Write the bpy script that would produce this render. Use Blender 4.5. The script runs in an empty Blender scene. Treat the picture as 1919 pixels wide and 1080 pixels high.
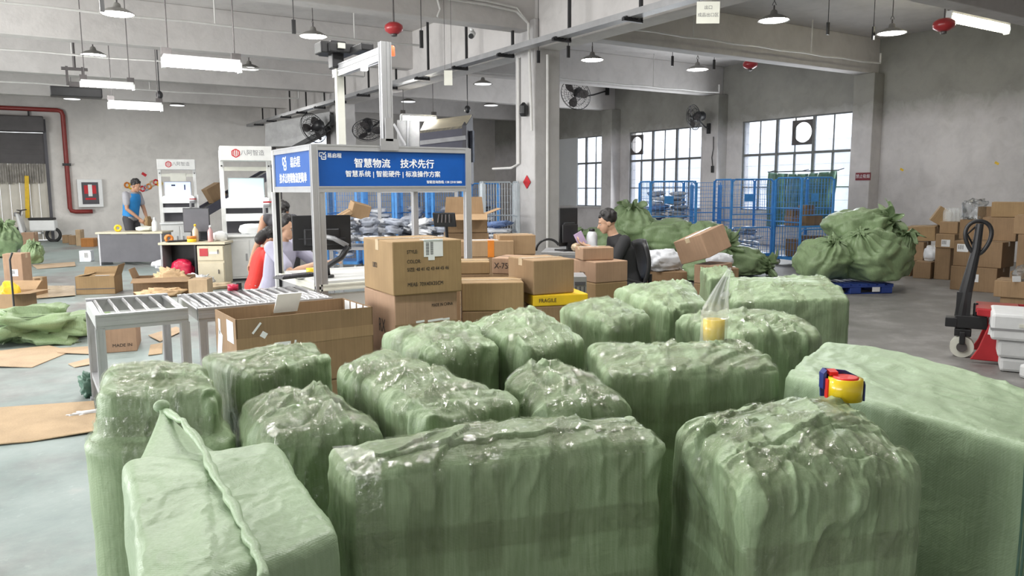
import bpy, bmesh, math, random
import numpy as np
from mathutils import Vector, Matrix, Euler

R = math.radians
sc = bpy.context.scene
COL = sc.collection

# ------------------------------------------------------------------ camera
CAM_H = 1.60
F_PX = 1440.0
YAW, PITCH, ROLL = R(-32.3), R(7.35), R(0.28)
cam_data = bpy.data.cameras.new('camera')
cam = bpy.data.objects.new('camera', cam_data)
COL.objects.link(cam)
cam_data.sensor_width = 36.0
cam_data.lens = F_PX / 1919.0 * 36.0
cam_data.clip_start = 0.05
cam_data.clip_end = 200
CAM_ROT = (Matrix.Rotation(YAW, 4, 'Z') @ Matrix.Rotation(R(90) - PITCH, 4, 'X') @ Matrix.Rotation(-ROLL, 4, 'Z'))
cam.matrix_world = Matrix.Translation((0, 0, CAM_H)) @ CAM_ROT
sc.camera = cam

# ------------------------------------------------------------------ colour management and world
sc.view_settings.view_transform = 'Standard'
sc.view_settings.look = 'None'
sc.view_settings.gamma = 1.0
sc.view_settings.use_curve_mapping = False
sc.view_settings.exposure = 0.42
sc.cycles.use_denoising = True
sc.cycles.max_bounces = 7
sc.cycles.diffuse_bounces = 4
sc.cycles.transparent_max_bounces = 16
sc.cycles.caustics_reflective = False
sc.cycles.caustics_refractive = False
world = bpy.data.worlds.new('overcast_sky')
sc.world = world
world.use_nodes = True
wn = world.node_tree.nodes['Background']
wn.inputs['Color'].default_value = (0.93, 0.96, 1.0, 1)
wn.inputs['Strength'].default_value = 2.1

# ------------------------------------------------------------------ daylight and fill lights
def area_light(name, loc, direction, sx, sy, power, color=(1, 1, 1)):
    ld = bpy.data.lights.new(name, 'AREA')
    ld.shape = 'RECTANGLE'; ld.size = sx; ld.size_y = sy
    ld.energy = power; ld.color = color
    o = bpy.data.objects.new(name, ld); COL.objects.link(o)
    o.location = loc
    o.rotation_euler = Vector(direction).to_track_quat('-Z', 'Y').to_euler()
    return o

# daylight at the windows, and added light at two unseen dock doorways
area_light('window_daylight', (17.5, 13.8, 2.3), (-1, 0, -0.1), 3.4, 2.4, 150, (0.95, 0.98, 1))
area_light('window_daylight', (17.5, 18.9, 2.3), (-1, 0, -0.1), 3.2, 2.4, 150, (0.95, 0.98, 1))
area_light('dock_fill_light', (-7.8, 13.0, 2.1), (1, 0, -0.05), 9.0, 3.8, 900, (1, 0.99, 0.97))
area_light('dock_fill_light', (-7.8, 3.0, 2.1), (1, 0, -0.05), 7.0, 3.8, 260, (1, 0.99, 0.97))
# added overhead lights: lamp rows continued out of frame, plus fill for bales and back
for lx, ly in ((-3.5, 9.0), (0.2, 6.0), (3.4, 5.6), (2.2, 3.0), (5.6, 4.6), (8.5, 4.5), (1.5, 9.5), (-4.5, 14.0), (-4.5, 19.0), (-4.5, 24.0), (11.5, 6.5), (4.5, 8.0), (0.5, 13.0), (2.0, 25.0), (-1.5, 22.0), (6.0, 24.5)):
    area_light('overhead_fill_light', (lx, ly, 4.25), (0, 0, -1), 0.5, 0.5, 22 if lx > 6.5 else 60, (1, 0.985, 0.95))

# ------------------------------------------------------------------ pixels of the photograph to points of the room
CAM_POS = Vector((0, 0, CAM_H))
FWD = Vector((math.sin(-YAW), math.cos(-YAW), 0))
RGT = Vector((math.cos(-YAW), -math.sin(-YAW), 0))
def ray(px, py):
    v = Vector(((px - 959.5) / F_PX, -(py - 540.0) / F_PX, -1.0))
    return (CAM_ROT.to_3x3() @ v)
def G(px, py, z=0.0):
    r = ray(px, py); return CAM_POS + r * ((z - CAM_H) / r.z)
def D(px, py, d):
    r = ray(px, py); return CAM_POS + r * (d / r.dot(FWD))
def WX(px, py, X):
    r = ray(px, py); return CAM_POS + r * (X / r.x)
def WY(px, py, Y):
    r = ray(px, py); return CAM_POS + r * (Y / r.y)

# ------------------------------------------------------------------ object helpers
def tag(o, label=None, cat=None, group=None, kind=None):
    if label: o['label'] = label
    if cat: o['category'] = cat
    if group: o['group'] = group
    if kind: o['kind'] = kind
    return o
def thing(name, label, cat, loc=(0, 0, 0), rz=0.0, group=None):
    o = bpy.data.objects.new(name, None); COL.objects.link(o)
    o.empty_display_size = 0.1
    o.location = loc; o.rotation_euler = (0, 0, rz)
    return tag(o, label, cat, group)
def link_mesh(name, me, mats, parent=None, smooth=False, loc=None, rot=None):
    o = bpy.data.objects.new(name, me); COL.objects.link(o)
    if not isinstance(mats, (list, tuple)): mats = [mats]
    for m in mats: me.materials.append(m)
    if smooth: me.polygons.foreach_set('use_smooth', [True] * len(me.polygons))
    if parent is not None: o.parent = parent
    if loc is not None: o.location = loc
    if rot is not None: o.rotation_euler = rot
    return o
def copy_tree(o, parent=None):
    c = o.copy(); COL.objects.link(c)
    if parent is not None: c.parent = parent
    for ch in list(o.children): copy_tree(ch, c)
    return c
def dup(o, loc, rz, label=None, group=None, scale=None):
    c = copy_tree(o); c.location = loc; c.rotation_euler = (0, 0, rz)
    if scale: c.scale = scale
    if label: c['label'] = label
    if group: c['group'] = group
    return c

class MB:
    """collects shapes that become ONE mesh object"""
    def __init__(s): s.v = []; s.f = []; s.m = []
    def add(s, vs, fs, mi=0):
        b = len(s.v); s.v.extend([tuple(x) for x in vs])
        s.f.extend([tuple(b + i for i in f) for f in fs]); s.m.extend([mi] * len(fs)); return s
    def box(s, c, size, rot=None, mi=0, taper=1.0):
        hx, hy, hz = size[0] / 2, size[1] / 2, size[2] / 2
        vs = [Vector((x * (taper if z > 0 else 1), y * (taper if z > 0 else 1), z)) for z in (-hz, hz) for y in (-hy, hy) for x in (-hx, hx)]
        if rot is not None:
            q = rot if isinstance(rot, Matrix) else Euler(rot).to_matrix()
            vs = [q @ v for v in vs]
        c = Vector(c); vs = [v + c for v in vs]
        return s.add(vs, [(0, 2, 3, 1), (4, 5, 7, 6), (0, 1, 5, 4), (2, 6, 7, 3), (0, 4, 6, 2), (1, 3, 7, 5)], mi)
    def bar(s, a, b, w, h=None, mi=0, up=(0, 0, 1)):
        a, b = Vector(a), Vector(b); h = h or w
        z = (b - a); L = z.length; z.normalize()
        u = Vector(up)
        if abs(z.dot(u)) > 0.98: u = Vector((0, 1, 0))
        x = u.cross(z).normalized(); y = z.cross(x)
        q = Matrix((x, y, z)).transposed()
        return s.box((a + b) / 2, (w, h, L), q, mi)
    def tube(s, pts, r, n=8, mi=0, closed=False, caps=True):
        pts = [Vector(p) for p in pts]; N = len(pts)
        rs = r if isinstance(r, (list, tuple)) else [r] * N
        vs = []; prev = None
        for i, p in enumerate(pts):
            if closed: t = pts[(i + 1) % N] - pts[i - 1]
            else: t = pts[min(i + 1, N - 1)] - pts[max(i - 1, 0)]
            t.normalize()
            if prev is None:
                u = Vector((0, 0, 1)) if abs(t.z) < 0.9 else Vector((1, 0, 0))
                x = u.cross(t).normalized()
            else:
                x = (prev - t * prev.dot(t)); 
                x = x.normalized() if x.length > 1e-6 else Vector((1, 0, 0))
            prev = x; y = t.cross(x)
            for k in range(n):
                a = 2 * math.pi * k / n
                vs.append(p + (x * math.cos(a) + y * math.sin(a)) * rs[i])
        fs = []
        for i in range(N if closed else N - 1):
            j = (i + 1) % N
            for k in range(n):
                k2 = (k + 1) % n
                fs.append((i * n + k, i * n + k2, j * n + k2, j * n + k))
        if caps and not closed:
            fs.append(tuple(range(n - 1, -1, -1))); fs.append(tuple((N - 1) * n + k for k in range(n)))
        return s.add(vs, fs, mi)
    def lathe(s, prof, n=20, c=(0, 0, 0), axis='Z', mi=0, q=None):
        vs = []; c = Vector(c)
        for (r, h) in prof:
            for k in range(n):
                a = 2 * math.pi * k / n
                v = Vector((r * math.cos(a), r * math.sin(a), h))
                if axis == 'X': v = Vector((v.z, v.x, v.y))
                if axis == 'Y': v = Vector((v.x, v.z, v.y))
                if q is not None: v = q @ v
                vs.append(v + c)
        fs = []
        for i in range(len(prof) - 1):
            for k in range(n):
                k2 = (k + 1) % n
                fs.append((i * n + k, i * n + k2, (i + 1) * n + k2, (i + 1) * n + k))
        fs.append(tuple(range(n - 1, -1, -1))); fs.append(tuple((len(prof) - 1) * n + k for k in range(n)))
        return s.add(vs, fs, mi)
    def cyl(s, a, b, r, n=16, mi=0, r2=None):
        return s.tube([a, b], [r, r if r2 is None else r2], n, mi)
    def prism(s, poly, y0, y1, mi=0, axis='Y'):
        n = len(poly)
        def P(a, b, t): return (a, t, b) if axis == 'Y' else ((t, a, b) if axis == 'X' else (a, b, t))
        vs = [P(a, b, y0) for a, b in poly] + [P(a, b, y1) for a, b in poly]
        fs = [tuple(range(n)), tuple(range(2 * n - 1, n - 1, -1))] + [(i, (i + 1) % n, n + (i + 1) % n, n + i) for i in range(n)]
        return s.add(vs, fs, mi)
    def quad(s, a, b, c, d, mi=0): return s.add([a, b, c, d], [(0, 1, 2, 3)], mi)
    def ellipsoid(s, c, r, nu=16, nv=10, mi=0, q=None):
        vs = []; c = Vector(c); fs = []
        for j in range(nv + 1):
            th = math.pi * j / nv
            for i in range(nu):
                ph = 2 * math.pi * i / nu
                v = Vector((r[0] * math.sin(th) * math.cos(ph), r[1] * math.sin(th) * math.sin(ph), r[2] * math.cos(th)))
                if q is not None: v = q @ v
                vs.append(c + v)
        for j in range(nv):
            for i in range(nu):
                i2 = (i + 1) % nu
                fs.append((j * nu + i, (j + 1) * nu + i, (j + 1) * nu + i2, j * nu + i2))
        return s.add(vs, fs, mi)
    def mesh(s, name):
        me = bpy.data.meshes.new(name)
        me.from_pydata(s.v, [], s.f)
        me.polygons.foreach_set('material_index', s.m)
        bm = bmesh.new(); bm.from_mesh(me)
        bmesh.ops.recalc_face_normals(bm, faces=bm.faces)
        bm.to_mesh(me); bm.free(); me.update()
        return me
    def build(s, name, mats, parent=None, smooth=False, bevel=0.0, loc=None, rot=None, seg=2):
        o = link_mesh(name, s.mesh(name), mats, parent, smooth, loc, rot)
        if bevel:
            b = o.modifiers.new('edge', 'BEVEL'); b.width = bevel; b.segments = seg; b.limit_method = 'ANGLE'; b.angle_limit = R(40)
            if seg > 1: b.harden_normals = False
        return o

def text(body, size, m, parent, loc, rot, name='lettering', align='CENTER', extrude=0.0006, sx=1.0, bold=0.0, spacing=1.0):
    cu = bpy.data.curves.new('lettering_curve', 'FONT')
    cu.body = body; cu.size = size; cu.align_x = align; cu.align_y = 'CENTER'; cu.extrude = extrude
    cu.space_character = spacing; cu.resolution_u = 3
    o = bpy.data.objects.new('lettering_curve', cu); COL.objects.link(o)
    dg = bpy.context.evaluated_depsgraph_get(); dg.update()
    me = bpy.data.meshes.new_from_object(o.evaluated_get(dg))
    bpy.data.objects.remove(o); bpy.data.curves.remove(cu)
    me.materials.clear()
    me.transform(Matrix.Diagonal((sx, 1, 1, 1)))
    if bold:      # heavier strokes: the same outlines again, a hair to each side
        bm = bmesh.new()
        for k, (dx, dy) in enumerate(((0, 0), (bold, 0), (-bold, 0), (0, bold * 0.7), (0, -bold * 0.7))):
            m2 = me.copy(); m2.transform(Matrix.Translation((dx, dy, 0.00008 * k))); bm.from_mesh(m2); bpy.data.meshes.remove(m2)
        bm.to_mesh(me); bm.free()
    return link_mesh(name, me, m, parent, False, loc, rot)
FRONT = (R(90), 0, 0)           # lettering on a face that looks to -Y
LEFTS = (R(90), 0, R(-90))      # on a face that looks to -X

# ------------------------------------------------------------------ noise on arrays of points
def _hash(ix, iy, iz, seed):
    h = (ix * 374761393 + iy * 668265263 + iz * 2147483647 + seed * 1274126177) & 0xFFFFFFFF
    h = ((h ^ (h >> 13)) * 1274126177) & 0xFFFFFFFF
    h = ((h ^ (h >> 16)) * 2246822519) & 0xFFFFFFFF
    return ((h ^ (h >> 15)) & 0xFFFFFF) / float(0xFFFFFF)
def vnoise(p, seed=0):
    p = np.asarray(p, dtype=np.float64)
    i = np.floor(p).astype(np.int64); f = p - i; f = f * f * f * (f * (f * 6 - 15) + 10)
    out = 0
    for dx in (0, 1):
        wx = f[:, 0] if dx else 1 - f[:, 0]
        for dy in (0, 1):
            wy = f[:, 1] if dy else 1 - f[:, 1]
            for dz in (0, 1):
                wz = f[:, 2] if dz else 1 - f[:, 2]
                out = out + wx * wy * wz * _hash(i[:, 0] + dx, i[:, 1] + dy, i[:, 2] + dz, seed)
    return out * 2 - 1
def fbm(p, seed=0, octv=3):
    s = 0; a = 1.0
    for k in range(octv):
        s = s + a * vnoise(np.asarray(p) * (2 ** k), seed + 17 * k); a *= 0.5
    return s
def ridged(p, seed=0, sharp=3.0):
    return np.maximum(0, 1 - np.abs(vnoise(p, seed)) * sharp)
# ------------------------------------------------------------------ materials
def mk(name):
    m = bpy.data.materials.new(name); m.use_nodes = True
    nt = m.node_tree; b = nt.nodes['Principled BSDF']
    return m, nt, b
def nd(nt, t, **kw):
    n = nt.nodes.new(t)
    for k, v in kw.items(): setattr(n, k, v)
    return n
def noise_node(nt, scale, detail=4, rough=0.55, vec=None, dist=0.0):
    n = nd(nt, 'ShaderNodeTexNoise'); n.inputs['Scale'].default_value = scale
    n.inputs['Detail'].default_value = detail; n.inputs['Roughness'].default_value = rough
    n.inputs['Distortion'].default_value = dist
    if vec is not None: nt.links.new(vec, n.inputs['Vector'])
    return n
def ramp(nt, fac, stops):
    r = nd(nt, 'ShaderNodeValToRGB'); e = r.color_ramp.elements
    while len(e) < len(stops): e.new(0.5)
    for el, (p, c) in zip(e, stops):
        el.position = p; el.color = (c[0], c[1], c[2], 1) if isinstance(c, (tuple, list)) else (c, c, c, 1)
    nt.links.new(fac, r.inputs[0]); return r
def mixc(nt, fac, a, b, mode='MIX'):
    n = nd(nt, 'ShaderNodeMix', data_type='RGBA', blend_type=mode)
    for sock, v in ((n.inputs[0], fac), (n.inputs[6], a), (n.inputs[7], b)):
        if hasattr(v, 'links'): nt.links.new(v, sock)
        elif isinstance(v, (int, float)): sock.default_value = v
        else: sock.default_value = (v[0], v[1], v[2], 1)
    return n.outputs[2]
def bump(nt, b, h, strength=0.3, dist=0.01):
    n = nd(nt, 'ShaderNodeBump'); n.inputs['Strength'].default_value = strength; n.inputs['Distance'].default_value = dist
    nt.links.new(h, n.inputs['Height'])
    if b is not None: nt.links.new(n.outputs[0], b.inputs['Normal'])
    return n
def coords(nt, which='Object', scale=None):
    t = nd(nt, 'ShaderNodeTexCoord'); o = t.outputs[which]
    if scale:
        mp = nd(nt, 'ShaderNodeMapping'); mp.inputs['Scale'].default_value = scale
        nt.links.new(o, mp.inputs['Vector']); o = mp.outputs[0]
    return o
def world_pos(nt):
    return nd(nt, 'ShaderNodeNewGeometry').outputs['Position']
def plain(name, col, rough=0.5, metal=0.0, var=0.12, scale=6.0, bmp=0.0, bscale=60, coat=0.0):
    m, nt, b = mk(name); v = coords(nt)
    n = noise_node(nt, scale, 4, 0.6, v)
    lo = tuple(c * (1 - var) for c in col); hi = tuple(min(1, c * (1 + var)) for c in col)
    r = ramp(nt, n.outputs[0], [(0.3, lo), (0.7, hi)])
    nt.links.new(r.outputs[0], b.inputs['Base Color'])
    b.inputs['Roughness'].default_value = rough; b.inputs['Metallic'].default_value = metal
    b.inputs['Coat Weight'].default_value = coat
    if bmp:
        n2 = noise_node(nt, bscale, 3, 0.6, v); bump(nt, b, n2.outputs[0], bmp, 0.005)
    return m
def glow(name, col, strength, var=0.0):
    m, nt, b = mk(name)
    b.inputs['Base Color'].default_value = (*col, 1)
    b.inputs['Emission Color'].default_value = (*col, 1)
    b.inputs['Emission Strength'].default_value = strength
    return m

M = {}
# plaster walls: off-white paint, worn to grey plaster above an uneven line
def plaster(name, low, high, line, soft=0.25, stain=0.35):
    m, nt, b = mk(name); p = world_pos(nt)
    sx = nd(nt, 'ShaderNodeSeparateXYZ'); nt.links.new(p, sx.inputs[0])
    n1 = noise_node(nt, 0.55, 5, 0.6, p); n2 = noise_node(nt, 2.6, 6, 0.65, p, 0.6)
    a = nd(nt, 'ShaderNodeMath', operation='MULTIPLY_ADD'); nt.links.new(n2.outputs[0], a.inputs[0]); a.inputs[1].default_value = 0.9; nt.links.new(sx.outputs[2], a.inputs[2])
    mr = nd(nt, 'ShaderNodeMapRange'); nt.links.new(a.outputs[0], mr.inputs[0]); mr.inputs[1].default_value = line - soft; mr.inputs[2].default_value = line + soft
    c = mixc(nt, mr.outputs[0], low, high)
    st = ramp(nt, n1.outputs[0], [(0.35, 1 - stain), (0.62, 1.0)])
    c = mixc(nt, 1.0, c, st.outputs[0], 'MULTIPLY')
    st2 = ramp(nt, n2.outputs[0], [(0.3, 0.86), (0.55, 1.0)])
    c = mixc(nt, 0.8, c, st2.outputs[0], 'MULTIPLY')
    nt.links.new(c, b.inputs['Base Color']); b.inputs['Roughness'].default_value = 0.85
    n3 = noise_node(nt, 9, 5, 0.6, p); bump(nt, b, n3.outputs[0], 0.25, 0.02)
    return m
M['wall_back'] = plaster('painted_plaster', (0.80, 0.775, 0.74), (0.68, 0.655, 0.63), 4.2, 0.6, 0.18)
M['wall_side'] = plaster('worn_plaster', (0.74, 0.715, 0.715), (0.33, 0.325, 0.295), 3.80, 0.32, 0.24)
M['ceiling'] = plaster('ceiling_paint', (0.66, 0.635, 0.62), (0.66, 0.635, 0.62), 9, 0.3, 0.12)
M['column'] = plaster('column_paint', (0.60, 0.585, 0.58), (0.60, 0.585, 0.58), 9, 0.3, 0.14)
# floor: grey concrete with worn green paint and pale dust
m, nt, b = mk('worn_concrete'); p = world_pos(nt)
n1 = noise_node(nt, 0.35, 6, 0.62, p, 0.1); n2 = noise_node(nt, 1.7, 7, 0.72, p, 0.15); n3 = noise_node(nt, 14, 5, 0.7, p)
sx = nd(nt, 'ShaderNodeSeparateXYZ'); nt.links.new(p, sx.inputs[0])
mr = nd(nt, 'ShaderNodeMapRange'); nt.links.new(sx.outputs[0], mr.inputs[0]); mr.inputs[1].default_value = 2.0; mr.inputs[2].default_value = 6.5
conc = ramp(nt, n2.outputs[0], [(0.28, (0.13, 0.126, 0.12)), (0.5, (0.21, 0.203, 0.197)), (0.72, (0.34, 0.33, 0.322))])
green = ramp(nt, n2.outputs[0], [(0.3, (0.19, 0.245, 0.235)), (0.62, (0.31, 0.365, 0.355)), (0.75, (0.43, 0.44, 0.42))])
gm = ramp(nt, n1.outputs[0], [(0.42, 0.0), (0.55, 1.0)])
inv = nd(nt, 'ShaderNodeMath', operation='SUBTRACT'); inv.inputs[0].default_value = 1.0; nt.links.new(mr.outputs[0], inv.inputs[1])
f1 = nd(nt, 'ShaderNodeMath', operation='MULTIPLY'); nt.links.new(gm.outputs[0], f1.inputs[0]); nt.links.new(inv.outputs[0], f1.inputs[1])
c = mixc(nt, f1.outputs[0], conc.outputs[0], green.outputs[0])
sp = ramp(nt, n3.outputs[0], [(0.60, 1.0), (0.68, 1.22)]); c = mixc(nt, 0.7, c, sp.outputs[0], 'MULTIPLY')
nt.links.new(c, b.inputs['Base Color'])
rr = ramp(nt, n2.outputs[0], [(0.3, 0.42), (0.7, 0.62)]); nt.links.new(rr.outputs[0], b.inputs['Roughness'])
bump(nt, b, n3.outputs[0], 0.15, 0.01)
M['floor'] = m

# woven green polypropylene
def woven(name, col, dark, rough=0.42):
    m, nt, b = mk(name); v = coords(nt)
    st = coords(nt, 'Object', (26, 26, 1.2)); n = noise_node(nt, 4, 5, 0.65, st)
    big = noise_node(nt, 3.0, 3, 0.5, v)
    c = ramp(nt, n.outputs[0], [(0.32, dark), (0.66, col)])
    k = ramp(nt, big.outputs[0], [(0.3, 0.88), (0.7, 1.08)])
    cc = mixc(nt, 1.0, c.outputs[0], k.outputs[0], 'MULTIPLY'); nt.links.new(cc, b.inputs['Base Color'])
    b.inputs['Roughness'].default_value = rough; b.inputs['Sheen Weight'].default_value = 0.0
    b.inputs['Specular IOR Level'].default_value = 0.35
    w1 = nd(nt, 'ShaderNodeTexWave', bands_direction='Z'); w1.inputs['Scale'].default_value = 90; w1.inputs['Distortion'].default_value = 0.6; nt.links.new(v, w1.inputs['Vector'])
    w2 = nd(nt, 'ShaderNodeTexWave', bands_direction='DIAGONAL'); w2.inputs['Scale'].default_value = 70; w2.inputs['Distortion'].default_value = 0.6; nt.links.new(v, w2.inputs['Vector'])
    mx = nd(nt, 'ShaderNodeMath', operation='MULTIPLY'); nt.links.new(w1.outputs[1], mx.inputs[0]); nt.links.new(w2.outputs[1], mx.inputs[1])
    wr = noise_node(nt, 16, 4, 0.6, v, 0.8)
    b1 = bump(nt, None, wr.outputs[0], 0.22, 0.02)
    b2 = bump(nt, b, mx.outputs[0], 0.12, 0.004); nt.links.new(b1.outputs[0], b2.inputs['Normal'])
    return m
M['woven'] = woven('woven_green', (0.352, 0.455, 0.28), (0.252, 0.342, 0.195))
M['woven_pale'] = woven('woven_pale_green', (0.392, 0.51, 0.338), (0.326, 0.435, 0.27))
M['sack'] = woven('sack_green', (0.29, 0.39, 0.215), (0.215, 0.305, 0.155), 0.36)
M['tarp'] = plain('dark_green_tarpaulin', (0.085, 0.17, 0.125), 0.45, 0, 0.3, 5, 0.5, 14)
# clear packing tape and film
def film(name, tint, gloss, fac, bscale, bstr, rough=0.09):
    m, nt, b = mk(name); nt.nodes.remove(b); out = nt.nodes['Material Output']; v = coords(nt)
    tr = nd(nt, 'ShaderNodeBsdfTransparent'); tr.inputs[0].default_value = (*tint, 1)
    gl = nd(nt, 'ShaderNodeBsdfGlossy'); gl.inputs[0].default_value = (*gloss, 1); gl.inputs['Roughness'].default_value = rough
    n = noise_node(nt, bscale, 5, 0.65, v, 0.7)
    bm_ = bump(nt, None, n.outputs[0], bstr, 0.02); nt.links.new(bm_.outputs[0], gl.inputs['Normal'])
    lw = nd(nt, 'ShaderNodeFresnel'); lw.inputs[0].default_value = 1.5; nt.links.new(bm_.outputs[0], lw.inputs['Normal'])
    a = nd(nt, 'ShaderNodeMath', operation='MULTIPLY_ADD'); nt.links.new(lw.outputs[0], a.inputs[0]); a.inputs[1].default_value = 0.32; a.inputs[2].default_value = fac; a.use_clamp = True
    mx = nd(nt, 'ShaderNodeMixShader'); nt.links.new(a.outputs[0], mx.inputs[0]); nt.links.new(tr.outputs[0], mx.inputs[1]); nt.links.new(gl.outputs[0], mx.inputs[2])
    nt.links.new(mx.outputs[0], out.inputs[0]); return m
M['tape'] = film('clear_packing_tape', (1.0, 0.998, 0.975), (1, 1, 1), 0.012, 52, 1.0, 0.055)
M['plastic_film'] = film('clear_plastic_bag', (0.86, 0.88, 0.89), (0.95, 0.97, 1), 0.10, 14, 0.7, 0.15)
# milky bag film
m, nt, b = mk('milky_plastic_film'); v = coords(nt)
b.inputs['Base Color'].default_value = (0.85, 0.87, 0.86, 1); b.inputs['Roughness'].default_value = 0.28; b.inputs['Alpha'].default_value = 0.24
n = noise_node(nt, 18, 4, 0.6, v, 0.5); bump(nt, b, n.outputs[0], 0.5, 0.01); M['milky'] = m

def cardboard(name, col, var=0.14):
    m, nt, b = mk(name); v = coords(nt); s = coords(nt, 'Object', (1.5, 1.5, 28))
    n = noise_node(nt, 3.5, 5, 0.6, v); n2 = noise_node(nt, 3, 3, 0.5, coords(nt, 'Object', (30, 30, 1.0)))
    r = ramp(nt, n.outputs[0], [(0.3, tuple(c * (1 - var) for c in col)), (0.7, tuple(c * (1 + var * 0.7) for c in col))])
    k = ramp(nt, n2.outputs[0], [(0.35, 0.93), (0.65, 1.04)])
    cc = mixc(nt, 1.0, r.outputs[0], k.outputs[0], 'MULTIPLY'); nt.links.new(cc, b.inputs['Base Color'])
    b.inputs['Roughness'].default_value = 0.72; b.inputs['Specular IOR Level'].default_value = 0.25
    bump(nt, b, n2.outputs[0], 0.12, 0.004); return m
M['card_a'] = cardboard('cardboard_tan', (0.34, 0.226, 0.128))
M['card_b'] = cardboard('cardboard_brown', (0.285, 0.187, 0.107))
M['card_c'] = cardboard('cardboard_pinkish', (0.385, 0.25, 0.165))
M['card_d'] = cardboard('cardboard_ochre', (0.33, 0.222, 0.115))
M['card_e'] = cardboard('cardboard_orange', (0.50, 0.22, 0.07))
M['card_light'] = cardboard('cardboard_pale', (0.48, 0.35, 0.22))
M['card_sheet'] = cardboard('cardboard_sheet', (0.50, 0.37, 0.25))
M['kraft'] = plain('crumpled_kraft_paper', (0.62, 0.43, 0.25), 0.7, 0, 0.2, 8, 0.6, 22)
M['buff_tape'] = plain('buff_tape', (0.62, 0.49, 0.33), 0.2, 0, 0.15, 12, 0.3, 40, 0.3)
M['orange_tape'] = plain('orange_tape', (0.62, 0.20, 0.03), 0.3)
M['yellow_tape'] = plain('yellow_tape', (0.85, 0.60, 0.02), 0.22, 0, 0.06, 4, 0.1, 30, 0.4)
M['yellow'] = plain('yellow_plastic', (0.80, 0.52, 0.02), 0.4)
M['paper'] = plain('white_paper', (0.78, 0.79, 0.80), 0.6, 0, 0.04)
M['ink'] = plain('black_print', (0.045, 0.035, 0.03), 0.7)
M['grey_ink'] = plain('grey_print', (0.20, 0.20, 0.21), 0.7)
M['white'] = plain('white_powder_coat', (0.74, 0.745, 0.73), 0.38, 0, 0.05)
M['cream'] = plain('cream_powder_coat', (0.72, 0.72, 0.64), 0.4, 0, 0.05)
M['beige'] = plain('beige_laminate', (0.60, 0.54, 0.40), 0.5, 0, 0.07)
M['bright'] = plain('white_plastic', (0.85, 0.86, 0.86), 0.35, 0, 0.03)
M['black'] = plain('black_plastic', (0.018, 0.018, 0.02), 0.42, 0, 0.2)
M['darkgrey'] = plain('charcoal_panel', (0.085, 0.083, 0.095), 0.5, 0, 0.12, 3)
M['slate'] = plain('slate_metal', (0.10, 0.10, 0.13), 0.45, 0.2, 0.12, 3)
M['grey'] = plain('grey_metal', (0.36, 0.36, 0.37), 0.42, 0.3, 0.1)
M['midgrey'] = plain('galvanised_sheet', (0.30, 0.30, 0.30), 0.45, 0.45, 0.16, 4)
M['rubber'] = plain('black_rubber', (0.02, 0.02, 0.02), 0.7)
M['steel'] = plain('steel_tube', (0.55, 0.55, 0.56), 0.28, 0.85, 0.1)
M['dark_steel'] = plain('dark_steel', (0.13, 0.12, 0.12), 0.5, 0.5, 0.2)
M['blue_paint'] = plain('blue_cage_paint', (0.07, 0.30, 0.72), 0.35, 0, 0.15)
M['grey_paint'] = plain('grey_cage_paint', (0.40, 0.44, 0.47), 0.4, 0.2, 0.12)
M['pallet_blue'] = plain('blue_pallet_plastic', (0.025, 0.055, 0.24), 0.5)
M['jack_red'] = plain('red_enamel', (0.42, 0.022, 0.03), 0.3, 0, 0.12, 5, 0, 60, 0.3)
M['pipe_red'] = plain('red_pipe_paint', (0.26, 0.035, 0.03), 0.42, 0, 0.15)
M['ext_red'] = plain('red_extinguisher', (0.40, 0.03, 0.035), 0.35, 0, 0.1, 5, 0, 60, 0.3)
M['red'] = plain('red_plastic', (0.75, 0.035, 0.025), 0.35)
M['pinkred'] = plain('crimson_film', (0.62, 0.02, 0.07), 0.3, 0, 0.25, 12, 0.4, 20)
M['navy'] = plain('navy_plastic', (0.02, 0.035, 0.20), 0.35)
M['mailer_white'] = plain('white_poly_mailer', (0.70, 0.72, 0.76), 0.28, 0, 0.08, 9, 0.4, 18)
M['mailer_grey'] = plain('grey_poly_mailer', (0.36, 0.39, 0.46), 0.3, 0, 0.25, 7, 0.4, 18)
M['mailer_blue'] = plain('blue_poly_mailer', (0.18, 0.27, 0.52), 0.3, 0, 0.25, 7, 0.4, 18)
M['mailer_black'] = plain('black_poly_mailer', (0.03, 0.03, 0.035), 0.3, 0, 0.2, 7, 0.4, 18)
M['foam'] = plain('white_foam', (0.74, 0.75, 0.76), 0.6, 0, 0.05, 8, 0.2, 60)
M['cloth_white'] = plain('white_cloth', (0.74, 0.74, 0.76), 0.8, 0, 0.05)
M['lamp_shade'] = plain('dull_aluminium_shade', (0.33, 0.32, 0.30), 0.5, 0.4, 0.12)
M['conduit'] = plain('white_conduit', (0.66, 0.65, 0.63), 0.5, 0, 0.06)
M['lamp_glow'] = glow('lamp_diffuser', (1.0, 0.985, 0.95), 16.0)
M['lamp_dim'] = glow('dull_lamp_diffuser', (0.95, 0.97, 1.0), 1.2)
M['tube_glow'] = glow('fluorescent_tube', (1.0, 0.99, 0.97), 34.0)
M['tube_warm'] = glow('warm_fluorescent_tube', (1.0, 0.95, 0.72), 14.0)
M['led_glow'] = glow('led_strip', (1.0, 1.0, 1.0), 10.0)
M['screen_teal'] = glow('teal_screen', (0.42, 0.72, 0.72), 0.5)
M['screen_blue'] = glow('pale_blue_screen', (0.48, 0.62, 0.95), 0.5)
M['screen_dark'] = plain('dark_screen_text', (0.03, 0.03, 0.05), 0.5)
M['red_lamp'] = glow('red_indicator', (1.0, 0.10, 0.04), 2.0)
M['sign_blue'] = plain('blue_sign_panel', (0.006, 0.085, 0.37), 0.3, 0, 0.07, 4)
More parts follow.
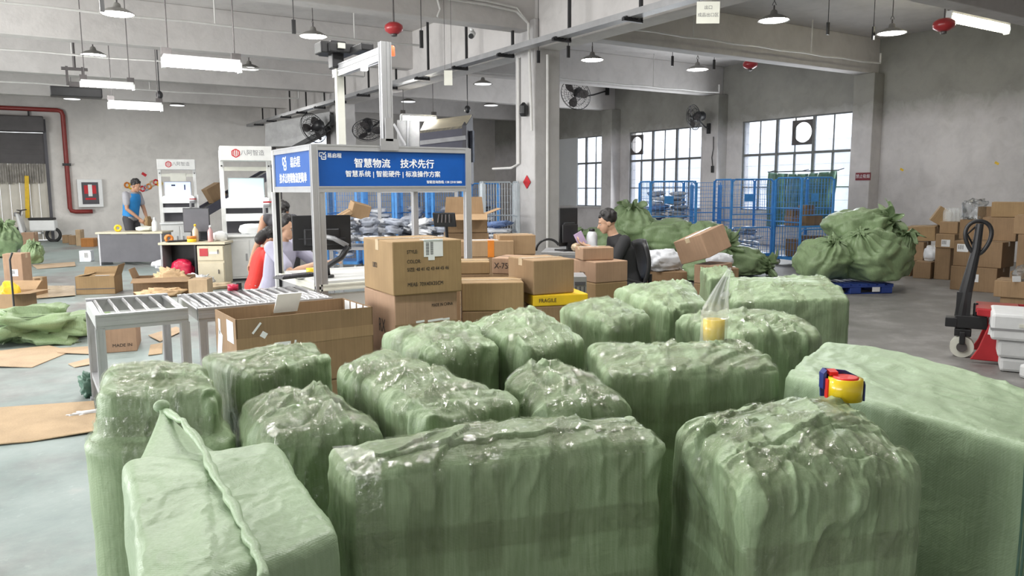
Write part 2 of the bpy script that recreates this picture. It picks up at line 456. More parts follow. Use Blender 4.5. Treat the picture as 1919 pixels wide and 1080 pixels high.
M['sign_blue_side'] = plain('pale_blue_sign_panel', (0.045, 0.13, 0.42), 0.3, 0, 0.06, 4)
M['sign_white'] = plain('white_lettering', (0.86, 0.88, 0.92), 0.5, 0, 0.02)
M['red_paper'] = plain('red_paper', (0.55, 0.02, 0.03), 0.6)
M['sign_red'] = plain('dark_red_sign', (0.22, 0.03, 0.04), 0.5)
M['skin'] = plain('skin', (0.50, 0.30, 0.20), 0.5, 0, 0.06)
M['skin_dark'] = plain('tanned_skin', (0.40, 0.22, 0.14), 0.5, 0, 0.06)
M['eye_white'] = plain('eye_white', (0.5, 0.47, 0.44), 0.4)
M['hair'] = plain('black_hair', (0.014, 0.012, 0.012), 0.5, 0, 0.2, 30, 0.5, 60)
M['black_cloth'] = plain('black_cotton', (0.018, 0.018, 0.02), 0.8)
M['char_cloth'] = plain('charcoal_cotton', (0.05, 0.05, 0.058), 0.8)
M['lav_cloth'] = plain('lavender_grey_cotton', (0.40, 0.39, 0.50), 0.8, 0, 0.06)
M['red_cloth'] = plain('red_cotton', (0.62, 0.03, 0.02), 0.75)
M['blue_cloth'] = plain('blue_vest_fabric', (0.02, 0.22, 0.55), 0.7)
M['grey_cloth'] = plain('grey_cotton', (0.33, 0.33, 0.36), 0.8)
M['jeans'] = plain('light_trousers', (0.42, 0.40, 0.40), 0.8)
# window glass: dusty, lets the bright overcast day through
m, nt, b = mk('dusty_window_glass'); nt.nodes.remove(b); out = nt.nodes['Material Output']
tr = nd(nt, 'ShaderNodeBsdfTransparent'); tr.inputs[0].default_value = (0.93, 0.96, 1.0, 1)
tl = nd(nt, 'ShaderNodeBsdfTranslucent'); tl.inputs[0].default_value = (0.8, 0.83, 0.9, 1)
gl = nd(nt, 'ShaderNodeBsdfGlossy'); gl.inputs['Roughness'].default_value = 0.1
m1 = nd(nt, 'ShaderNodeMixShader'); n = noise_node(nt, 2.5, 4, 0.6, world_pos(nt)); k = ramp(nt, n.outputs[0], [(0.35, 0.08), (0.7, 0.30)])
nt.links.new(k.outputs[0], m1.inputs[0]); nt.links.new(tr.outputs[0], m1.inputs[1]); nt.links.new(tl.outputs[0], m1.inputs[2])
m2 = nd(nt, 'ShaderNodeMixShader'); m2.inputs[0].default_value = 0.05; nt.links.new(m1.outputs[0], m2.inputs[1]); nt.links.new(gl.outputs[0], m2.inputs[2])
nt.links.new(m2.outputs[0], out.inputs[0]); M['glass'] = m
M['window_frame'] = plain('grey_window_steel', (0.2, 0.205, 0.205), 0.5, 0.3, 0.15)
M['board'] = plain('white_board', (0.62, 0.64, 0.65), 0.6, 0, 0.04, 2)
M['door_cream'] = plain('cream_corrugated_sheet', (0.66, 0.63, 0.56), 0.5, 0, 0.07, 2)
M['roller_dark'] = plain('dark_roller_curtain', (0.085, 0.08, 0.082), 0.5, 0.3, 0.15, 2)
M['strip_grey'] = plain('dirty_strip', (0.26, 0.24, 0.22), 0.6, 0, 0.45, 9)
M['far_building'] = plain('pale_opposite_wall', (0.80, 0.82, 0.86), 0.8, 0, 0.04, 0.5)
# ------------------------------------------------------------------ the hall
XW, YB, XL, YF = 17.8, 29.5, -8.0, -4.0
ZC, ZB = 5.15, 4.32
def struct(mb, name, m, parent=None, bevel=0.0):
    o = mb.build(name, m, parent, bevel=bevel); o['kind'] = 'structure'; return o
struct(MB().box(((XL + XW) / 2, (YB + YF) / 2, -0.1), (XW - XL + 0.6, YB - YF + 0.6, 0.2)), 'floor', M['floor'])
struct(MB().box(((XL + XW) / 2, (YB + YF) / 2, ZC + 0.1), (XW - XL + 0.6, YB - YF + 0.6, 0.2)), 'ceiling', M['ceiling'])
# back wall with the dock doorway and a small high window
WB = (9.25, 10.35, 2.75, 4.0)     # x0, x1, z0, z1 of the small window
w = MB()
for x0, x1, z0, z1 in ((XL, -3.6, 0, ZC), (-3.6, 0.78, 3.55, ZC), (0.78, WB[0], 0, ZC), (WB[0], WB[1], 0, WB[2]), (WB[0], WB[1], WB[3], ZC), (WB[1], XW, 0, ZC)):
    w.box(((x0 + x1) / 2, YB + 0.15, (z0 + z1) / 2), (x1 - x0, 0.3, z1 - z0))
struct(w, 'wall_back', M['wall_back'])
# window wall
WIN = [(12.05, 15.6, 0.95, 3.5), (17.2, 20.55, 0.95, 3.5), (21.9, 25.3, 0.95, 3.5)]
w = MB(); y = YF
for (y0, y1, z0, z1) in WIN:
    w.box((XW + 0.15, (y + y0) / 2, ZC / 2), (0.3, y0 - y, ZC))
    w.box((XW + 0.15, (y0 + y1) / 2, z0 / 2), (0.3, y1 - y0, z0))
    w.box((XW + 0.15, (y0 + y1) / 2, (z1 + ZC) / 2), (0.3, y1 - y0, ZC - z1)); y = y1
w.box((XW + 0.15, (y + YB) / 2, ZC / 2), (0.3, YB - y, ZC))
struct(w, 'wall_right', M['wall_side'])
# left wall with two unseen doorways added to admit daylight, and the wall behind the camera
w = MB()
for y0, y1, z0, z1 in ((YF, -0.5, 0, ZC), (-0.5, 6.5, 3.95, ZC), (6.5, 8.5, 0, ZC), (8.5, 17.5, 3.95, ZC), (17.5, YB, 0, ZC)):
    w.box((XL - 0.15, (y0 + y1) / 2, (z0 + z1) / 2), (0.3, y1 - y0, z1 - z0))
struct(w, 'wall_left', M['wall_back'])
struct(MB().box(((XL + XW) / 2, YF - 0.15, ZC / 2), (XW - XL, 0.3, ZC)), 'wall_front', M['wall_back'])
# beams, girder, columns, pilasters
for yb in (1.7, 6.65, 11.6, 16.55, 21.5, 26.45):
    struct(MB().box(((XL + XW) / 2, yb, (ZB + ZC) / 2), (XW - XL, 0.34, ZC - ZB)), 'beam', M['ceiling'], bevel=0.015)
struct(MB().box((7.93, (YF + YB) / 2, (4.0 + ZC) / 2), (0.42, YB - YF, ZC - 4.0)), 'beam', M['ceiling'], bevel=0.015)
CX0, CX1 = 7.62, 8.16
for yc in (1.7, 11.6, 21.5):
    if yc == 1.7: continue
    struct(MB().box(((CX0 + CX1) / 2, yc, 4.5 / 2), (CX1 - CX0, 0.62, 4.5)), 'column', M['column'], bevel=0.02)
for yc in (11.55, 16.45, 21.3, 26.45):
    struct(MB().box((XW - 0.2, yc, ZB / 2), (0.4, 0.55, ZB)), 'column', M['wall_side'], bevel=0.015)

# windows: steel frames with panes, a round fan opening in two of them
def window(name, y0, y1, z0, z1, fan=None, board=None, open_leaf=False):
    root = thing(name, None, None, (XW + 0.08, y0, z0)); root['kind'] = 'structure'
    W, H = y1 - y0, z1 - z0; zt = H * 0.62
    f = MB(); t = 0.05
    cols = [0, W / 3, 2 * W / 3, W]
    for c in cols: f.box((0, c, H / 2), (0.07, 0.075, H))
    for k in range(3):
        cm = (cols[k] + cols[k + 1]) / 2
        f.box((0, cm, zt / 2), (0.05, 0.05, zt)); f.box((0, cm, (zt + H) / 2), (0.03, 0.028, H - zt))
    for z in (0, zt, H): f.box((0, W / 2, z), (0.06, W, 0.065))
    f.box((0, W / 2, zt * 0.42), (0.04, W, 0.03))
    # thin security bars outside
    for q in range(1, 8): f.box((0.12, W / 2, H * q / 8), (0.008, W, 0.008))
    f.build('window_frame', M['window_frame'], root)
    for k in range(3):
        a, b2 = cols[k] + 0.03, cols[k + 1] - 0.03
        for (za, zb) in ((0.03, zt - 0.03), (zt + 0.03, H - 0.03)):
            if fan == k and za > 1:
                continue
            MB().box((0.0, (a + b2) / 2, (za + zb) / 2), (0.006, b2 - a, zb - za)).build('pane', M['glass'], root)
    if fan is not None:
        # a square panel with a round opening for the exhaust fan, open to the sky
        a, b2 = cols[fan], cols[fan + 1]; yc, zc, h = (a + b2) / 2 + (0.26 if fan == 2 else -0.24), zt + (H - zt) * 0.56, min(0.33, (H - zt) / 2 - 0.05)
        g = MB(); n = 32; ring = []
        vs = []; fs = []
        for k in range(n):
            an = 2 * math.pi * k / n; cx, cz = math.cos(an), math.sin(an); s = 1 / max(abs(cx), abs(cz))
            vs += [(0, yc + cx * 0.88 * h, zc + cz * 0.88 * h), (0, yc + cx * s * h, zc + cz * s * h)]
        for k in range(n):
            k2 = (k + 1) % n; fs.append((2 * k, 2 * k + 1, 2 * k2 + 1, 2 * k2))
        g.add(vs, fs); o = g.build('fan_plate', M['dark_steel'], root)
        so = o.modifiers.new('t', 'SOLIDIFY'); so.thickness = 0.03
        MB().tube([(0, yc + math.cos(2 * math.pi * k / n) * 0.87 * h, zc + math.sin(2 * math.pi * k / n) * 0.87 * h) for k in range(n)], 0.018, 6, closed=True).build('fan_ring', M['dark_steel'], root)
        for (p0, p1) in ((a + 0.03, yc - h), (yc + h, b2 - 0.03)):
            if p1 - p0 > 0.05: MB().box((0, (p0 + p1) / 2, (zt + H) / 2), (0.006, p1 - p0, H - zt - 0.06)).build('pane', M['glass'], root)
        MB().box((0, yc, (zt + 0.03 + zc - h) / 2), (0.006, 2 * h, zc - h - zt - 0.03)).build('pane', M['glass'], root)
    if board:
        MB().box((-0.05, (board[0] + board[1]) / 2, H / 2), (0.03, board[1] - board[0], H)).build('window_board', M['board'], root)
    MB().box((-0.16, W / 2, -0.03), (0.16, W + 0.1, 0.06)).build('window_sill', M['column'], root)
    return root
window('window_1', *WIN[0], fan=1)
window('window_2', *WIN[1], fan=2)
window('window_3', *WIN[2], board=(1.62, 3.5))
# small high window of the back wall
root = thing('window_4', None, None, (WB[0], YB + 0.06, WB[2])); root['kind'] = 'structure'
f = MB(); W, H = WB[1] - WB[0], WB[3] - WB[2]
for x in (0, W): f.box((x, -0.04, H / 2), (0.09, 0.1, H))
for z in (0, H): f.box((W / 2, -0.04, z), (W, 0.1, 0.09))
f.build('window_frame', M['bright'], root)
MB().box((W / 2, 0, H / 2), (W - 0.08, 0.006, H - 0.08)).build('pane', M['glass'], root)
# yard outside
o = struct(MB().box((26.0, 14, 1.6), (0.4, 44, 3.6)), 'exterior_wall', M['far_building'])
struct(MB().box((22.1, 14, -0.1), (7.9, 44, 0.2)), 'exterior_ground', M['column'])

# roller door of the back wall, half down over a cream folding leaf
root = thing('door_1', None, None, (-1.4, YB - 0.02, 0)); root['kind'] = 'structure'
MB().box((0, -0.2, 3.72), (4.3, 0.42, 0.5)).build('roller_box', M['roller_dark'], root, bevel=0.03)
f = MB()
for k in range(13): f.box((0, -0.04 + 0.012 * (k % 2), 2.52 + 0.075 * k), (4.32, 0.03, 0.075))
f.build('roller_curtain', M['roller_dark'], root)
f = MB(); rnd = random.Random(4)
for k in range(62): f.box((-2.05 + k * 0.0665, -0.05, 2.18 + rnd.uniform(-0.05, 0.05)), (0.045, 0.008, 0.62))
f.build('strip_fringe', M['strip_grey'], root)
f = MB()
for k in range(16):
    f.box((-2.0 + k * 0.267, 0.06, 1.27), (0.225, 0.02, 2.5)); f.box((-1.87 + k * 0.267, 0.035, 1.27), (0.04, 0.05, 2.5))
f.build('door_leaf', M['door_cream'], root)
MB().box((2.16, -0.06, 1.95), (0.09, 0.14, 3.9)).build('guide_rail', M['darkgrey'], root)
MB().box((WY(50, 360, YB).x + 1.4, 0.0, 1.42), (0.12, 0.05, 1.35), (0, R(3), 0)).build('yellow_bar', M['yellow'], root, bevel=0.01, loc=(0, -0.11, 0))
# ------------------------------------------------------------------ under the ceiling
def pendant_proto():
    t = thing('pendant_lamp', 'x', 'lamp', (0, 0, 0))
    f = MB()
    f.lathe([(0.03, 0.17), (0.05, 0.15), (0.06, 0.10), (0.14, 0.075), (0.235, 0.02), (0.25, 0.0), (0.243, 0.0), (0.225, 0.018), (0.10, 0.06)], 28)
    f.build('lamp_shade', M['lamp_shade'], t, True)
    MB().lathe([(0.215, 0.0), (0.21, 0.016), (0.05, 0.02)], 28).build('diffuser', M['lamp_glow'], t, True)
    f = MB(); f.tube([(0, 0, 0.16), (0.0, 0, 0.24)], 0.012); f.tube([(-0.03, 0, 0.24), (-0.012, 0, 0.29), (0.012, 0, 0.29), (0.03, 0, 0.24)], 0.006, 6)
    f.tube([(0, 0, 0.285), (0, 0, 0.89)], 0.008, 6)
    f.build('hanger', M['dark_steel'], t)
    return t
LAMPS = [(220, 27, 'dish lamp hanging highest at the upper left corner of the hall', 1), (175, 104, 'dish lamp below the highest one, over the doorway end', 1),
         (467, 129, 'dish lamp at the right end of the long bright tube', 1), (587, 69, 'dish lamp beside the black camera of the mast', 1),
         (1110, 113, 'dish lamp over the large wall fan beside the white column', 1), (905, 158, 'dish lamp in front of the dark scanner hood, nearer of its two', 0),
         (1307, 131, 'dish lamp over the first large steel window', 1), (1450, 39, 'dish lamp at the upper right, over the second large window', 1),
         (1671, 63, 'dish lamp in the corner beside the short yellowish tube', 1), (765, 191, 'dish lamp beside the mast, over the far bright tube', 0),
         (920, 198, 'dish lamp in front of the dark scanner hood, farther of its two', 0), (135, 186, 'unlit dish lamp under the black projector bracket', 0),
         (332, 198, 'unlit dish lamp beside the lowest bright tube', 0)]
proto = None
for i, (px, py, lab, lit) in enumerate(LAMPS):
    p = G(px, py, 4.255)
    if py > 150: p = G(px, py, 4.255)
    if proto is None:
        proto = pendant_proto(); o = proto; o.location = p
    else: o = dup(proto, p, 0.3 * i)
    o['label'] = 'grey aluminium ' + lab; o['group'] = 'dish lamps under the ceiling'
    if not lit:
        for ch in o.children:
            if ch.name.startswith('diffuser'):
                ch.data = ch.data.copy(); ch.data.materials[0] = M['lamp_dim']

def tube_light(name, a, b, label, m='tube_glow', housing=True, r=0.05):
    a, b = Vector(a), Vector(b); c = (a + b) / 2; L = (b - a).length; an = math.atan2(b.y - a.y, b.x - a.x)
    t = thing(name, label, 'lamp', c, an, 'fluorescent tubes')
    MB().tube([(-L / 2 + 0.02, 0, 0), (L / 2 - 0.02, 0, 0)], r, 12).build('tube', M[m], t, True)
    f = MB(); f.box((0, 0, r + 0.025), (L, 0.11, 0.05)); f.box((-L / 2, 0, 0), (0.04, 0.1, 2 * r + 0.03)); f.box((L / 2, 0, 0), (0.04, 0.1, 2 * r + 0.03))
    f.build('housing', M['bright'], t)
    f = MB()
    for s in (-1, 1):
        f.tube([(s * (L / 2 - 0.06), 0, r + 0.04), (s * (L / 2 - 0.06), 0, ZC - c.z)], 0.009, 6)
        f.box((s * (L / 2 - 0.04), 0, r + 0.09), (0.12, 0.05, 0.09))
    f.build('hanger', M['dark_steel'], t)
    return t
def tube_px(x0, y0, x1, y1, d, *a, **k):
    p = D(x0, y0, d); r1 = ray(x1, y1)
    q = CAM_POS + r1 * ((p.y) / r1.y)      # runs along the beams
    q.z = p.z; return tube_light('tube_light', p, q, *a, **k)
tube_px(306, 117, 449, 126, 10.0, 'long bright fluorescent tube hanging below the second beam')
tube_px(152, 158, 250, 164, 14.2, 'thin fluorescent tube over the black projector bracket', r=0.035)
tube_px(204, 198, 303, 202, 15.0, 'bright fluorescent tube hanging lowest, in front of the back wall')
tube_px(752, 221, 816, 223, 19.0, 'bright fluorescent tube between the mast and the dark scanner hood')
tube_px(1779, 33, 1888, 42, 13.5, 'short yellowish fluorescent tube at the upper right above the red canister', m='tube_warm', r=0.07)

# white conduits along the bays with thin drops
def conduit(Y, x0, x1, z, label, drops=()):
    f = MB(); pts = [(x0 + (x1 - x0) * k / 12, Y, z - 0.02 * (k % 2)) for k in range(13)]
    f.tube(pts, 0.022, 6)
    for x in drops: f.tube([(x, Y, z), (x, Y, ZC - 0.004)], 0.014, 6)
    f.tube([(x0, Y, z), (x0, Y, ZC - 0.004)], 0.016, 6); f.tube([(x1, Y, z), (x1, Y, z + 0.22)], 0.022, 6)
    tag(f.build('conduit', M['conduit']), label, 'pipe', 'white conduits under the ceiling')
conduit(14.2, -6, 6.9, 4.42, 'white conduit in the first bay behind the front beam', (-3, 0, 3, 5.5))
conduit(17.3, -6, 6.9, 4.2, 'white conduit close behind the second beam', (-4, 1, 4))
conduit(22.3, -6, 6.9, 4.2, 'white conduit close behind the third beam', (-2, 3))
conduit(10.9, 8.6, 17.0, 4.45, 'white conduit in front of the beam that ends by the wall corner', (11, 14.5))
conduit(15.8, 8.6, 17.0, 4.3, 'white conduit in front of the beam over the fan and first window', (11, 14.5))
# electrical conduit of the front beam running to the white column
f = MB(); Y = 11.36
for dz in (0.0, 0.06): f.tube([(-2, Y, 4.62 + dz), (6.7, Y, 4.62 + dz), (7.3, Y, 4.58 + dz), (7.52, Y - 0.03, 4.4), (7.54, Y - 0.03, 3.9), (7.54, Y - 0.1, 2.6)], 0.022, 6)
f.tube([(5.8, Y, 4.62), (5.85, Y, 4.45), (5.8, Y, 4.33)], 0.018, 6)
tag(f.build('cable_conduit', M['conduit']), 'pair of white conduits along the front beam bending down the white column', 'pipe')
f = MB(); f.tube([(7.58, 11.75, 3.9), (7.58, 11.75, 2.05), (7.55, 11.95, 1.98), (7.55, 12.6, 1.98)], 0.022, 6)
tag(f.build('wall_conduit', M['conduit']), 'white conduit down the lit face of the column ending in an elbow', 'pipe')
f = MB(); f.tube([(7.85, 11.23, 3.9), (7.85, 11.23, 0.1)], 0.025, 8)
tag(f.build('down_pipe', M['conduit']), 'thin white pipe down the shaded face of the column', 'pipe')
tag(MB().lathe([(0.05, 0), (0.075, 0.05), (0.075, 0.18), (0.02, 0.24)], 12).build('alarm_horn', M['black'], loc=(7.53, 11.5, 2.86)), 'small black alarm horn high on the white column', 'alarm')
# red paper diamond on the column
p = Vector((7.605, 11.52, 1.72))
tag(MB().box((0, 0, 0), (0.006, 0.17, 0.17), (R(45), 0, 0)).build('paper_diamond', M['red_paper'], loc=p), 'small red paper diamond stuck on the white column', 'decoration')

# hanging cable tray with black rods, and the black straps of the ceiling
TX, TZ = 7.24, 3.93
t = thing('cable_tray', 'long grey cable tray hung on black rods across the hall', 'cable tray', (TX, 17, TZ))
f = MB()
for s in (-1, 1): f.box((s * 0.09, -2.0, 0.03), (0.012, 29.0, 0.085))
f.box((0, -2.0, -0.01), (0.19, 29.0, 0.012))
f.build('tray', M['grey'], t)
f = MB()
for k in range(5): f.tube([(-0.06 + 0.03 * k, -16.4 + 0.6 * j, 0.03 + 0.008 * math.sin(j * 1.7 + k)) for j in range(49)], 0.013, 6)
f.build('cable', M['dark_steel'], t)
for k in range(17):
    yy = 3.38 + 1.65 * k - 17
    f = MB(); f.box((0, yy, -0.045), (0.34, 0.05, 0.045)); f.box((0.15, yy, 0.585), (0.035, 0.05, 1.26))
    for q in range(4): f.box((-0.13 + 0.07 * q, yy, -0.02), (0.03, 0.07, 0.03))
    f.build('hanger_rod', M['black'], t)
def strap_px(x, y0, y1, d, label):
    a, b = D(x, y0, d), D(x, y1, d); f = MB(); L = abs(a.z - b.z)
    f.box((0, 0, L / 2), (0.05, 0.03, L)); f.tube([(0, 0, L), (0, 0, ZC - b.z)], 0.006, 5)
    tag(f.build('ceiling_strap', M['black'], loc=b), label, 'strap', 'black straps hanging from the ceiling')
for x, y0, y1, d, lab in ((192, 0, 22, 9.5, 'black strap beside the highest dish lamp at the upper left'), (551, 37, 63, 11, 'black strap left of the dish lamp by the mast camera'),
        (790, 57, 90, 11.5, 'black strap right of the red canister over the mast'), (1551, 42, 65, 13, 'black strap over the window, left of its pair'),
        (1636, 50, 75, 14, 'black strap beside the corner dish lamp, right of its pair'), (1260, 105, 124, 17, 'black strap over the first large window'),
        (1338, 112, 130, 17, 'black strap beside the small red canister'), (1065, 86, 108, 13, 'black strap beside the lamp over the big fan'),
        (1009, 95, 118, 13.2, 'black strap on the shaded face of the white column')):
    strap_px(x, y0, y1, d, lab)
# red hanging powder extinguishers
def canister(px, py, d, r, label):
    p = D(px, py, d); t = thing('hanging_extinguisher', label, 'fire extinguisher', p, 0, 'red canisters under the ceiling')
    MB().lathe([(0.03, 0.62 * r), (0.55 * r, 0.58 * r), (0.95 * r, 0.3 * r), (r, 0.0), (0.93 * r, -0.3 * r), (0.5 * r, -0.55 * r), (0.06, -0.6 * r)], 24).build('canister', M['ext_red'], t, True)
    MB().lathe([(0.03, -0.85 * r), (0.05, -0.8 * r), (0.05, -0.58 * r)], 12).build('nozzle', M['dark_steel'], t, True)
    MB().tube([(0, 0, 0.6 * r), (0, 0, ZC - p.z)], 0.012, 6).build('hanger', M['dark_steel'], t)
canister(738, 53, 12.0, 0.14, 'red canister hanging over the mast of the blue booth')
canister(1769, 47, 13.0, 0.17, 'red canister hanging beside the short yellowish tube')
canister(1406, 121, 18.0, 0.165, 'small red canister hanging above the second large window')
# security camera on the front beam
p = D(886, 63, 13.0); t = thing('security_camera', 'white security camera under the front beam beside the column', 'camera', p)
MB().tube([(0, 0, 0), (-0.11, -0.14, -0.07)], 0.05, 12).build('camera_body', M['bright'], t, True)
MB().tube([(-0.112, -0.142, -0.072), (-0.125, -0.158, -0.079)], 0.042, 12).build('lens', M['black'], t)
MB().tube([(0, 0, 0), (0.05, 0.1, 0.08), (0.05, 0.15, 0.1)], 0.022, 8).build('bracket', M['bright'], t)
# hanging paper notices
def hang_sign(px0, py0, px1, py1, d, label, lines, thing_name='hanging_notice'):
    a, b = D(px0, py0, d), D(px1, py1, d); w = (Vector((b.x, b.y, 0)) - Vector((a.x, a.y, 0))).length; h = a.z - b.z
    c = (a + b) / 2; t = thing(thing_name, label, 'sign', c, YAW)
    MB().box((0, 0, 0), (w, 0.008, h)).build('board', M['cream'], t)
    for k, s in enumerate(lines): text(s, h * 0.2, M['grey_ink'], t, (0, -0.006, h * (0.22 - 0.34 * k)), FRONT)
    f = MB()
    for sx in (-1, 1): f.tube([(sx * w * 0.4, 0, h / 2), (sx * w * 0.4, 0, ZC - c.z)], 0.004, 5)
    f.build('hanging_wire', M['dark_steel'], t); return t
hang_sign(1306, 3, 1348, 44, 9.0, 'pale notice board hanging from the tray at the upper right', ['出口', '成品出口区'])
hang_sign(832, 132, 848, 160, 12.5, 'small pale notice hanging below the tray over the blue sign', [])
# black projector bracket on the back bay
p = D(143, 174, 17.0); t = thing('ceiling_projector', 'long black projector bracket hanging at the back left', 'projector', p, R(-2))
f = MB(); f.box((0, 0, 0), (0.98, 0.4, 0.2)); f.build('housing', M['black'], t, bevel=0.02)
f = MB(); f.box((0, 0, 0.15), (0.25, 0.2, 0.14)); f.box((-0.15, 0, 0.35), (0.05, 0.05, 0.4)); f.box((0.15, 0, 0.35), (0.05, 0.05, 0.4)); f.box((0, 0, 0.5), (0.5, 0.06, 0.06)); f.tube([(0, 0, 0.5), (0, 0, ZC - p.z)], 0.03)
f.build('bracket', M['dark_steel'], t)
for px, py, d, lab in ((299, 178, 17, 'small black dome camera hanging over the lowest bright tube'), (876, 205, 18, 'small black dome camera hanging beside the dark scanner hood')):
    p = D(px, py, d); f = MB(); f.ellipsoid((0, 0, 0), (0.07, 0.07, 0.09), 12, 8); f.tube([(0, 0, 0.05), (0, 0, ZC - p.z)], 0.012, 6)
    tag(f.build('dome_camera', M['black'], None, True, loc=p), lab, 'camera', 'dome cameras')

# wall fans
def wall_fan(loc, face, r, label, arm_to, tilt_axis=None):
    """loc: hub; face: direction the fan blows; arm_to: wall point"""
    t = thing('wall_fan', label, 'fan', loc, 0, 'black wall fans')
    q = Vector(face).to_track_quat('Z', 'Y').to_matrix()
    L = lambda x, y, z: q @ Vector((x, y, z))
    f = MB()
    for rr, zz in ((r, 0.0), (r * 0.97, 0.06), (r * 0.7, 0.10), (r * 0.4, 0.125), (r * 0.7, -0.05), (r * 0.4, -0.06), (r * 0.15, 0.13)):
        f.tube([L(rr * math.cos(2 * math.pi * k / 36), rr * math.sin(2 * math.pi * k / 36), zz) for k in range(36)], 0.006 if rr < r else 0.011, 6, closed=True)
    for k in range(28):
        a = 2 * math.pi * k / 28; c, s = math.cos(a), math.sin(a)
        f.tube([L(c * r * 0.1, s * r * 0.1, 0.13), L(c * r * 0.6, s * r * 0.6, 0.11), L(c * r, s * r, 0.0), L(c * r * 0.6, s * r * 0.6, -0.055), L(c * r * 0.2, s * r * 0.2, -0.065)], 0.0035, 5)
    f.build('guard', M['black'], t)
    for k in range(3):
        a0 = 2 * math.pi * k / 3; b = MB(); vs = []
        for j in range(6):
            rr = r * (0.12 + 0.78 * j / 5); wd = 0.5 * math.sin(math.pi * (0.2 + 0.7 * j / 5))
            vs += [L(rr * math.cos(a0 - wd), rr * math.sin(a0 - wd), 0.05), L(rr * math.cos(a0 + wd), rr * math.sin(a0 + wd), 0.0)]
        b.add(vs, [(2 * j, 2 * j + 1, 2 * j + 3, 2 * j + 2) for j in range(5)])
        o = b.build('blade', M['dark_steel'], t); so = o.modifiers.new('t', 'SOLIDIFY'); so.thickness = 0.006
    b = MB(); b.tube([L(0, 0, -0.34), L(0, 0, -0.3), L(0, 0, -0.12), L(0, 0, -0.05), L(0, 0, 0.06)], [0.09, 0.13, 0.15, 0.11, 0.06], 16)
    b.build('motor', M['black'], t, True)
    e = Vector(arm_to) - Vector(loc); m1 = L(0, 0, -0.2) + Vector((0, 0, -0.16))
    b = MB(); b.tube([L(0, 0, -0.2), m1, (m1 + e) / 2 + Vector((0, 0, -0.04)), e], 0.026, 8); b.box(e, (0.1, 0.1, 0.3))
    b.build('arm', M['black'], t)
    return t
wall_fan(WX(1079, 177, 15.4), (-0.75, -0.35, -0.45), 0.52, 'large black wall fan beside the white column', Vector(WX(1138, 170, 17.4)))
wall_fan(WX(1301, 220, 16.7), (-0.85, 0.25, -0.15), 0.36, 'smaller black wall fan between the two large windows', Vector((17.38, 16.5, 3.35)))
wall_fan(D(588, 240, 21.5), (-0.3, 0.7, -0.25), 0.42, 'black fan over the chute left of the mast', D(622, 225, 21.9))
wall_fan(D(690, 243, 21.0), (-0.15, -0.55, -0.75), 0.42, 'black fan hanging right of the mast post', D(724, 215, 21.3))
# cord and socket under the small fan
f = MB(); f.tube([(17.36, 16.3, 3.1), (17.35, 16.28, 2.75), (17.37, 16.35, 2.5), (17.36, 16.3, 2.2)], 0.012, 6); f.box((17.36, 16.3, 2.15), (0.06, 0.07, 0.2))
tag(f.build('fan_cord', M['rubber']), 'black cord hanging from the fan between the windows', 'cord')

# red fire pipe and hose cabinet on the back wall
yy = YB - 0.1
def on_back(px, py, off=0.1): return WY(px, py, YB - off)
a, b_, c_, e_ = on_back(0, 208), on_back(117, 207), on_back(136, 397), on_back(160, 397)
t = thing('fire_pipe', 'red fire pipe across and down the back wall beside the doorway', 'pipe')
f = MB(); f.tube([(a.x - 2, yy, b_.z), (b_.x - 0.15, yy, b_.z), (b_.x - 0.04, yy, b_.z - 0.03), (b_.x, yy, b_.z - 0.15), (b_.x, yy, c_.z + 0.12), (b_.x + 0.04, yy, c_.z + 0.03), (b_.x + 0.15, yy, c_.z), (b_.x + 0.65, yy, c_.z)], 0.07, 12)
f.build('pipe', M['pipe_red'], t, True)
f = MB(); f.box((b_.x, yy, (b_.z + c_.z) / 2 - 0.1), (0.24, 0.16, 0.08)); f.box((b_.x - 0.95, yy + 0.02, b_.z - 0.2), (0.05, 0.05, 0.5)); f.build('clamp', M['black'], t)
a, b_ = on_back(143, 336), on_back(194, 388); W, H = b_.x - a.x, a.z - b_.z
t = thing('hose_cabinet', 'white fire hose cabinet with red print on the back wall', 'cabinet', ((a.x + b_.x) / 2, YB - 0.125, (a.z + b_.z) / 2))
MB().box((0, 0, 0), (W, 0.24, H)).build('body', M['bright'], t, bevel=0.02)
MB().box((0, -0.125, 0), (W * 0.66, 0.012, H * 0.78)).build('glass_door', M['darkgrey'], t)
f = MB(); f.box((-W * 0.16, -0.135, H * 0.13), (W * 0.16, 0.008, H * 0.3)); f.box((W * 0.16, -0.135, H * 0.13), (W * 0.16, 0.008, H * 0.3)); f.box((0, -0.135, -H * 0.2), (W * 0.42, 0.008, H * 0.07)); f.build('red_print', M['red_paper'], t)
f = MB(); f.box((0, -0.136, H * 0.1), (W * 0.16, 0.008, H * 0.42)); f.box((0, -0.1355, H * 0.22), (W * 0.3, 0.006, H * 0.1)); f.build('white_print', M['bright'], t)
# posters on the back wall: coloured paper letters and a red slip
rnd = random.Random(3); cols = [M['orange_tape'], M['yellow'], M['red_paper'], M['mailer_grey'], M['orange_tape'], M['buff_tape'], M['red_paper'], M['yellow']]
for k, px in enumerate((238, 246, 267, 273, 279, 285, 292, 299)):
    p = on_back(px, 347 + 3 * math.sin(k * 0.9) - (3 if k > 5 else 0) + (4 if 2 <= k <= 4 else 0), 0.012)
    f = MB(); f.tube([(0.075 * math.cos(a * 0.7854), 0, 0.085 * math.sin(a * 0.7854)) for a in range(8)], 0.03, 6, closed=True)
    tag(f.build('wall_letter', cols[k], loc=p), 'coloured paper letter stuck in a row on the back wall', 'decoration', 'paper letters on the back wall')
p = on_back(270, 327, 0.008); tag(MB().box((0, 0, 0), (0.16, 0.006, 0.09), (0, R(35), 0)).build('red_slip', M['red_paper'], loc=p), 'red paper slip on the back wall above the worker', 'decoration')
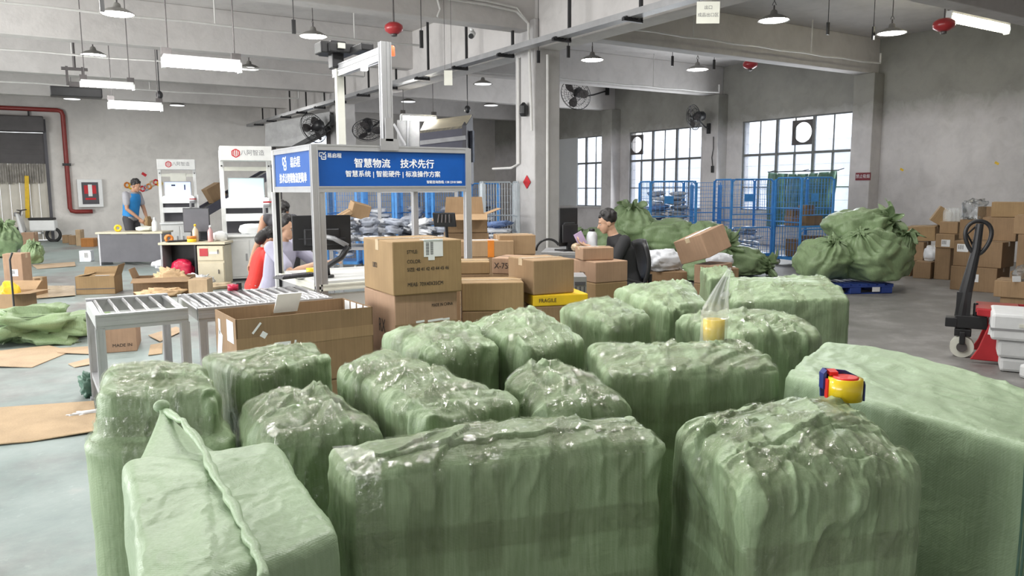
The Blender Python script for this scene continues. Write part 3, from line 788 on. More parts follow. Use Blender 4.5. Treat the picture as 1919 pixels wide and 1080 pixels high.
# red sign on the corner pilaster
a, b_ = WX(1604, 324, XW - 0.42), WX(1631, 338, XW - 0.42)
t = thing('wall_sign', 'dark red sign with white writing on the corner pilaster', 'sign', (XW - 0.42, (a.y + b_.y) / 2, (a.z + b_.z) / 2))
W, H = abs(a.y - b_.y), a.z - b_.z
MB().box((0, 0, 0), (0.02, W, H)).build('board', M['sign_red'], t)
text('禁止吸烟', H * 0.55, M['sign_white'], t, (-0.013, 0, 0), LEFTS, sx=0.9)
for px, py, lab in ((1690, 318, 'small yellow paper scrap on the right wall, the one beside the red sign'), (1868, 306, 'small yellow paper scrap on the right wall above the cartons')):
    p = WX(px, py, XW - 0.005); tag(MB().box((0, 0, 0), (0.006, 0.09, 0.05), (R(30), 0, 0)).build('paper_scrap', M['yellow'], loc=p), lab, 'paper')
# ------------------------------------------------------------------ scanning booth with the blue signs
dL = 6.5
FLp = D(590, 352, dL); BX, BY = FLp.x, FLp.y
BW, BD = 1.46, 1.16
PR = 0.045
def profile(mb, a, b, w=PR):
    """an aluminium slot profile: a core with four corner ribs"""
    a, b = Vector(a), Vector(b); mb.bar(a, b, w, w)
    z = (b - a).normalized(); u = Vector((1, 0, 0)) if abs(z.x) < 0.9 else Vector((0, 1, 0)); v = z.cross(u)
    for s1 in (-1, 1):
        for s2 in (-1, 1):
            o = u * (s1 * w * 0.42) + v * (s2 * w * 0.42); mb.bar(a + o, b + o, w * 0.3, w * 0.3)
M['alu'] = plain('brushed_aluminium', (0.50, 0.505, 0.52), 0.38, 0.55, 0.06)
t = thing('scanning_booth', 'aluminium scanning booth with blue sign boards and a tall camera mast', 'booth', (BX, BY, 0))
for x, y, m in ((0, 0, 'alu'), (BW, 0, 'alu'), (BW, BD, 'alu'), (0, BD, 'cream')):
    f = MB(); profile(f, (x, y, 0), (x, y, 1.975), 0.05)
    if (x, y) == (0, 0): profile(f, (0.055, 0, 0), (0.055, 0, 1.6), 0.04)
    f.box((x, y, 0.01), (0.09, 0.09, 0.02)); f.build('post', M[m], t)
SZ0, SZ1 = 1.605, 1.955
for z in (SZ0, SZ1):
    for a, b_ in (((0, 0), (BW, 0)), ((0, BD), (BW, BD)), ((0, 0), (0, BD)), ((BW, 0), (BW, BD))):
        f = MB(); profile(f, (a[0], a[1], z), (b_[0], b_[1], z), 0.045); f.build('rail', M['alu'], t)
sg = MB().box((BW / 2, 0, (SZ0 + SZ1) / 2), (BW - 0.05, 0.02, SZ1 - SZ0 - 0.04)).build('front_sign', M['sign_blue'], t)
yk = -0.0115
text('智慧物流', 0.084, M['sign_white'], sg, (0.515, yk, 1.822), FRONT, bold=0.002)
text('技术先行', 0.084, M['sign_white'], sg, (0.945, yk, 1.822), FRONT, bold=0.002)
text('智慧系统 | 智能硬件 | 标准操作方案', 0.058, M['sign_white'], sg, (0.72, yk, 1.732), FRONT, bold=0.0012)
text('智能咨询热线: 138 2318 5885', 0.029, M['sign_white'], sg, (1.215, yk, 1.664), FRONT, bold=0.0006)
text('易启程', 0.042, M['sign_white'], sg, (0.175, yk, 1.885), FRONT, bold=0.001)
def logo(parent, c, s, axis='front'):
    """two linked open squares with a tick"""
    f = MB(); w = s * 0.13
    def seg(a, b_):
        if axis == 'front': f.bar((c[0] + a[0] * s, c[1], c[2] + a[1] * s), (c[0] + b_[0] * s, c[1], c[2] + b_[1] * s), w, 0.002, up=(0, 1, 0))
        else: f.bar((c[0] + w * 0.42, c[1] - a[0] * s, c[2] + a[1] * s), (c[0] + w * 0.42, c[1] - b_[0] * s, c[2] + b_[1] * s), w, w, up=(1, 0, 0))
    for a, b_ in (((-.5, .4), (-.5, -.1)), ((-.5, .4), (0.05, .4)), ((-.5, -.1), (-.1, -.1)), ((0.05, .4), (0.05, 0.1)), ((-.2, .1), (-.2, -.5)), ((-.2, -.5), (.4, -.5)), ((.4, -.5), (.4, .2)), ((.1, .1), (.4, .5)), ((0.0, -.2), (.4, -.2))):
        seg(a, b_)
    f.build('logo', M['sign_white'], parent)
logo(sg, (0.075, yk, 1.885), 0.06)
sd = MB().box((0, BD / 2, (SZ0 + SZ1) / 2), (0.02, BD - 0.05, SZ1 - SZ0 - 0.04)).build('side_sign', M['sign_blue_side'], t)
text('技术让跨境物流更简单', 0.094, M['sign_white'], sd, (-0.0115, BD / 2, 1.70), LEFTS, sx=0.88, bold=0.002)
text('易启程', 0.10, M['sign_white'], sd, (-0.0115, BD * 0.42, 1.84), LEFTS, bold=0.002)
logo(sd, (-0.0115, BD * 0.70, 1.845), 0.115, 'side')
# slim white guard frame with a black edge strip beside the rear left post
q = D(516, 450, 7.42); gx, gy = q.x - BX, q.y - BY
MB().box((gx, gy, 0.79), (0.03, 0.03, 1.58)).build('guard_post', M['bright'], t); MB().box((gx + 0.035, gy + 0.01, 0.79), (0.035, 0.03, 1.56)).build('edge_strip', M['black'], t)
# mast
MX = 0.66
f = MB(); profile(f, (MX, 0.03, 1.6), (MX, 0.03, 2.87), 0.06); profile(f, (MX + 0.045, 0.03, 1.98), (MX + 0.045, 0.03, 2.87), 0.04); f.build('mast_post', M['alu'], t)
f = MB(); f.box((MX, BD - 0.02, 2.32), (0.075, 0.06, 1.0)); f.build('mast_light_post', M['cream'], t)
f = MB(); profile(f, (MX, BD, 1.98), (MX, BD, 2.80), 0.05); f.build('mast_post', M['alu'], t)
f = MB()
for dz in (0, 0.06): profile(f, (MX, 0.05, 2.80 - dz), (MX, BD + 0.1, 2.80 - dz), 0.05)
f.build('mast_beam', M['alu'], t)
f = MB(); f.box((MX + 0.01, -0.03, 1.99), (0.17, 0.014, 0.1)); f.box((MX + 0.01, -0.03, 2.12), (0.07, 0.014, 0.2)); f.build('mast_bracket', M['grey'], t)
f = MB(); f.box((MX, BD + 0.02, 2.97), (0.28, 0.34, 0.09)); f.box((MX - 0.16, BD - 0.02, 2.97), (0.1, 0.2, 0.11)); f.box((MX + 0.14, BD - 0.28, 2.95), (0.13, 0.3, 0.07)); f.box((MX - 0.02, BD, 2.86), (0.12, 0.13, 0.15)); f.box((MX, BD + 0.05, 3.03), (0.16, 0.16, 0.05))
f.build('mast_camera', M['black'], t, bevel=0.012)
MB().box((MX - 0.02, BD - 0.165, 2.985), (0.07, 0.02, 0.05)).build('camera_label', M['cream'], t)
f = MB(); f.lathe([(0.022, 0), (0.022, 0.07), (0.012, 0.085)], 12, (MX + 0.085, 0.03, 2.76)); f.build('indicator_light', M['red_lamp'], t, True)
MB().box((MX - 0.05, 0.35, 2.69), (0.05, 0.05, 0.05)).build('mast_lamp', M['led_glow'], t)
# work surface
TZT = 0.80
f = MB(); f.box((BW / 2, BD / 2 + 0.02, TZT), (BW - 0.05, BD - 0.1, 0.03)); f.build('worktop', M['white'], t)
for a, b_ in (((0, 0), (BW, 0)), ((0, BD), (BW, BD)), ((0, 0), (0, BD)), ((BW, 0), (BW, BD))):
    f = MB(); profile(f, (a[0], a[1], TZT - 0.03), (b_[0], b_[1], TZT - 0.03), 0.05); f.build('table_rail', M['cream'], t)
MB().box((BW / 2, 0.03, 0.60), (BW - 0.06, 0.03, 0.22)).build('front_panel', M['white'], t)
MB().box((BW / 2, 0.0, 0.45), (BW - 0.06, 0.06, 0.05)).build('lower_rail', M['cream'], t)
MB().box((0.01, BD / 2, 0.60), (0.02, BD - 0.08, 0.26)).build('side_panel', M['grey'], t)
# monitor on its arm
def monitor(loc, rz, label, w, h, stand='desk', group=None, zc=None, screen=None, scr_front=False):
    m = thing('monitor', label, 'monitor', loc, rz, group)
    zc = zc if zc is not None else h / 2 + 0.12
    f = MB(); f.box((0, 0, zc), (w, 0.022, h)); f.build('display_case', M['black'], m, bevel=0.006)
    f = MB(); f.box((0, -0.018, zc - h * 0.12), (w * 0.62, 0.03, h * 0.5)); f.build('back_cover', M['black'], m, bevel=0.015)
    f = MB(); f.box((0, -0.034, zc + h * -0.16), (w * 0.8, 0.004, 0.004)); f.build('back_seam', M['darkgrey'], m)
    MB().box((0, 0.0125, zc), (w * 0.95, 0.003, h * 0.92)).build('screen', M[screen or 'darkgrey'], m)
    if stand == 'desk':
        f = MB(); f.box((0, 0, 0.008), (0.24, 0.18, 0.016)); f.box((0, -0.03, zc / 2), (0.07, 0.03, zc)); f.build('stand', M['black'], m)
    return m
p = D(603, 437, 6.95)
m = monitor((p.x, p.y, TZT + 0.018), R(-14), 'black monitor seen from behind inside the blue-signed booth', 0.515, 0.315, None, None, p.z - TZT - 0.015)
f = MB(); zc = p.z - TZT - 0.015
f.tube([(0.01, -0.04, zc - 0.03), (0.10, -0.07, zc - 0.05), (0.22, -0.09, zc - 0.12)], 0.022, 8); f.build('upper_arm', M['grey'], m, True)
f = MB(); f.tube([(0.22, -0.09, zc - 0.12), (0.16, -0.09, zc - 0.22), (0.03, -0.08, 0.10), (0.03, -0.08, 0.0)], 0.028, 8); f.lathe([(0.06, 0), (0.06, 0.02)], 16, (0.03, -0.08, 0)); f.build('lower_arm', M['black'], m, True)
# things on the worktop of the booth
def on_booth(px, py, z=TZT + 0.015): return G(px, py, z)
p = G(556, 520, TZT + 0.015)
t2 = thing('keyboard', 'black keyboard on the booth table in front of the lavender shirt', 'keyboard', p, R(20))
MB().box((0, 0, 0.012), (0.4, 0.14, 0.022)).build('key_base', M['black'], t2, bevel=0.004)
f = MB(); _ = [f.box((-0.175 + 0.025 * i, -0.05 + 0.025 * j, 0.026), (0.019, 0.019, 0.008)) for i in range(15) for j in range(5)]; f.build('keys', M['darkgrey'], t2)
p = G(583, 512, TZT + 0.015); t2 = thing('tape_roll', 'small yellow tape roll on the booth table beside the keyboard', 'tape', p)
MB().lathe([(0.022, 0), (0.045, 0), (0.045, 0.05), (0.022, 0.05)], 24).build('tape_ring', M['yellow_tape'], t2, True)

# ------------------------------------------------------------------ roller tables
def roller_table(c0, c1, depth, ztop, label, nroll, legs, roller_r=0.022, thick=False):
    """along X from c0.x to c1.x, rollers across Y"""
    x0, x1, y0 = c0.x, c1.x, c0.y; L = x1 - x0
    t = thing('roller_table', label, 'conveyor', (x0, y0, 0))
    for yy in (0, depth):
        f = MB(); f.box((L / 2, yy, ztop - 0.05), (L, 0.04, 0.1)); f.box((L / 2, yy, ztop + 0.0), (L, 0.055, 0.012)); f.box((L / 2, yy + (-0.022 if yy == 0 else 0.022), ztop - 0.055), (L, 0.012, 0.03))
        f.build('side_rail', M['alu'], t)
    for xx in (0.02, L - 0.02):
        MB().box((xx, depth / 2, ztop - 0.05), (0.04, depth, 0.08)).build('end_rail', M['alu'], t)
    for k in range(nroll):
        x = L * (k + 0.6) / nroll
        MB().tube([(x, 0.02, ztop - 0.012), (x, depth - 0.02, ztop - 0.012)], roller_r, 14).build('roller', M['steel'], t, True)
    for xx in legs:
        for yy in (0.0, depth):
            f = MB(); profile(f, (L * xx, yy, 0), (L * xx, yy, ztop - 0.09), 0.05); f.box((L * xx, yy, 0.01), (0.08, 0.08, 0.02)); f.build('leg', M['alu'], t)
        MB().box((L * xx, depth / 2, 0.2), (0.04, depth, 0.04)).build('cross_bar', M['alu'], t)
    return t
a = G(178, 592, 0.78); b_ = G(350, 588, 0.78); c_ = G(176, 561, 0.78)
roller_table(a, WY(352, 588, a.y), max(0.5, c_.y - a.y), 0.78, 'short aluminium roller table standing alone behind the green bales', 6, (0.04, 0.96), 0.012)
a = G(370, 579, 0.745)
roller_table(Vector((a.x, a.y, 0)), Vector((BX - 0.05, a.y, 0)), 0.85, 0.745, 'longer roller table with steel rollers leading into the blue-signed booth', 13, (0.03, 0.5, 0.97), 0.028)
ROLL_Y = a.y
p = G(555, 527, 0.775); p = Vector((BX - 0.62, ROLL_Y + 0.85, 0.757))
t2 = thing('tape_dispenser', 'small pink and black tape dispenser on the rail of the longer roller table', 'dispenser', p, 0.3)
MB().lathe([(0.02, 0), (0.045, 0), (0.045, 0.05), (0.02, 0.05)], 20).build('tape_ring', M['pinkred'], t2, True)
MB().box((0.04, 0, 0.03), (0.05, 0.055, 0.06)).build('cutter', M['black'], t2)

# ------------------------------------------------------------------ white scanning stations
def station(px_l, px_r, py_b, label, scr, group='white scanning stations'):
    a, b_ = G(px_l, py_b), G(px_r, py_b); W = (b_ - a).dot(RGT) / 0.9
    W = 0.86; D_ = 0.55
    t = thing('scanning_station', label, 'workstation', (a.x, a.y, 0), R(-10), group)
    H = 2.36
    for x in (0.03, W - 0.03):
        MB().box((x, D_ - 0.2, 1.35), (0.075, 0.1, 1.9)).build('upright', M['white'], t, bevel=0.006)
    hb = MB().box((W / 2, 0.12, H - 0.125), (W, 0.5, 0.25)).build('header_box', M['white'], t, bevel=0.012)
    text('八阿智造', 0.105, M['grey_ink'], hb, (W * 0.62, -0.1315, H - 0.12), FRONT, sx=0.95)
    f = MB(); cx, cz = W * 0.3, H - 0.125
    for k in range(6):
        an = math.pi / 6 + k * math.pi / 3; a2 = an + math.pi / 3
        f.bar((cx + 0.07 * math.cos(an), -0.132, cz + 0.07 * math.sin(an)), (cx + 0.07 * math.cos(a2), -0.132, cz + 0.07 * math.sin(a2)), 0.018, 0.003, up=(0, 1, 0))
    for dx in (-0.032, 0, 0.032): f.box((cx + dx, -0.132, cz + 0.005), (0.012, 0.003, 0.085 if dx else 0.1))
    f.build('logo', M['red_paper'], hb)
    MB().box((W / 2, D_ - 0.22, 1.98), (W - 0.06, 0.05, 0.07)).build('cross_bar', M['cream'], t)
    for x in (0.03, W - 0.03): MB().tube([(x, D_ - 0.265, 2.03), (x, D_ - 0.25, 2.03)], 0.014, 10).build('bolt', M['black'], t)
    mo = MB().box((W / 2, 0.24, 1.64), (0.62, 0.04, 0.37)).build('monitor', M['grey'], t, bevel=0.006)
    MB().box((W / 2, 0.217, 1.64), (0.585, 0.004, 0.335)).build('screen', M[scr], mo)
    if scr == 'screen_blue':
        f = MB(); f.box((W / 2 - 0.10, 0.213, 1.73), (0.09, 0.003, 0.04)); f.box((W / 2 + 0.16, 0.213, 1.68), (0.03, 0.003, 0.13)); f.build('screen_window', M['screen_dark'], mo)
        MB().box((W / 2 + 0.02, 0.30, 1.92), (0.36, 0.01, 0.22)).build('paper_sheet', M['cream'], t)
    for z, h in ((1.37, 0.17), (1.12, 0.13)):
        MB().box((W / 2, 0.22, z), (W - 0.12, 0.2, h)).build('shelf_panel', M['bright'], t, bevel=0.008)
    MB().box((W / 2, 0.09, 1.455), (W - 0.2, 0.03, 0.02)).build('light_bar', M['led_glow'], t)
    MB().box((W / 2, 0.36, 1.24), (W - 0.14, 0.02, 0.12)).build('back_gap', M['darkgrey'], t)
    f = MB(); f.box((W - 0.12, 0.05, 1.33), (0.12, 0.1, 0.05)); f.box((W - 0.16, 0.05, 1.2), (0.05, 0.08, 0.2)); f.build('scanner_arm', M['grey'], t, bevel=0.01)
    MB().box((W - 0.1, 0.0, 1.39), (0.16, 0.03, 0.03)).build('scanner_grip', M['jack_red'], t, bevel=0.008)
    MB().box((W + 0.02, 0.25, 1.25), (0.04, 0.26, 0.5)).build('side_wing', M['bright'], t, bevel=0.008)
    cb = MB().box((W / 2, 0.3, 0.41), (W, 0.6, 0.74)).build('cabinet', M['white'], t, bevel=0.008)
    MB().box((W / 2, 0.3, 0.03), (W - 0.1, 0.5, 0.06)).build('plinth', M['darkgrey'], t)
    for s in (0, 1):
        dr = MB().box((W * (0.26 + 0.48 * s), -0.006, 0.40), (W * 0.44, 0.016, 0.64)).build('door', M['white'], cb, bevel=0.004)
        MB().box((W * (0.42 + 0.16 * s), -0.02, 0.42), (0.03, 0.014, 0.13)).build('handle', M['grey'], dr)
    MB().box((W / 2, 0.27, 0.80), (W + 0.04, 0.66, 0.04)).build('worktop', M['bright'], t, bevel=0.006)
    MB().box((W / 2, 0.5, 0.95), (W - 0.15, 0.02, 0.24)).build('back_panel', M['darkgrey'], t)
    return t
st1 = station(424, 515, 528, 'white scanning station with a pale teal screen beside the blue booth', 'screen_teal')
st2 = station(305, 372, 480, 'white scanning station with a bluish screen farther back by the worker', 'screen_blue')
# bag of foam on the nearer station's worktop
def blob(name, loc, r, m, label=None, cat=None, group=None, seed=0, amp=0.22, freq=3.0, n=36, flat=True, parent=None, rz=0, squash=1.0):
    vs = []; nu, nv = n, n // 2
    th = np.linspace(0, math.pi, nv + 1); ph = np.linspace(0, 2 * math.pi, nu, endpoint=False)
    T, P = np.meshgrid(th, ph, indexing='ij')
    u = np.stack([np.sin(T) * np.cos(P), np.sin(T) * np.sin(P), np.cos(T)], -1).reshape(-1, 3)
    e = 0.62
    su = np.sign(u) * np.abs(u) ** e
    su /= np.maximum(1e-6, np.linalg.norm(su, axis=1))[:, None] ** 0.55
    k = 1 + amp * fbm(u * freq + seed * 3.1, seed, 3) - amp * 0.5 * ridged(u * freq * 1.7 + seed, seed + 5, 5.0)
    p = su * k[:, None] * np.array(r)
    p[:, 2] += r[2] * 0.86
    if flat: p[:, 2] = np.maximum(p[:, 2], 0.0 + 0.004 * u[:, 2])
    fs = []
    for j in range(nv):
        for i in range(nu):
            i2 = (i + 1) % nu; fs.append((j * nu + i, (j + 1) * nu + i, (j + 1) * nu + i2, j * nu + i2))
    mb = MB().add(p.tolist(), fs)
    o = mb.build(name, m, parent, True, loc=loc, rot=(0, 0, rz))
    if label: tag(o, label, cat, group)
    return o
def local(t, x, y, z): return t.matrix_basis @ Vector((x, y, z))
bpy.context.view_layer.update()
blob('foam_bag', st1.location + Vector((0.50, 0.03, 0.824)), (0.24, 0.10, 0.10), M['bright'], 'white plastic bag of foam on the station beside the booth', 'bag', None, 3, 0.15)

# ------------------------------------------------------------------ desks at the left
def desk(px, py, w, d, h, rz, label, front=True):
    p = G(px, py); t = thing('desk', label, 'desk', (p.x, p.y, 0), rz)
    MB().box((w / 2, d / 2, h - 0.02), (w + 0.06, d + 0.04, 0.04)).build('desktop', M['beige'], t, bevel=0.005)
    for x in (0.02, w - 0.02): MB().box((x, d / 2, (h - 0.04) / 2), (0.03, d - 0.04, h - 0.04)).build('side_panel', M['grey'], t)
    if front: MB().box((w / 2, 0.03, (h - 0.04) / 2 + 0.03), (w - 0.07, 0.02, h - 0.12)).build('front_panel', M['darkgrey'], t)
    return t
dk1 = desk(186, 498, 1.34, 0.62, 0.72, R(-28), 'grey-fronted desk with a beige top in front of the back wall')
# cluttered desk with a drawer unit
p = G(303, 536); dk2 = thing('desk', 'cluttered beige desk with an open leg space holding a red bag', 'desk', (p.x, p.y, 0), R(-28))
W2, D2, H2 = 1.06, 0.50, 0.73
MB().box((W2 / 2, D2 / 2, H2 - 0.02), (W2 + 0.04, D2, 0.04)).build('desktop', M['beige'], dk2, bevel=0.005)
f = MB(); f.box((0.02, D2 / 2, 0.345), (0.03, D2 - 0.05, 0.69))
for k in range(5): f.box((0.0, 0.1 + k * 0.13, 0.35), (0.03, 0.03, 0.66))
f.build('side_panel', M['grey'], dk2)
MB().box((W2 * 0.32, D2 - 0.04, 0.345), (W2 * 0.6, 0.02, 0.69)).build('back_panel', M['black'], dk2)
MB().box((W2 * 0.54, D2 / 2, 0.345), (0.03, D2 - 0.05, 0.69)).build('inner_panel', M['black'], dk2)
cb = MB().box((W2 * 0.78, D2 / 2, 0.34), (W2 * 0.42, D2 - 0.06, 0.66)).build('drawer_unit', M['beige'], dk2, bevel=0.005)
for k, z in enumerate((0.54, 0.20)):
    dr = MB().box((W2 * 0.78, 0.02, z), (W2 * 0.40, 0.02, 0.24 if k == 0 else 0.36)).build('drawer', M['beige'], cb, bevel=0.004)
    MB().box((W2 * 0.90, 0.005, z + 0.03), (0.015, 0.02, 0.07)).build('handle', M['dark_steel'], dr)
MB().box((W2 * 0.68, 0.006, 0.56), (0.14, 0.006, 0.13)).build('round_sticker', M['jack_red'], dk2, bevel=0.05)
MB().box((W2 * 0.84, 0.006, 0.55), (0.16, 0.006, 0.04)).build('white_sticker', M['paper'], dk2)
bpy.context.view_layer.update()
def on(t, x, y, z): return t.matrix_world @ Vector((x, y, z))
blob('red_bag', on(dk2, 0.30, 0.17, 0.002), (0.19, 0.13, 0.23), M['pinkred'], 'crimson plastic bag stuffed under the cluttered desk', 'bag', None, 5, 0.13, 2.6)
def bottle(loc, h, r, body, cap, label, group=None):
    t = thing('bottle', label, 'bottle', loc, 0, group)
    MB().lathe([(r * 0.9, 0), (r, 0.02), (r, h * 0.6), (r * 0.8, h * 0.7), (r * 0.34, h * 0.82), (r * 0.34, h * 0.88)], 20).build('bottle_body', body, t, True)
    MB().lathe([(r * 0.4, h * 0.87), (r * 0.4, h * 0.97), (r * 0.25, h)], 16).build('cap', cap, t, True)
    return t
bottle(on(dk2, 0.52, 0.26, H2), 0.30, 0.05, M['buff_tape'], M['yellow'], 'tall amber bottle with a yellowish cap on the cluttered desk')
bottle(on(dk2, 0.80, 0.16, H2), 0.28, 0.045, plain('pink_bottle', (0.62, 0.36, 0.36), 0.3), M['bright'], 'slim pinkish bottle with a white cap on the cluttered desk')
bottle(on(dk1, 1.12, 0.25, 0.72), 0.30, 0.06, M['bright'], M['bright'], 'white bottle on the grey-fronted desk')
blob('white_bag', on(dk2, 0.90, 0.36, H2), (0.13, 0.10, 0.09), M['bright'], 'white crumpled bag on the cluttered desk behind the pinkish bottle', 'bag', None, 7, 0.15)
t2 = thing('tape_roll', 'orange and yellow tape roll on the cluttered desk', 'tape', on(dk2, 0.50, 0.12, H2), 0.2)
MB().lathe([(0.035, 0), (0.075, 0), (0.075, 0.06), (0.035, 0.06)], 24).build('tape_ring', M['yellow_tape'], t2, True)
MB().lathe([(0.03, 0.06), (0.078, 0.06), (0.078, 0.1), (0.03, 0.1)], 24).build('upper_ring', M['orange_tape'], t2, True)
t2 = thing('keyboard', 'black keyboard among clutter on the beige desk', 'keyboard', on(dk2, 0.25, 0.2, H2), R(10))
MB().box((0, 0, 0.012), (0.38, 0.14, 0.024)).build('key_base', M['black'], t2, bevel=0.004)
f = MB(); _ = [f.box((-0.165 + 0.025 * i, -0.045 + 0.025 * j, 0.028), (0.018, 0.018, 0.008)) for i in range(14) for j in range(4)]; f.build('keys', M['darkgrey'], t2)
m = monitor(on(dk2, 0.50, 0.42, H2), R(150), 'dull grey monitor turned sideways behind the cluttered desk', 0.45, 0.42, 'desk', None, 0.36)
m.children[0].data.materials[0] = M['midgrey']
for k, (x, y) in enumerate(((0.07, 0.25), (0.13, 0.12))):
    t2 = thing('tape_roll', ['amber tape roll on the outer edge of the cluttered desk', 'amber tape roll beside the keyboard of the cluttered desk'][k], 'tape', on(dk2, x, y, H2), 0)
    MB().tube([(0.05 * math.cos(a), 0, 0.06 + 0.05 * math.sin(a)) for a in np.linspace(0, 2 * math.pi, 20, endpoint=False)], 0.02, 8, closed=True).build('tape_ring', M['orange_tape'], t2, True)
# office chair behind the cluttered desk
def office_chair(loc, rz, label, hb=0.5, dz=0.0):
    t = thing('office_chair', label, 'chair', loc, rz)
    f = MB(); f.ellipsoid((0, 0, 0.46 + dz), (0.24, 0.23, 0.05), 20, 10); f.build('seat', M['black'], t, True)
    f = MB(); vs = []; 
    for j in range(9):
        z = 0.55 + hb * j / 8; w = 0.23 * (0.8 + 0.35 * math.sin(math.pi * (0.1 + 0.75 * j / 8)))
        for i in range(9):
            x = -w + 2 * w * i / 8; vs.append((x, 0.23 + 0.05 * math.sin(math.pi * j / 8) - 0.06 * (x / w) ** 2, z - 0.03 * (abs(x) / w) ** 3))
    f.add(vs, [(j * 9 + i, j * 9 + i + 1, j * 9 + i + 10, j * 9 + i + 9) for j in range(8) for i in range(8)])
    o = f.build('backrest', M['black'], t, True); so = o.modifiers.new('t', 'SOLIDIFY'); so.thickness = 0.045
    MB().tube([(0, 0, 0.1), (0, 0, 0.43 + dz)], 0.03, 12).build('gas_lift', M['dark_steel'], t)
    MB().tube([(0, 0.05, 0.44 + dz), (0, 0.3, 0.46 + dz), (0, 0.3, 0.66)], 0.025, 8).build('back_bracket', M['black'], t)
    for s in (-1, 1): MB().tube([(s * 0.25, 0.12, 0.46), (s * 0.3, 0.1, 0.6), (s * 0.3, -0.12, 0.66)], 0.018, 8).build('armrest', M['black'], t)
    for k in range(5):
        a = 2 * math.pi * k / 5 + 0.3; MB().tube([(0, 0, 0.1), (0.28 * math.cos(a), 0.28 * math.sin(a), 0.06)], [0.03, 0.02], 8).ellipsoid((0.28 * math.cos(a), 0.28 * math.sin(a), 0.03), (0.03, 0.03, 0.03), 10, 6).build('caster_leg', M['black'], t)
    return t
office_chair(on(dk2, 0.22, 1.15, 0), R(-150), 'low black office chair behind the cluttered desk', 0.36)
t2 = thing('tape_roll', 'yellow tape roll on the grey-fronted desk', 'tape', on(dk1, 0.36, 0.2, 0.72), 0)
MB().tube([(0.055 * math.cos(a), 0, 0.075 + 0.055 * math.sin(a)) for a in np.linspace(0, 2 * math.pi, 20, endpoint=False)], 0.026, 8, closed=True).build('tape_ring', M['yellow_tape'], t2, True)
blob('paper_pile', on(dk1, 0.88, 0.3, 0.722), (0.16, 0.14, 0.06), M['cream'], 'pale yellow crumpled wrapping on the grey-fronted desk', 'paper', None, 11, 0.2)
blob('cloth_pile', G(325, 502) + Vector((-0.1, 0, 0.002)), (0.28, 0.15, 0.10), M['cloth_white'], 'white plastic sheet crumpled on the floor between the two desks', 'cloth', None, 13, 0.25)

# ------------------------------------------------------------------ inclined belt and sorting machine at the back
a, b_ = D(368, 402, 20.6), D(500, 325, 22.0)
t = thing('belt_conveyor', 'inclined dark belt conveyor rising behind the white stations', 'conveyor', (a.x, a.y, 0))
e = b_ - a; e2 = e * 1.25
f = MB(); f.bar((0, 0, a.z), (e2.x, e2.y, a.z + e2.z), 0.5, 0.06); f.build('belt', M['rubber'], t)
side = Vector((e.x, e.y, 0)).normalized().cross(Vector((0, 0, 1))) * 0.28
for s in (-1, 1):
    o_ = side * s; MB().bar((o_.x, o_.y, a.z - 0.02), (e2.x + o_.x, e2.y + o_.y, a.z + e2.z - 0.02), 0.04, 0.22).build('side_frame', M['slate'], t)
for k in (0.08, 0.5, 0.9):
    for s in (-1, 1):
        q = e2 * k + side * s; MB().box((q.x, q.y, (a.z + q.z - 0.1) / 2), (0.06, 0.06, a.z + q.z - 0.1)).build('leg', M['dark_steel'], t)
# carton riding the belt
q = D(405, 368, 20.1)
def carton(name, label, loc, size, rz=0, m='card_a', rot=None, group=None, tape='top', lab=None, cat='box', seam=True, bevel=0.008):
    """closed carton standing on loc; size (w, d, h)"""
    w, d, h = size
    t = thing(name, label, cat, loc, rz, group)
    if rot: t.rotation_euler = (rot[0], rot[1], rz)
    f = MB(); f.box((0, 0, h / 2), size)
    o = f.build('carton_body', M[m], t, bevel=bevel)
    if seam:
        f = MB(); f.box((0, 0, h + 0.001), (w * 0.99, 0.004, 0.003)); f.build('flap_seam', M['dark_steel'], t)
    if tape:
        f = MB(); tw = min(0.06, d * 0.25)
        f.box((0, 0, h + 0.002), (w + 0.003, tw, 0.002))
        for s in (-1, 1): f.box((s * (w / 2 + 0.001), 0, h - min(0.07, h * 0.2) / 2), (0.002, tw, min(0.07, h * 0.2)))
        f.build('packing_tape', M['buff_tape'], t)
    if lab:
        face, u, v, lw, lh = lab
        f = MB()
        if face == 'front': f.box((u * w / 2, -d / 2 - 0.0015, h * v), (lw, 0.002, lh))
        else: f.box((-w / 2 - 0.0015, u * d / 2, h * v), (0.002, lw, lh))
        f.build('shipping_label', M['paper'], t)
        f = MB()
        for k in range(7):
            x = (-0.38 + 0.07 * k) * lw
            if face == 'front': f.box((u * w / 2 + x, -d / 2 - 0.003, h * v + lh * 0.1), (lw * (0.02 + 0.02 * (k % 3 == 0)), 0.001, lh * 0.55))
            else: f.box((-w / 2 - 0.003, u * d / 2 - x, h * v + lh * 0.1), (0.001, lw * (0.02 + 0.02 * (k % 3 == 0)), lh * 0.55))
        f.build('bar_code', M['ink'], t)
    return t
an = math.atan2(e.z, math.hypot(e.x, e.y))
c = carton('cardboard_box', 'brown carton riding up the inclined belt', a + e * 0.30 + Vector((0, 0, 0.05)), (0.42, 0.36, 0.42), math.atan2(e.y, e.x), 'card_a', rot=(0, -an, 0), tape=None)
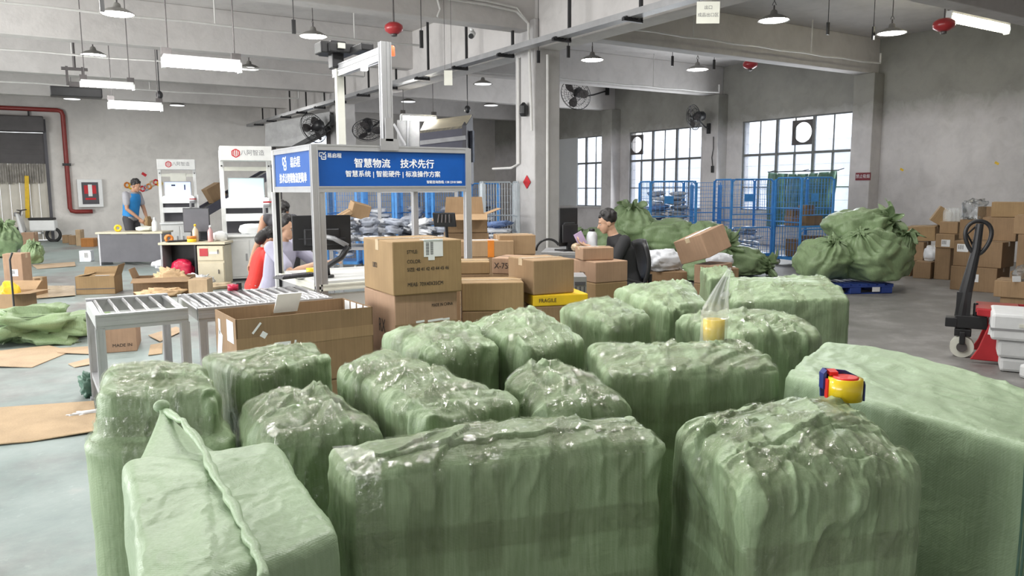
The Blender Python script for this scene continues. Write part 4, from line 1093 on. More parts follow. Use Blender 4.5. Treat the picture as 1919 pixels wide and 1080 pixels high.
# chute hopper
P = lambda px, py, d: D(px, py, d)
t = thing('chute_hopper', 'dark grey sheet metal chute hopper above the inclined belt left of the mast', 'machine', (0, 0, 0))
poly = [P(497, 232, 22.5), P(618, 209, 22.0), P(618, 238, 22.0), P(551, 274, 22.3), P(497, 275, 22.5)]
back = [p + FWD * 0.9 for p in poly]
n = len(poly); MB().add(poly + back, [tuple(range(n)), tuple(range(2 * n - 1, n - 1, -1))] + [(i, (i + 1) % n, n + (i + 1) % n, n + i) for i in range(n)]).build('hopper_body', M['midgrey'], t)
f = MB(); f.bar(P(618, 240, 21.95), P(549, 278, 22.25), 0.08, 0.12); f.build('lower_rail', M['black'], t)
f = MB()
for px, d in ((505, 22.6), (610, 22.1)):
    q = P(px, 272, d) + FWD * 0.4; f.box((q.x, q.y, q.z / 2 + 0.3), (0.1, 0.1, q.z + 0.6))
f.build('stand', M['dark_steel'], t)
# scanner hood
t = thing('scanner_hood', 'large dark slate scanner hood with a slanted beige top behind the blue sign', 'machine', (0, 0, 0))
dh = 18.5
A = [P(788, 246, dh), P(874, 220, dh), P(874, 262, dh), P(788, 262, dh)]
front = [P(787, 245, dh), P(873, 235, dh), P(873, 345, dh), P(787, 345, dh)]
bk = [p + FWD * 1.2 for p in front]
MB().add(front + bk, [(0, 1, 2, 3), (7, 6, 5, 4), (0, 4, 5, 1), (1, 5, 6, 2), (2, 6, 7, 3), (3, 7, 4, 0)]).build('hood_body', M['slate'], t)
top = [P(787, 245, dh) , P(873, 235, dh), P(884, 215, dh + 1.0), P(797, 226, dh + 1.0)]
MB().add(top + [p + Vector((0, 0, -0.06)) for p in top], [(0, 1, 2, 3), (7, 6, 5, 4), (0, 4, 5, 1), (1, 5, 6, 2), (2, 6, 7, 3), (3, 7, 4, 0)]).build('slanted_top', M['beige'], t)
f = MB(); f.bar(P(787, 268, dh - 0.05), P(873, 258, dh - 0.05), 0.03, 0.1); f.build('trim_band', M['grey'], t)
sidep = [P(874, 235, dh - 0.02), P(886, 215, dh + 1.15), P(888, 345, dh + 1.15), P(875, 345, dh - 0.02)]
MB().add(sidep + [p - RGT * 0.1 for p in sidep], [(0, 1, 2, 3), (7, 6, 5, 4), (0, 4, 5, 1), (1, 5, 6, 2), (2, 6, 7, 3), (3, 7, 4, 0)]).build('side_plate', M['darkgrey'], t)
f = MB(); q = P(881, 275, dh + 0.4) + RGT * 0.04; f.box(q, (0.05, 0.2, 0.75), (0, 0, YAW + R(30))); f.build('side_window', M['mailer_grey'], t)
f = MB(); 
for px, dd in ((795, 0.3), (866, 0.3), (800, 1.0)):
    q = P(px, 345, dh) + FWD * dd; f.box((q.x, q.y, q.z / 2), (0.12, 0.12, q.z))
f.build('stand', M['dark_steel'], t)
# pale sheet panel between mast and hood
t = thing('sheet_panel', 'grey sheet metal panel with a slanting strut between the mast and the scanner hood', 'panel', (0, 0, 0))
pp = [P(744, 225, 20), P(786, 225, 20), P(786, 330, 20), P(744, 330, 20)]
MB().add(pp + [p + FWD * 0.15 for p in pp], [(0, 1, 2, 3), (7, 6, 5, 4), (0, 4, 5, 1), (1, 5, 6, 2), (2, 6, 7, 3), (3, 7, 4, 0)]).build('sheet', M['midgrey'], t)
f = MB(); f.bar(P(738, 232, 19.9), P(760, 272, 19.9), 0.04, 0.06); f.bar(P(764, 225, 19.95), P(764, 330, 19.95), 0.05, 0.05); f.build('strut', M['grey'], t)
f = MB()
for px in (748, 782):
    q = P(px, 330, 20) + FWD * 0.08; f.box((q.x, q.y, q.z / 2), (0.08, 0.08, q.z))
f.build('stand', M['dark_steel'], t)
# ------------------------------------------------------------------ cartons
def carton_px(label, l, t, r, b, zb=None, d=None, dep=0.4, turn=24, m='card_a', h=None, name='cardboard_box', **k):
    """front face seen from l to r, top at t, bottom at b (pixels); stands at height zb or at distance d"""
    cx = (l + r) / 2
    if d is None: p = G(cx, b, zb or 0.0); d = (p - CAM_POS).dot(FWD)
    else:
        p = D(cx, b, d)
        if zb is not None: p.z = zb
    top = D(cx, t, d); hh = h or (top.z - p.z)
    rz = YAW + R(turn); e = Vector((math.cos(rz), math.sin(rz), 0))
    def along(x):
        v = ray(x, b); k = CAM_POS - p      # where the sight line of column x meets the face
        den = e.x * v.y - e.y * v.x
        return (k.x * v.y - k.y * v.x) / den
    sl, sr = along(l), along(r); w = sr - sl
    c = p + e * ((sl + sr) / 2) + Vector((-e.y, e.x, 0)) * (dep / 2)
    return carton(name, label, (c.x, c.y, p.z), (w, dep, hh), rz, m, **k)
def lower(c, label, m='card_b', z0=0.0, grow=1.0, n=1):
    """the carton(s) that carry c, down to z0"""
    w, d, h = [c.children[0].dimensions[i] for i in range(3)] if False else c['size']
    H = (c.location.z - z0) / n
    out = []
    for k in range(n):
        out.append(carton('cardboard_box', label, (c.location.x, c.location.y, z0 + H * k), (w * grow, d * grow, H - 0.002), c.rotation_euler[2], m, group='cartons low in the brown stacks'))
    return out
_carton = carton
def carton(name, label, loc, size, *a, **k):
    t = _carton(name, label, loc, size, *a, **k); t['size'] = size; return t

# the two big lettered cartons behind the open one
c1 = carton_px('large tan carton with black size lettering and a white label, topmost of the tall stack', 737, 451, 866, 545, zb=0.92, d=5.0, dep=0.58, turn=29, m='card_d', tape='top')
w, dd, hh = c1['size']
for s, z, sz in (('STYLE:', 0.80, 0.026), ('COLOR:', 0.62, 0.026), ('SIZE: 40 41 42 43 44 45 46', 0.47, 0.026), ('MEAS: 70X40X35CM', 0.19, 0.028)):
    text(s, sz * 1.25, M['ink'], c1, (-w * 0.30, -dd / 2 - 0.002, hh * z), FRONT, align='LEFT', sx=0.82)
text('LB/21', 0.05, M['ink'], c1, (-w / 2 - 0.002, 0.05, hh * 0.5), LEFTS, sx=0.8)
f = MB(); f.box((w * 0.08, -dd / 2 - 0.003, hh * 0.86), (0.135, 0.002, 0.115)); f.box((w * 0.08, -dd / 2 + 0.03, hh + 0.003), (0.135, 0.08, 0.002)); f.box((w * 0.05, -dd / 2 - 0.0025, hh * 0.68), (0.045, 0.002, 0.035)); f.build('shipping_label', M['paper'], c1)
f = MB()
for k in range(12): f.box((w * 0.08 - 0.042, -dd / 2 - 0.0045, hh * (0.74 + 0.02 * k)), (0.022, 0.001, 0.004 if k % 3 else 0.006)); f.box((w * 0.08 - 0.012, -dd / 2 - 0.0045, hh * (0.745 + 0.02 * k)), (0.02, 0.001, 0.004 if k % 2 else 0.006))
f.build('bar_code', M['grey_ink'], c1)
c2 = carton('cardboard_box', 'pinkish brown carton under the lettered one, with a torn strip of white tape', (c1.location.x - 0.01, c1.location.y + 0.02, 0.46), (w * 0.93, dd * 0.96, 0.458), c1.rotation_euler[2] + R(2), 'card_c', tape=None, seam=False)
w2, d2, h2 = c2['size']
text('MADE IN CHINA', 0.03, M['ink'], c2, (w2 * 0.25, -d2 / 2 - 0.002, h2 * 0.82), FRONT, sx=0.7)
text('RX', 0.13, M['ink'], c2, (-w2 / 2 - 0.002, -0.05, h2 * 0.5), (R(90), 0, R(-90)), sx=0.7)
MB().box((0, -d2 / 2 - 0.001, h2 * 0.47), (w2 + 0.002, 0.002, 0.1)).build('tape_band', M['card_b'], c2)
f = MB()
for x, wd in ((-0.05, 0.06), (0.06, 0.11), (0.14, 0.05)): f.box((x, -d2 / 2 - 0.003, h2 * 0.60), (wd, 0.002, 0.014), (0, R(-3), 0))
f.build('torn_tape', M['paper'], c2)
carton('cardboard_box', 'brown carton at the foot of the lettered stack', (c2.location.x, c2.location.y, 0.0), (w2, d2, 0.458), c2.rotation_euler[2], 'card_b')

# big open carton
def open_carton(label, loc, size, rz, m, flaps=(), group=None, base_z=0.0, thick=0.008, inner=None):
    w, d, h = size; t = thing('open_carton', label, 'box', loc, rz, group); t['size'] = size
    f = MB(); th = thick
    f.box((0, 0, th / 2), (w, d, th))
    for s in (-1, 1):
        f.box((s * (w / 2 - th / 2), 0, h / 2), (th, d, h)); f.box((0, s * (d / 2 - th / 2), h / 2), (w, th, h))
    f.build('carton_body', M[m], t)
    for (side, ang, ln) in flaps:
        a = R(ang); f = MB()
        if side == 'front': f.add([(-w / 2, -d / 2, h), (w / 2, -d / 2, h), (w / 2 - .02, -d / 2 - ln * math.sin(a), h + ln * math.cos(a)), (-w / 2 + .02, -d / 2 - ln * math.sin(a), h + ln * math.cos(a))], [(0, 1, 2, 3)])
        if side == 'back': f.add([(-w / 2, d / 2, h), (w / 2, d / 2, h), (w / 2 - .02, d / 2 + ln * math.sin(a), h + ln * math.cos(a)), (-w / 2 + .02, d / 2 + ln * math.sin(a), h + ln * math.cos(a))], [(0, 1, 2, 3)])
        if side == 'left': f.add([(-w / 2, -d / 2, h), (-w / 2, d / 2, h), (-w / 2 - ln * math.sin(a), d / 2 - .02, h + ln * math.cos(a)), (-w / 2 - ln * math.sin(a), -d / 2 + .02, h + ln * math.cos(a))], [(0, 1, 2, 3)])
        if side == 'right': f.add([(w / 2, -d / 2, h), (w / 2, d / 2, h), (w / 2 + ln * math.sin(a), d / 2 - .02, h + ln * math.cos(a)), (w / 2 + ln * math.sin(a), -d / 2 + .02, h + ln * math.cos(a))], [(0, 1, 2, 3)])
        o = f.build('flap', M[m], t); so = o.modifiers.new('t', 'SOLIDIFY'); so.thickness = 0.006; so.offset = 0
    return t
p = D(441, 600, 4.42); rz = YAW + R(34); w, d_, h = 0.86, 0.50, 0.44
e = Vector((math.cos(rz), math.sin(rz), 0)); c = p + e * (w / 2) + Vector((-e.y, e.x, 0)) * (d_ / 2); zt = p.z
oc = open_carton('big open brown carton with torn white labels behind the green bales', (c.x, c.y, zt - h), (w, d_, h), rz, 'card_b')
f = MB()
f.box((-w / 2 - 0.001, -0.12, h * 0.80), (0.002, 0.15, 0.13)); f.build('torn_label', M['paper'], oc)
MB().box((-w / 2 - 0.001, 0.14, h * 0.78), (0.002, 0.05, 0.10)).build('torn_label', M['paper'], oc); MB().box((-w / 2 - 0.001, 0.15, h * 0.5), (0.002, 0.1, 0.2), (R(20), 0, 0)).build('torn_label', M['paper'], oc)
f = MB(); f.box((-0.16, -d_ / 2 - 0.001, h * 0.55), (0.10, 0.002, 0.075)); f.box((-0.27, -d_ / 2 - 0.001, h * 0.76), (0.035, 0.002, 0.035), (0, R(35), 0)); f.box((-0.09, -d_ / 2 - 0.001, h * 0.53), (0.012, 0.002, 0.10), (0, R(12), 0)); f.box((-0.31, -d_ / 2 - 0.001, h * 0.86), (0.012, 0.002, 0.08), (0, R(40), 0))
f.build('torn_paper', M['paper'], oc)
f = MB(); f.box((0.0, -d_ / 2 - 0.0008, h * 0.66), (w, 0.0016, 0.07)); f.build('tape_band', M['card_a'], oc)
f = MB(); f.box((0.02, d_ / 2 - 0.05, h + 0.0), (0.16, 0.008, 0.2), (R(38), 0, 0)); f.build('inner_sheet', M['paper'], oc)
f = MB()
for k in range(4): f.box((w / 2 - 0.011, -0.18 + 0.11 * k, h - 0.05), (0.003, 0.085, 0.09))
f.build('white_label', M['paper'], oc)
blob('paper_padding', on(oc, -0.06, 0.0, 0.012) if False else (c.x, c.y, zt - h + 0.012), (0.32, 0.165, 0.19), M['cream'], 'pale crumpled padding paper heaped inside the big open carton', 'paper', None, 21, 0.2, 4, rz=rz)
carton('cardboard_box', 'brown carton carrying the big open one', (c.x, c.y, 0), (0.8, 0.5, zt - h - 0.002), rz, 'card_b')

# cartons between the lettered stack and the column
def stk(c, lab): lower(c, lab)
cc = carton_px('long tan carton with shiny clear tape right beside the lettered stack', 866, 530, 982, 583, d=5.4, dep=0.36, turn=6, m='card_d')
lower(cc, 'plain carton low in the brown stacks behind the bales')
cc = carton_px('small tan carton with white tape behind the lettered stack', 850, 491, 918, 514, d=6.15, dep=0.3, turn=4, m='card_d'); lower(cc, 'plain carton low in the brown stacks behind the bales')
cc = carton_px('pinkish carton with a black mark beside the big domed one', 922, 484, 975, 514, d=6.5, dep=0.34, turn=-20, m='card_c', tape=None); lower(cc, 'plain carton low in the brown stacks behind the bales')
w, dd, hh = cc['size']; text('X-75#', 0.07, M['ink'], cc, (-w * 0.1, -dd / 2 - 0.002, hh * 0.5), FRONT, sx=0.9)
cc = carton_px('tan carton with an orange tape band behind the lettered stack', 850, 452, 963, 482, d=7.75, dep=0.3, turn=3, m='card_a', tape=None); lower(cc, 'plain carton low in the brown stacks behind the bales', n=2)
w, dd, hh = cc['size']; MB().box((w * 0.12, 0, hh / 2), (0.065, dd + 0.004, hh + 0.004)).build('tape_band', M['orange_tape'], cc)
f = MB(); f.box((0.05, 0, hh + 0.002), (w * 0.6, 0.08, 0.003)); f.build('packing_tape', M['paper'], cc)
cc = carton_px('tan carton with a glossy taped top nearest the white column', 936, 441, 1004, 478, d=7.85, dep=0.34, turn=12, m='card_a'); lower(cc, 'plain carton low in the brown stacks behind the bales', n=2)
cc = carton_px('large domed tan carton taped with clear film, standing on a yellow box', 1000, 487, 1076, 551, zb=None, d=5.55, dep=0.42, turn=26, m='card_a'); cbig = cc
yc = carton('yellow_box', 'flat yellow carton under the large domed tan one', (cc.location.x + 0.07, cc.location.y - 0.05, cc.location.z - 0.082), (0.42, 0.44, 0.08), cc.rotation_euler[2] - R(12), 'yellow', tape=None, seam=False)
text('FRAGILE', 0.04, M['ink'], yc, (-0.1, -0.222, 0.04), FRONT, sx=0.9)
yc['size'] = (0.42, 0.44, 0.08); lower(yc, 'plain carton low in the brown stacks behind the bales')
cc = carton_px('pinkish brown carton in front of the man in black', 1116, 490, 1176, 529, d=6.9, dep=0.42, turn=28, m='card_c', tape=None); b8 = cc
w, dd, hh = cc['size']; text('FRAGILE', 0.025, M['ink'], cc, (-w / 2 - 0.002, 0, hh * 0.4), LEFTS)
lo = lower(cc, 'plain carton low in the brown stacks behind the bales', 'card_d')
cc = carton('cardboard_box', 'small taped carton on top of the pinkish brown one by the man in black', (b8.location.x - 0.03, b8.location.y + 0.03, b8.location.z + hh + 0.003), (0.30, 0.22, 0.115), b8.rotation_euler[2] - R(14), 'card_c')
t = thing('grey_case', 'grey slotted plastic case between the yellow box and the pinkish carton', 'case', D(1087, 560, 6.4) * 1, YAW)
t.location.z = 0; zt = D(1087, 518, 6.4).z
MB().box((0, 0.15, zt / 2), (0.11, 0.3, zt)).build('case_body', M['grey'], t, bevel=0.006)
f = MB()
for k in range(3): f.box((-0.035 + 0.035 * k, -0.004, zt * 0.6), (0.012, 0.01, zt * 0.6))
f.box((0, -0.004, zt * 0.93), (0.09, 0.01, 0.03)); f.build('slots', M['darkgrey'], t)
blob('red_wrapper', D(1086, 481, 6.75), (0.07, 0.05, 0.03), M['red'], None, None) if False else None

# tilted carton pile in front of the sacks
pr = carton_px('reddish brown carton lying under the tilted one', 1300, 497, 1345, 532, d=8.3, dep=0.45, turn=-35, m='card_c', tape=None); 
lower(pr, 'plain carton low in the brown stacks behind the bales')
w, dd, hh = pr['size']
carton('cardboard_box', 'tilted carton with shiny tape resting on the reddish brown one', pr.location + Vector((-0.06, 0.05, hh + 0.085)), (0.42, 0.40, 0.27), pr.rotation_euler[2] + R(75), 'card_c', rot=(R(-16), R(-14), 0))
blob('poly_mailer', D(1238, 506, 9.3), (0.32, 0.2, 0.13), M['mailer_white'], 'large white poly bag heap left of the tilted carton', 'parcel', 'white poly bags by the tilted carton', 31, 0.2)
zz = D(1238, 506, 9.3).z; q = D(1238, 506, 9.3)
carton('cardboard_box', 'plain carton low in the brown stacks behind the bales', (q.x, q.y, 0), (0.56, 0.4, zz - 0.003), YAW, 'card_b', group='cartons low in the brown stacks')
q = D(1348, 500, 8.9); blob('poly_mailer', q, (0.16, 0.14, 0.085), M['mailer_white'], 'square white poly bag right of the tilted carton', 'parcel', 'white poly bags by the tilted carton', 33, 0.1)
carton('cardboard_box', 'plain carton low in the brown stacks behind the bales', (q.x, q.y, 0), (0.36, 0.34, q.z - 0.003), YAW, 'card_b', group='cartons low in the brown stacks')

# cartons against the right wall
g = 'cartons stacked by the right wall'
def rw(label, l, t, r, b, **k):
    k.setdefault('turn', -50); k.setdefault('dep', 0.5)
    return carton_px(label, l, t, r, b, group=g, **k)
x1 = rw('large low carton at the foot of the wall stack, behind the truck handle', 1779, 501, 1866, 546, zb=0, m='card_b', dep=0.55, lab=('front', 0.1, 0.55, 0.09, 0.12)); zr = x1['size'][2]; dr1 = (x1.location - CAM_POS).dot(FWD)
x2 = rw('large carton with a white label, second from the floor in the wall stack', 1785, 453, 1876, 500, zb=zr + 0.003, d=dr1 - 0.18, m='card_b', dep=0.55, lab=('front', -0.62, 0.72, 0.16, 0.12))
text('708', 0.07, M['ink'], x2, (0.05, -0.277, x2['size'][2] * 0.7), FRONT)
x3 = rw('large carton third from the floor in the wall stack, right of the truck handle', 1838, 408, 1903, 452, zb=zr + 0.003 + x2['size'][2] + 0.003, d=dr1 - 0.1, m='card_b', dep=0.5)
x4 = rw('wide flat ochre carton topmost of the wall stack', 1857, 379, 1935, 401, zb=x3.location.z + x3['size'][2] + 0.004, d=dr1 - 0.1, m='card_d', dep=0.4, turn=-40)
x5 = rw('tall carton left of the two large ones in the wall stack', 1749, 465, 1778, 524, zb=0, m='card_b', dep=0.5); d5 = (x5.location - CAM_POS).dot(FWD)
x6 = rw('carton with a white shipping label on the tall one of the wall stack', 1752, 439, 1788, 464, zb=x5['size'][2] + 0.003, d=d5 - 0.2, m='card_a', dep=0.45, lab=('front', 0.1, 0.35, 0.14, 0.12))
x7 = rw('small tan carton under the pack of water bottles', 1760, 416, 1794, 438, zb=x6.location.z + x6['size'][2] + 0.003, d=d5 - 0.1, m='card_a', dep=0.35)
x9 = rw('small carton on the floor left of the tall one by the right wall', 1710, 491, 1743, 522, zb=0, m='card_b', dep=0.45, turn=-45); d9 = (x9.location - CAM_POS).dot(FWD)
x9b = rw('narrow carton on the floor behind the sacks by the right wall', 1672, 489, 1706, 517, zb=0, m='card_b', dep=0.45, turn=-45)
p = x9.location
q = p + Vector((0, 0, x9['size'][2] + 0.003)); blob('poly_mailer', q + RGT * 0.12, (0.17, 0.15, 0.15), M['mailer_white'], 'white poly bag stuffed between the wall cartons', 'parcel', None, 41, 0.14)
x13 = carton('cardboard_box', 'shaded carton behind the white poly bag by the right wall', x9b.location + Vector((0.0, 0, x9b['size'][2] + 0.003)) + RGT * 0.14, (0.42, 0.4, 0.34), YAW - R(45), 'card_b', group=g)
x11 = carton('cardboard_box', 'ochre carton with a bright tape edge lying askew on the wall cartons', x13.location + Vector((0, 0, 0.36)) + RGT * 0.14, (0.48, 0.4, 0.26), YAW - R(40), 'card_d', rot=(R(3), R(-3), 0), group=g)
x12 = carton('cardboard_box', 'ochre carton tilted steeply on top of the askew one by the wall', x11.location + Vector((0, 0, 0.30)) + RGT * 0.22, (0.26, 0.36, 0.30), YAW - R(25), 'card_d', rot=(0, R(32), 0), group=g)
x8 = rw('shaded carton behind the truck handle under the grey film', 1797, 412, 1834, 440, zb=x2.location.z + x2['size'][2] + 0.003, d=dr1 + 0.25, m='card_b', dep=0.35)
x16 = carton('cardboard_box', 'small brown carton between the grey film and the flat ochre carton', x8.location + Vector((0, 0, x8['size'][2] + 0.003)) + RGT * 0.22, (0.24, 0.22, 0.2), YAW - R(48), 'card_b', group=g)
x17 = rw('carton at the right end of the wall stack beside the flat ochre one', 1905, 440, 1950, 478, zb=zr, d=dr1 - 0.9, m='card_b', dep=0.4)
x17b = carton('cardboard_box', 'taped carton topmost at the right end of the wall stack', x17.location + Vector((0, 0, x17['size'][2] + 0.003)), (0.44, 0.38, 0.27), YAW - R(48), 'card_a', group=g)
x17c = carton('cardboard_box', 'carton at the foot of the right end of the wall stack', (x17.location.x, x17.location.y, 0), (0.44, 0.4, zr - 0.003), YAW - R(48), 'card_b', group=g)
x19 = rw('carton behind the foam slabs, lower of the two', 1871, 560, 1960, 600, zb=0, m='card_a', dep=0.5, d=9.2, turn=-40)
x18 = rw('carton behind the foam slabs, upper of the two, with a tag on it', 1861, 529, 1960, 559, zb=x19['size'][2] + 0.003, d=9.2, m='card_a', dep=0.5, turn=-40)
blob('film_bag', x18.location + Vector((0.02, -0.05, x18['size'][2] + 0.003)), (0.18, 0.14, 0.10), M['plastic_film'], 'clear film bag on the carton behind the foam slabs', 'bag', None, 43, 0.25)
tag(MB().box((0, 0, 0.035), (0.10, 0.005, 0.07), (R(-12), 0, 0)).build('paper_tag', M['paper'], loc=x18.location + Vector((0, 0, x18['size'][2] + 0.002)) - RGT * 0.2 - FWD * 0.18, rot=(0, 0, YAW)), 'small paper tag standing on the carton behind the foam slabs', 'tag')
# pack of water bottles and the grey film
wp = thing('bottle_pack', 'pack of clear water bottles on the small tan wall carton', 'water', x7.location + Vector((0, 0, x7['size'][2] + 0.003)), YAW)
for i in range(4):
    for j in range(3):
        MB().lathe([(0.032, 0), (0.034, 0.03), (0.034, 0.16), (0.02, 0.2), (0.013, 0.21), (0.013, 0.235)], 12, (-0.105 + 0.07 * i, -0.07 + 0.07 * j, 0)).build('bottle', M['plastic_film'] if False else M['milky'], wp, True)
blob('film_bag', x8.location + Vector((0, 0, x8['size'][2] + 0.003)), (0.22, 0.16, 0.17), M['plastic_film'], 'grey crumpled film bag on the wall stack behind the truck handle', 'bag', None, 45, 0.3)
# foam slabs
fz = 0.0
for k, (l, t_, hgt, lab, dx) in enumerate(((1872, 690, 0.125, 'white foam slab at the bottom of the stack on the right edge', 0.05), (1866, 660, 0.155, 'white foam slab second from the floor on the right edge', 0.02), (1851, 600, 0.235, 'thick white foam block topmost of the stack on the right edge', -0.04))):
    p = D(l, 700, 6.55); t = thing('foam_slab', lab, 'foam', (p.x, p.y, fz), YAW - R(30), 'foam slabs beside the pallet truck')
    MB().box((0.42, 0.3, hgt / 2), (0.84, 0.6, hgt - 0.004)).build('slab', M['foam'], t, bevel=0.025)
    if k == 2:
        MB().box((0.42, 0.3, hgt * 0.42), (0.846, 0.606, 0.02)).build('groove', M['grey'], t); MB().box((0.5, 0.0, hgt * 0.6), (0.6, 0.012, 0.03)).build('tape_band', M['cream'], t)
    fz += hgt
t = thing('foam_slab', 'small white foam piece on the floor at the frame edge', 'foam', D(1925, 715, 6.3), YAW, 'foam slabs beside the pallet truck'); t.location.z = 0
MB().box((0.05, -0.05, 0.06), (0.2, 0.2, 0.12)).build('slab', M['foam'], t, bevel=0.025)

# left side cartons
carton_px('tall narrow carton standing at the left edge with a white label', 12, 476, 48, 569, zb=0, dep=0.3, turn=10, m='card_c', lab=('front', 0.1, 0.62, 0.1, 0.1))
carton_px('small brown carton behind the tall narrow one at the left edge', 46, 521, 67, 543, d=11.6, zb=0.0, dep=0.35, turn=4, m='card_b', h=0.28)
lf = open_carton('open carton cut by the left frame edge with a yellow parcel in it', G(-12, 603) + FWD * 0.3, (0.46, 0.45, 0.33), YAW, 'card_a', (('right', 88, 0.2), ('back', 60, 0.2)))
bpy.context.view_layer.update()
blob('yellow_mailer', on(lf, 0.05, -0.02, 0.012), (0.13, 0.13, 0.24), M['yellow'], 'yellow parcel standing in the open carton at the left edge', 'parcel', None, 51, 0.12)
c5 = carton_px('pinkish carton lying on the floor under the short roller table', 181, 604, 258, 661, zb=0, dep=0.55, turn=22, m='card_c', tape=None)
text('MADE IN', 0.045, M['ink'], c5, (0.05, -0.277, 0.07), FRONT)
c6 = open_carton('taped carton with half-closed flaps on the green floor', G(175, 552) + FWD * 0.2, (0.56, 0.42, 0.28), YAW + R(12), 'card_d', (('back', 10, 0.12), ('right', 20, 0.18), ('front', -85, 0.2), ('left', -80, 0.2)))
MB().box((0, -0.213, 0.09), (0.565, 0.004, 0.012)).build('tape_edge', M['dark_steel'], c6); MB().box((0.1, -0.16, 0.29), (0.2, 0.08, 0.003), (R(-3), 0, 0)).build('paper_label', M['paper'], c6)
c7 = open_carton('low wide open carton spilling kraft paper in front of the cluttered desk', G(300, 552) + FWD * 0.2, (0.84, 0.44, 0.26), YAW + R(14), 'card_b', (('front', 100, 0.25), ('left', 20, 0.15)))
bpy.context.view_layer.update()
blob('kraft_paper', on(c7, 0.08, 0.0, 0.012), (0.24, 0.12, 0.19), M['kraft'], 'crumpled kraft paper heaped in the low wide open carton', 'paper', None, 53, 0.35, 4)
blob('kraft_paper', on(c7, 0.05, -0.50, 0.004), (0.3, 0.14, 0.07), M['kraft'], 'crumpled kraft paper spilling over the front flap', 'paper', None, 54, 0.4, 4)
carton_px('small pale carton in front of the drawer unit of the cluttered desk', 353, 524, 389, 543, zb=0, dep=0.3, turn=6, m='card_light', tape=None, d=11.6)
blob('paper_scraps', on(c7, 0.42, 0.46, 0.002), (0.2, 0.11, 0.12), M['paper'], 'heap of white paper scraps behind the low wide open carton', 'paper', None, 55, 0.5, 5)
blob('yellow_paper', G(412, 541), (0.32, 0.13, 0.05), M['buff_tape'], 'pale yellow paper sheets on the floor before the nearer white station', 'paper', None, 57, 0.4, 4)
for (l, t_, r, b, m, lab) in ((117, 441, 128, 456, 'card_a', 'first small carton along the back wall from the doorway'), (129, 442, 142, 459, 'card_b', 'second small carton along the back wall from the doorway'),
                              (143, 431, 152, 461, 'card_light', 'tall pale carton along the back wall beside the orange one'), (152, 447, 176, 463, 'card_e', 'orange-brown carton beside the grey-fronted desk')):
    carton_px(lab, l, t_, r, b, zb=0, dep=0.35, turn=12, m=m, group='small cartons along the back wall')
q = G(164, 455); blob('black_bag', D(163, 446, 22.8), (0.22, 0.12, 0.12), M['mailer_black'], None, None) if False else None
carton_px('pale blue and grey printed carton on the floor beside the grey-fronted desk', 149, 470, 170, 491, zb=0, dep=0.25, turn=10, m='mailer_white', tape=None, seam=False, lab=('front', 0.5, 0.5, 0.15, 0.2))
carton_px('carton beside the scooter by the doorway', 42, 436, 65, 465, zb=0, dep=0.3, turn=10, m='card_c')
# flat cardboard and litter on the floor
def sheet(pts, m, label, z=0.004, name='cardboard_sheet', group='flat cardboard sheets on the floor', seed=0):
    P_ = [G(x, y) for x, y in pts]; c = sum(P_, Vector()) / len(P_); vs = []
    rnd = random.Random(seed); n = len(P_)
    top = [(p.x - c.x, p.y - c.y, 0.006 + rnd.uniform(0, 0.02)) for p in P_]; bot = [(x, y, max(0, z_ - 0.006)) for x, y, z_ in top]
    mb = MB().add(top + bot, [tuple(range(n)), tuple(range(2 * n - 1, n - 1, -1))] + [(i, (i + 1) % n, n + (i + 1) % n, n + i) for i in range(n)])
    return tag(mb.build(name, M[m], loc=(c.x, c.y, 0.001)), label, 'cardboard', group)
sheet([(-60, 770), (176, 757), (185, 812), (60, 830), (-60, 842)], 'card_light', 'widest flat cardboard sheet on the floor beside the bales', seed=1)
sheet([(-20, 664), (92, 652), (135, 659), (60, 690), (-20, 690)], 'card_sheet', 'torn cardboard sheet on the floor below the draped sack', seed=2)
sheet([(100, 655), (172, 652), (178, 666), (108, 664)], 'card_sheet', 'narrow cardboard strip below the pinkish carton', seed=3)
sheet([(128, 684), (172, 672), (176, 684), (140, 690)], 'card_sheet', 'small cardboard piece beside the table leg', seed=4)
sheet([(62, 551), (70, 538), (140, 538), (142, 556), (66, 562)], 'buff_tape', 'pale sheet on the green floor left of the taped carton', seed=5)
sheet([(278, 632), (330, 616), (346, 621), (300, 642)], 'card_sheet', 'cardboard flap on the floor under the short roller table', seed=6)
sheet([(278, 668), (282, 648), (305, 646), (304, 664)], 'card_light', 'square cardboard piece on the floor beside the roller legs', seed=7)
sheet([(66, 628), (76, 610), (82, 610), (78, 634)], 'cream', 'thin pale strip on the floor beside the draped sack', seed=8)
sheet([(55, 574), (92, 572), (96, 579), (62, 578)], 'cream', 'thin pale scrap on the green floor', seed=9)
sheet([(60, 498), (140, 492), (142, 500), (70, 505)], 'card_sheet', 'long pale strip on the floor before the grey-fronted desk', seed=10)
tag(blob('litter', G(168, 779), (0.12, 0.04, 0.02), M['paper'], None, None, None, 61, 0.4), 'scrap of white film by the corner of the bales', 'litter')
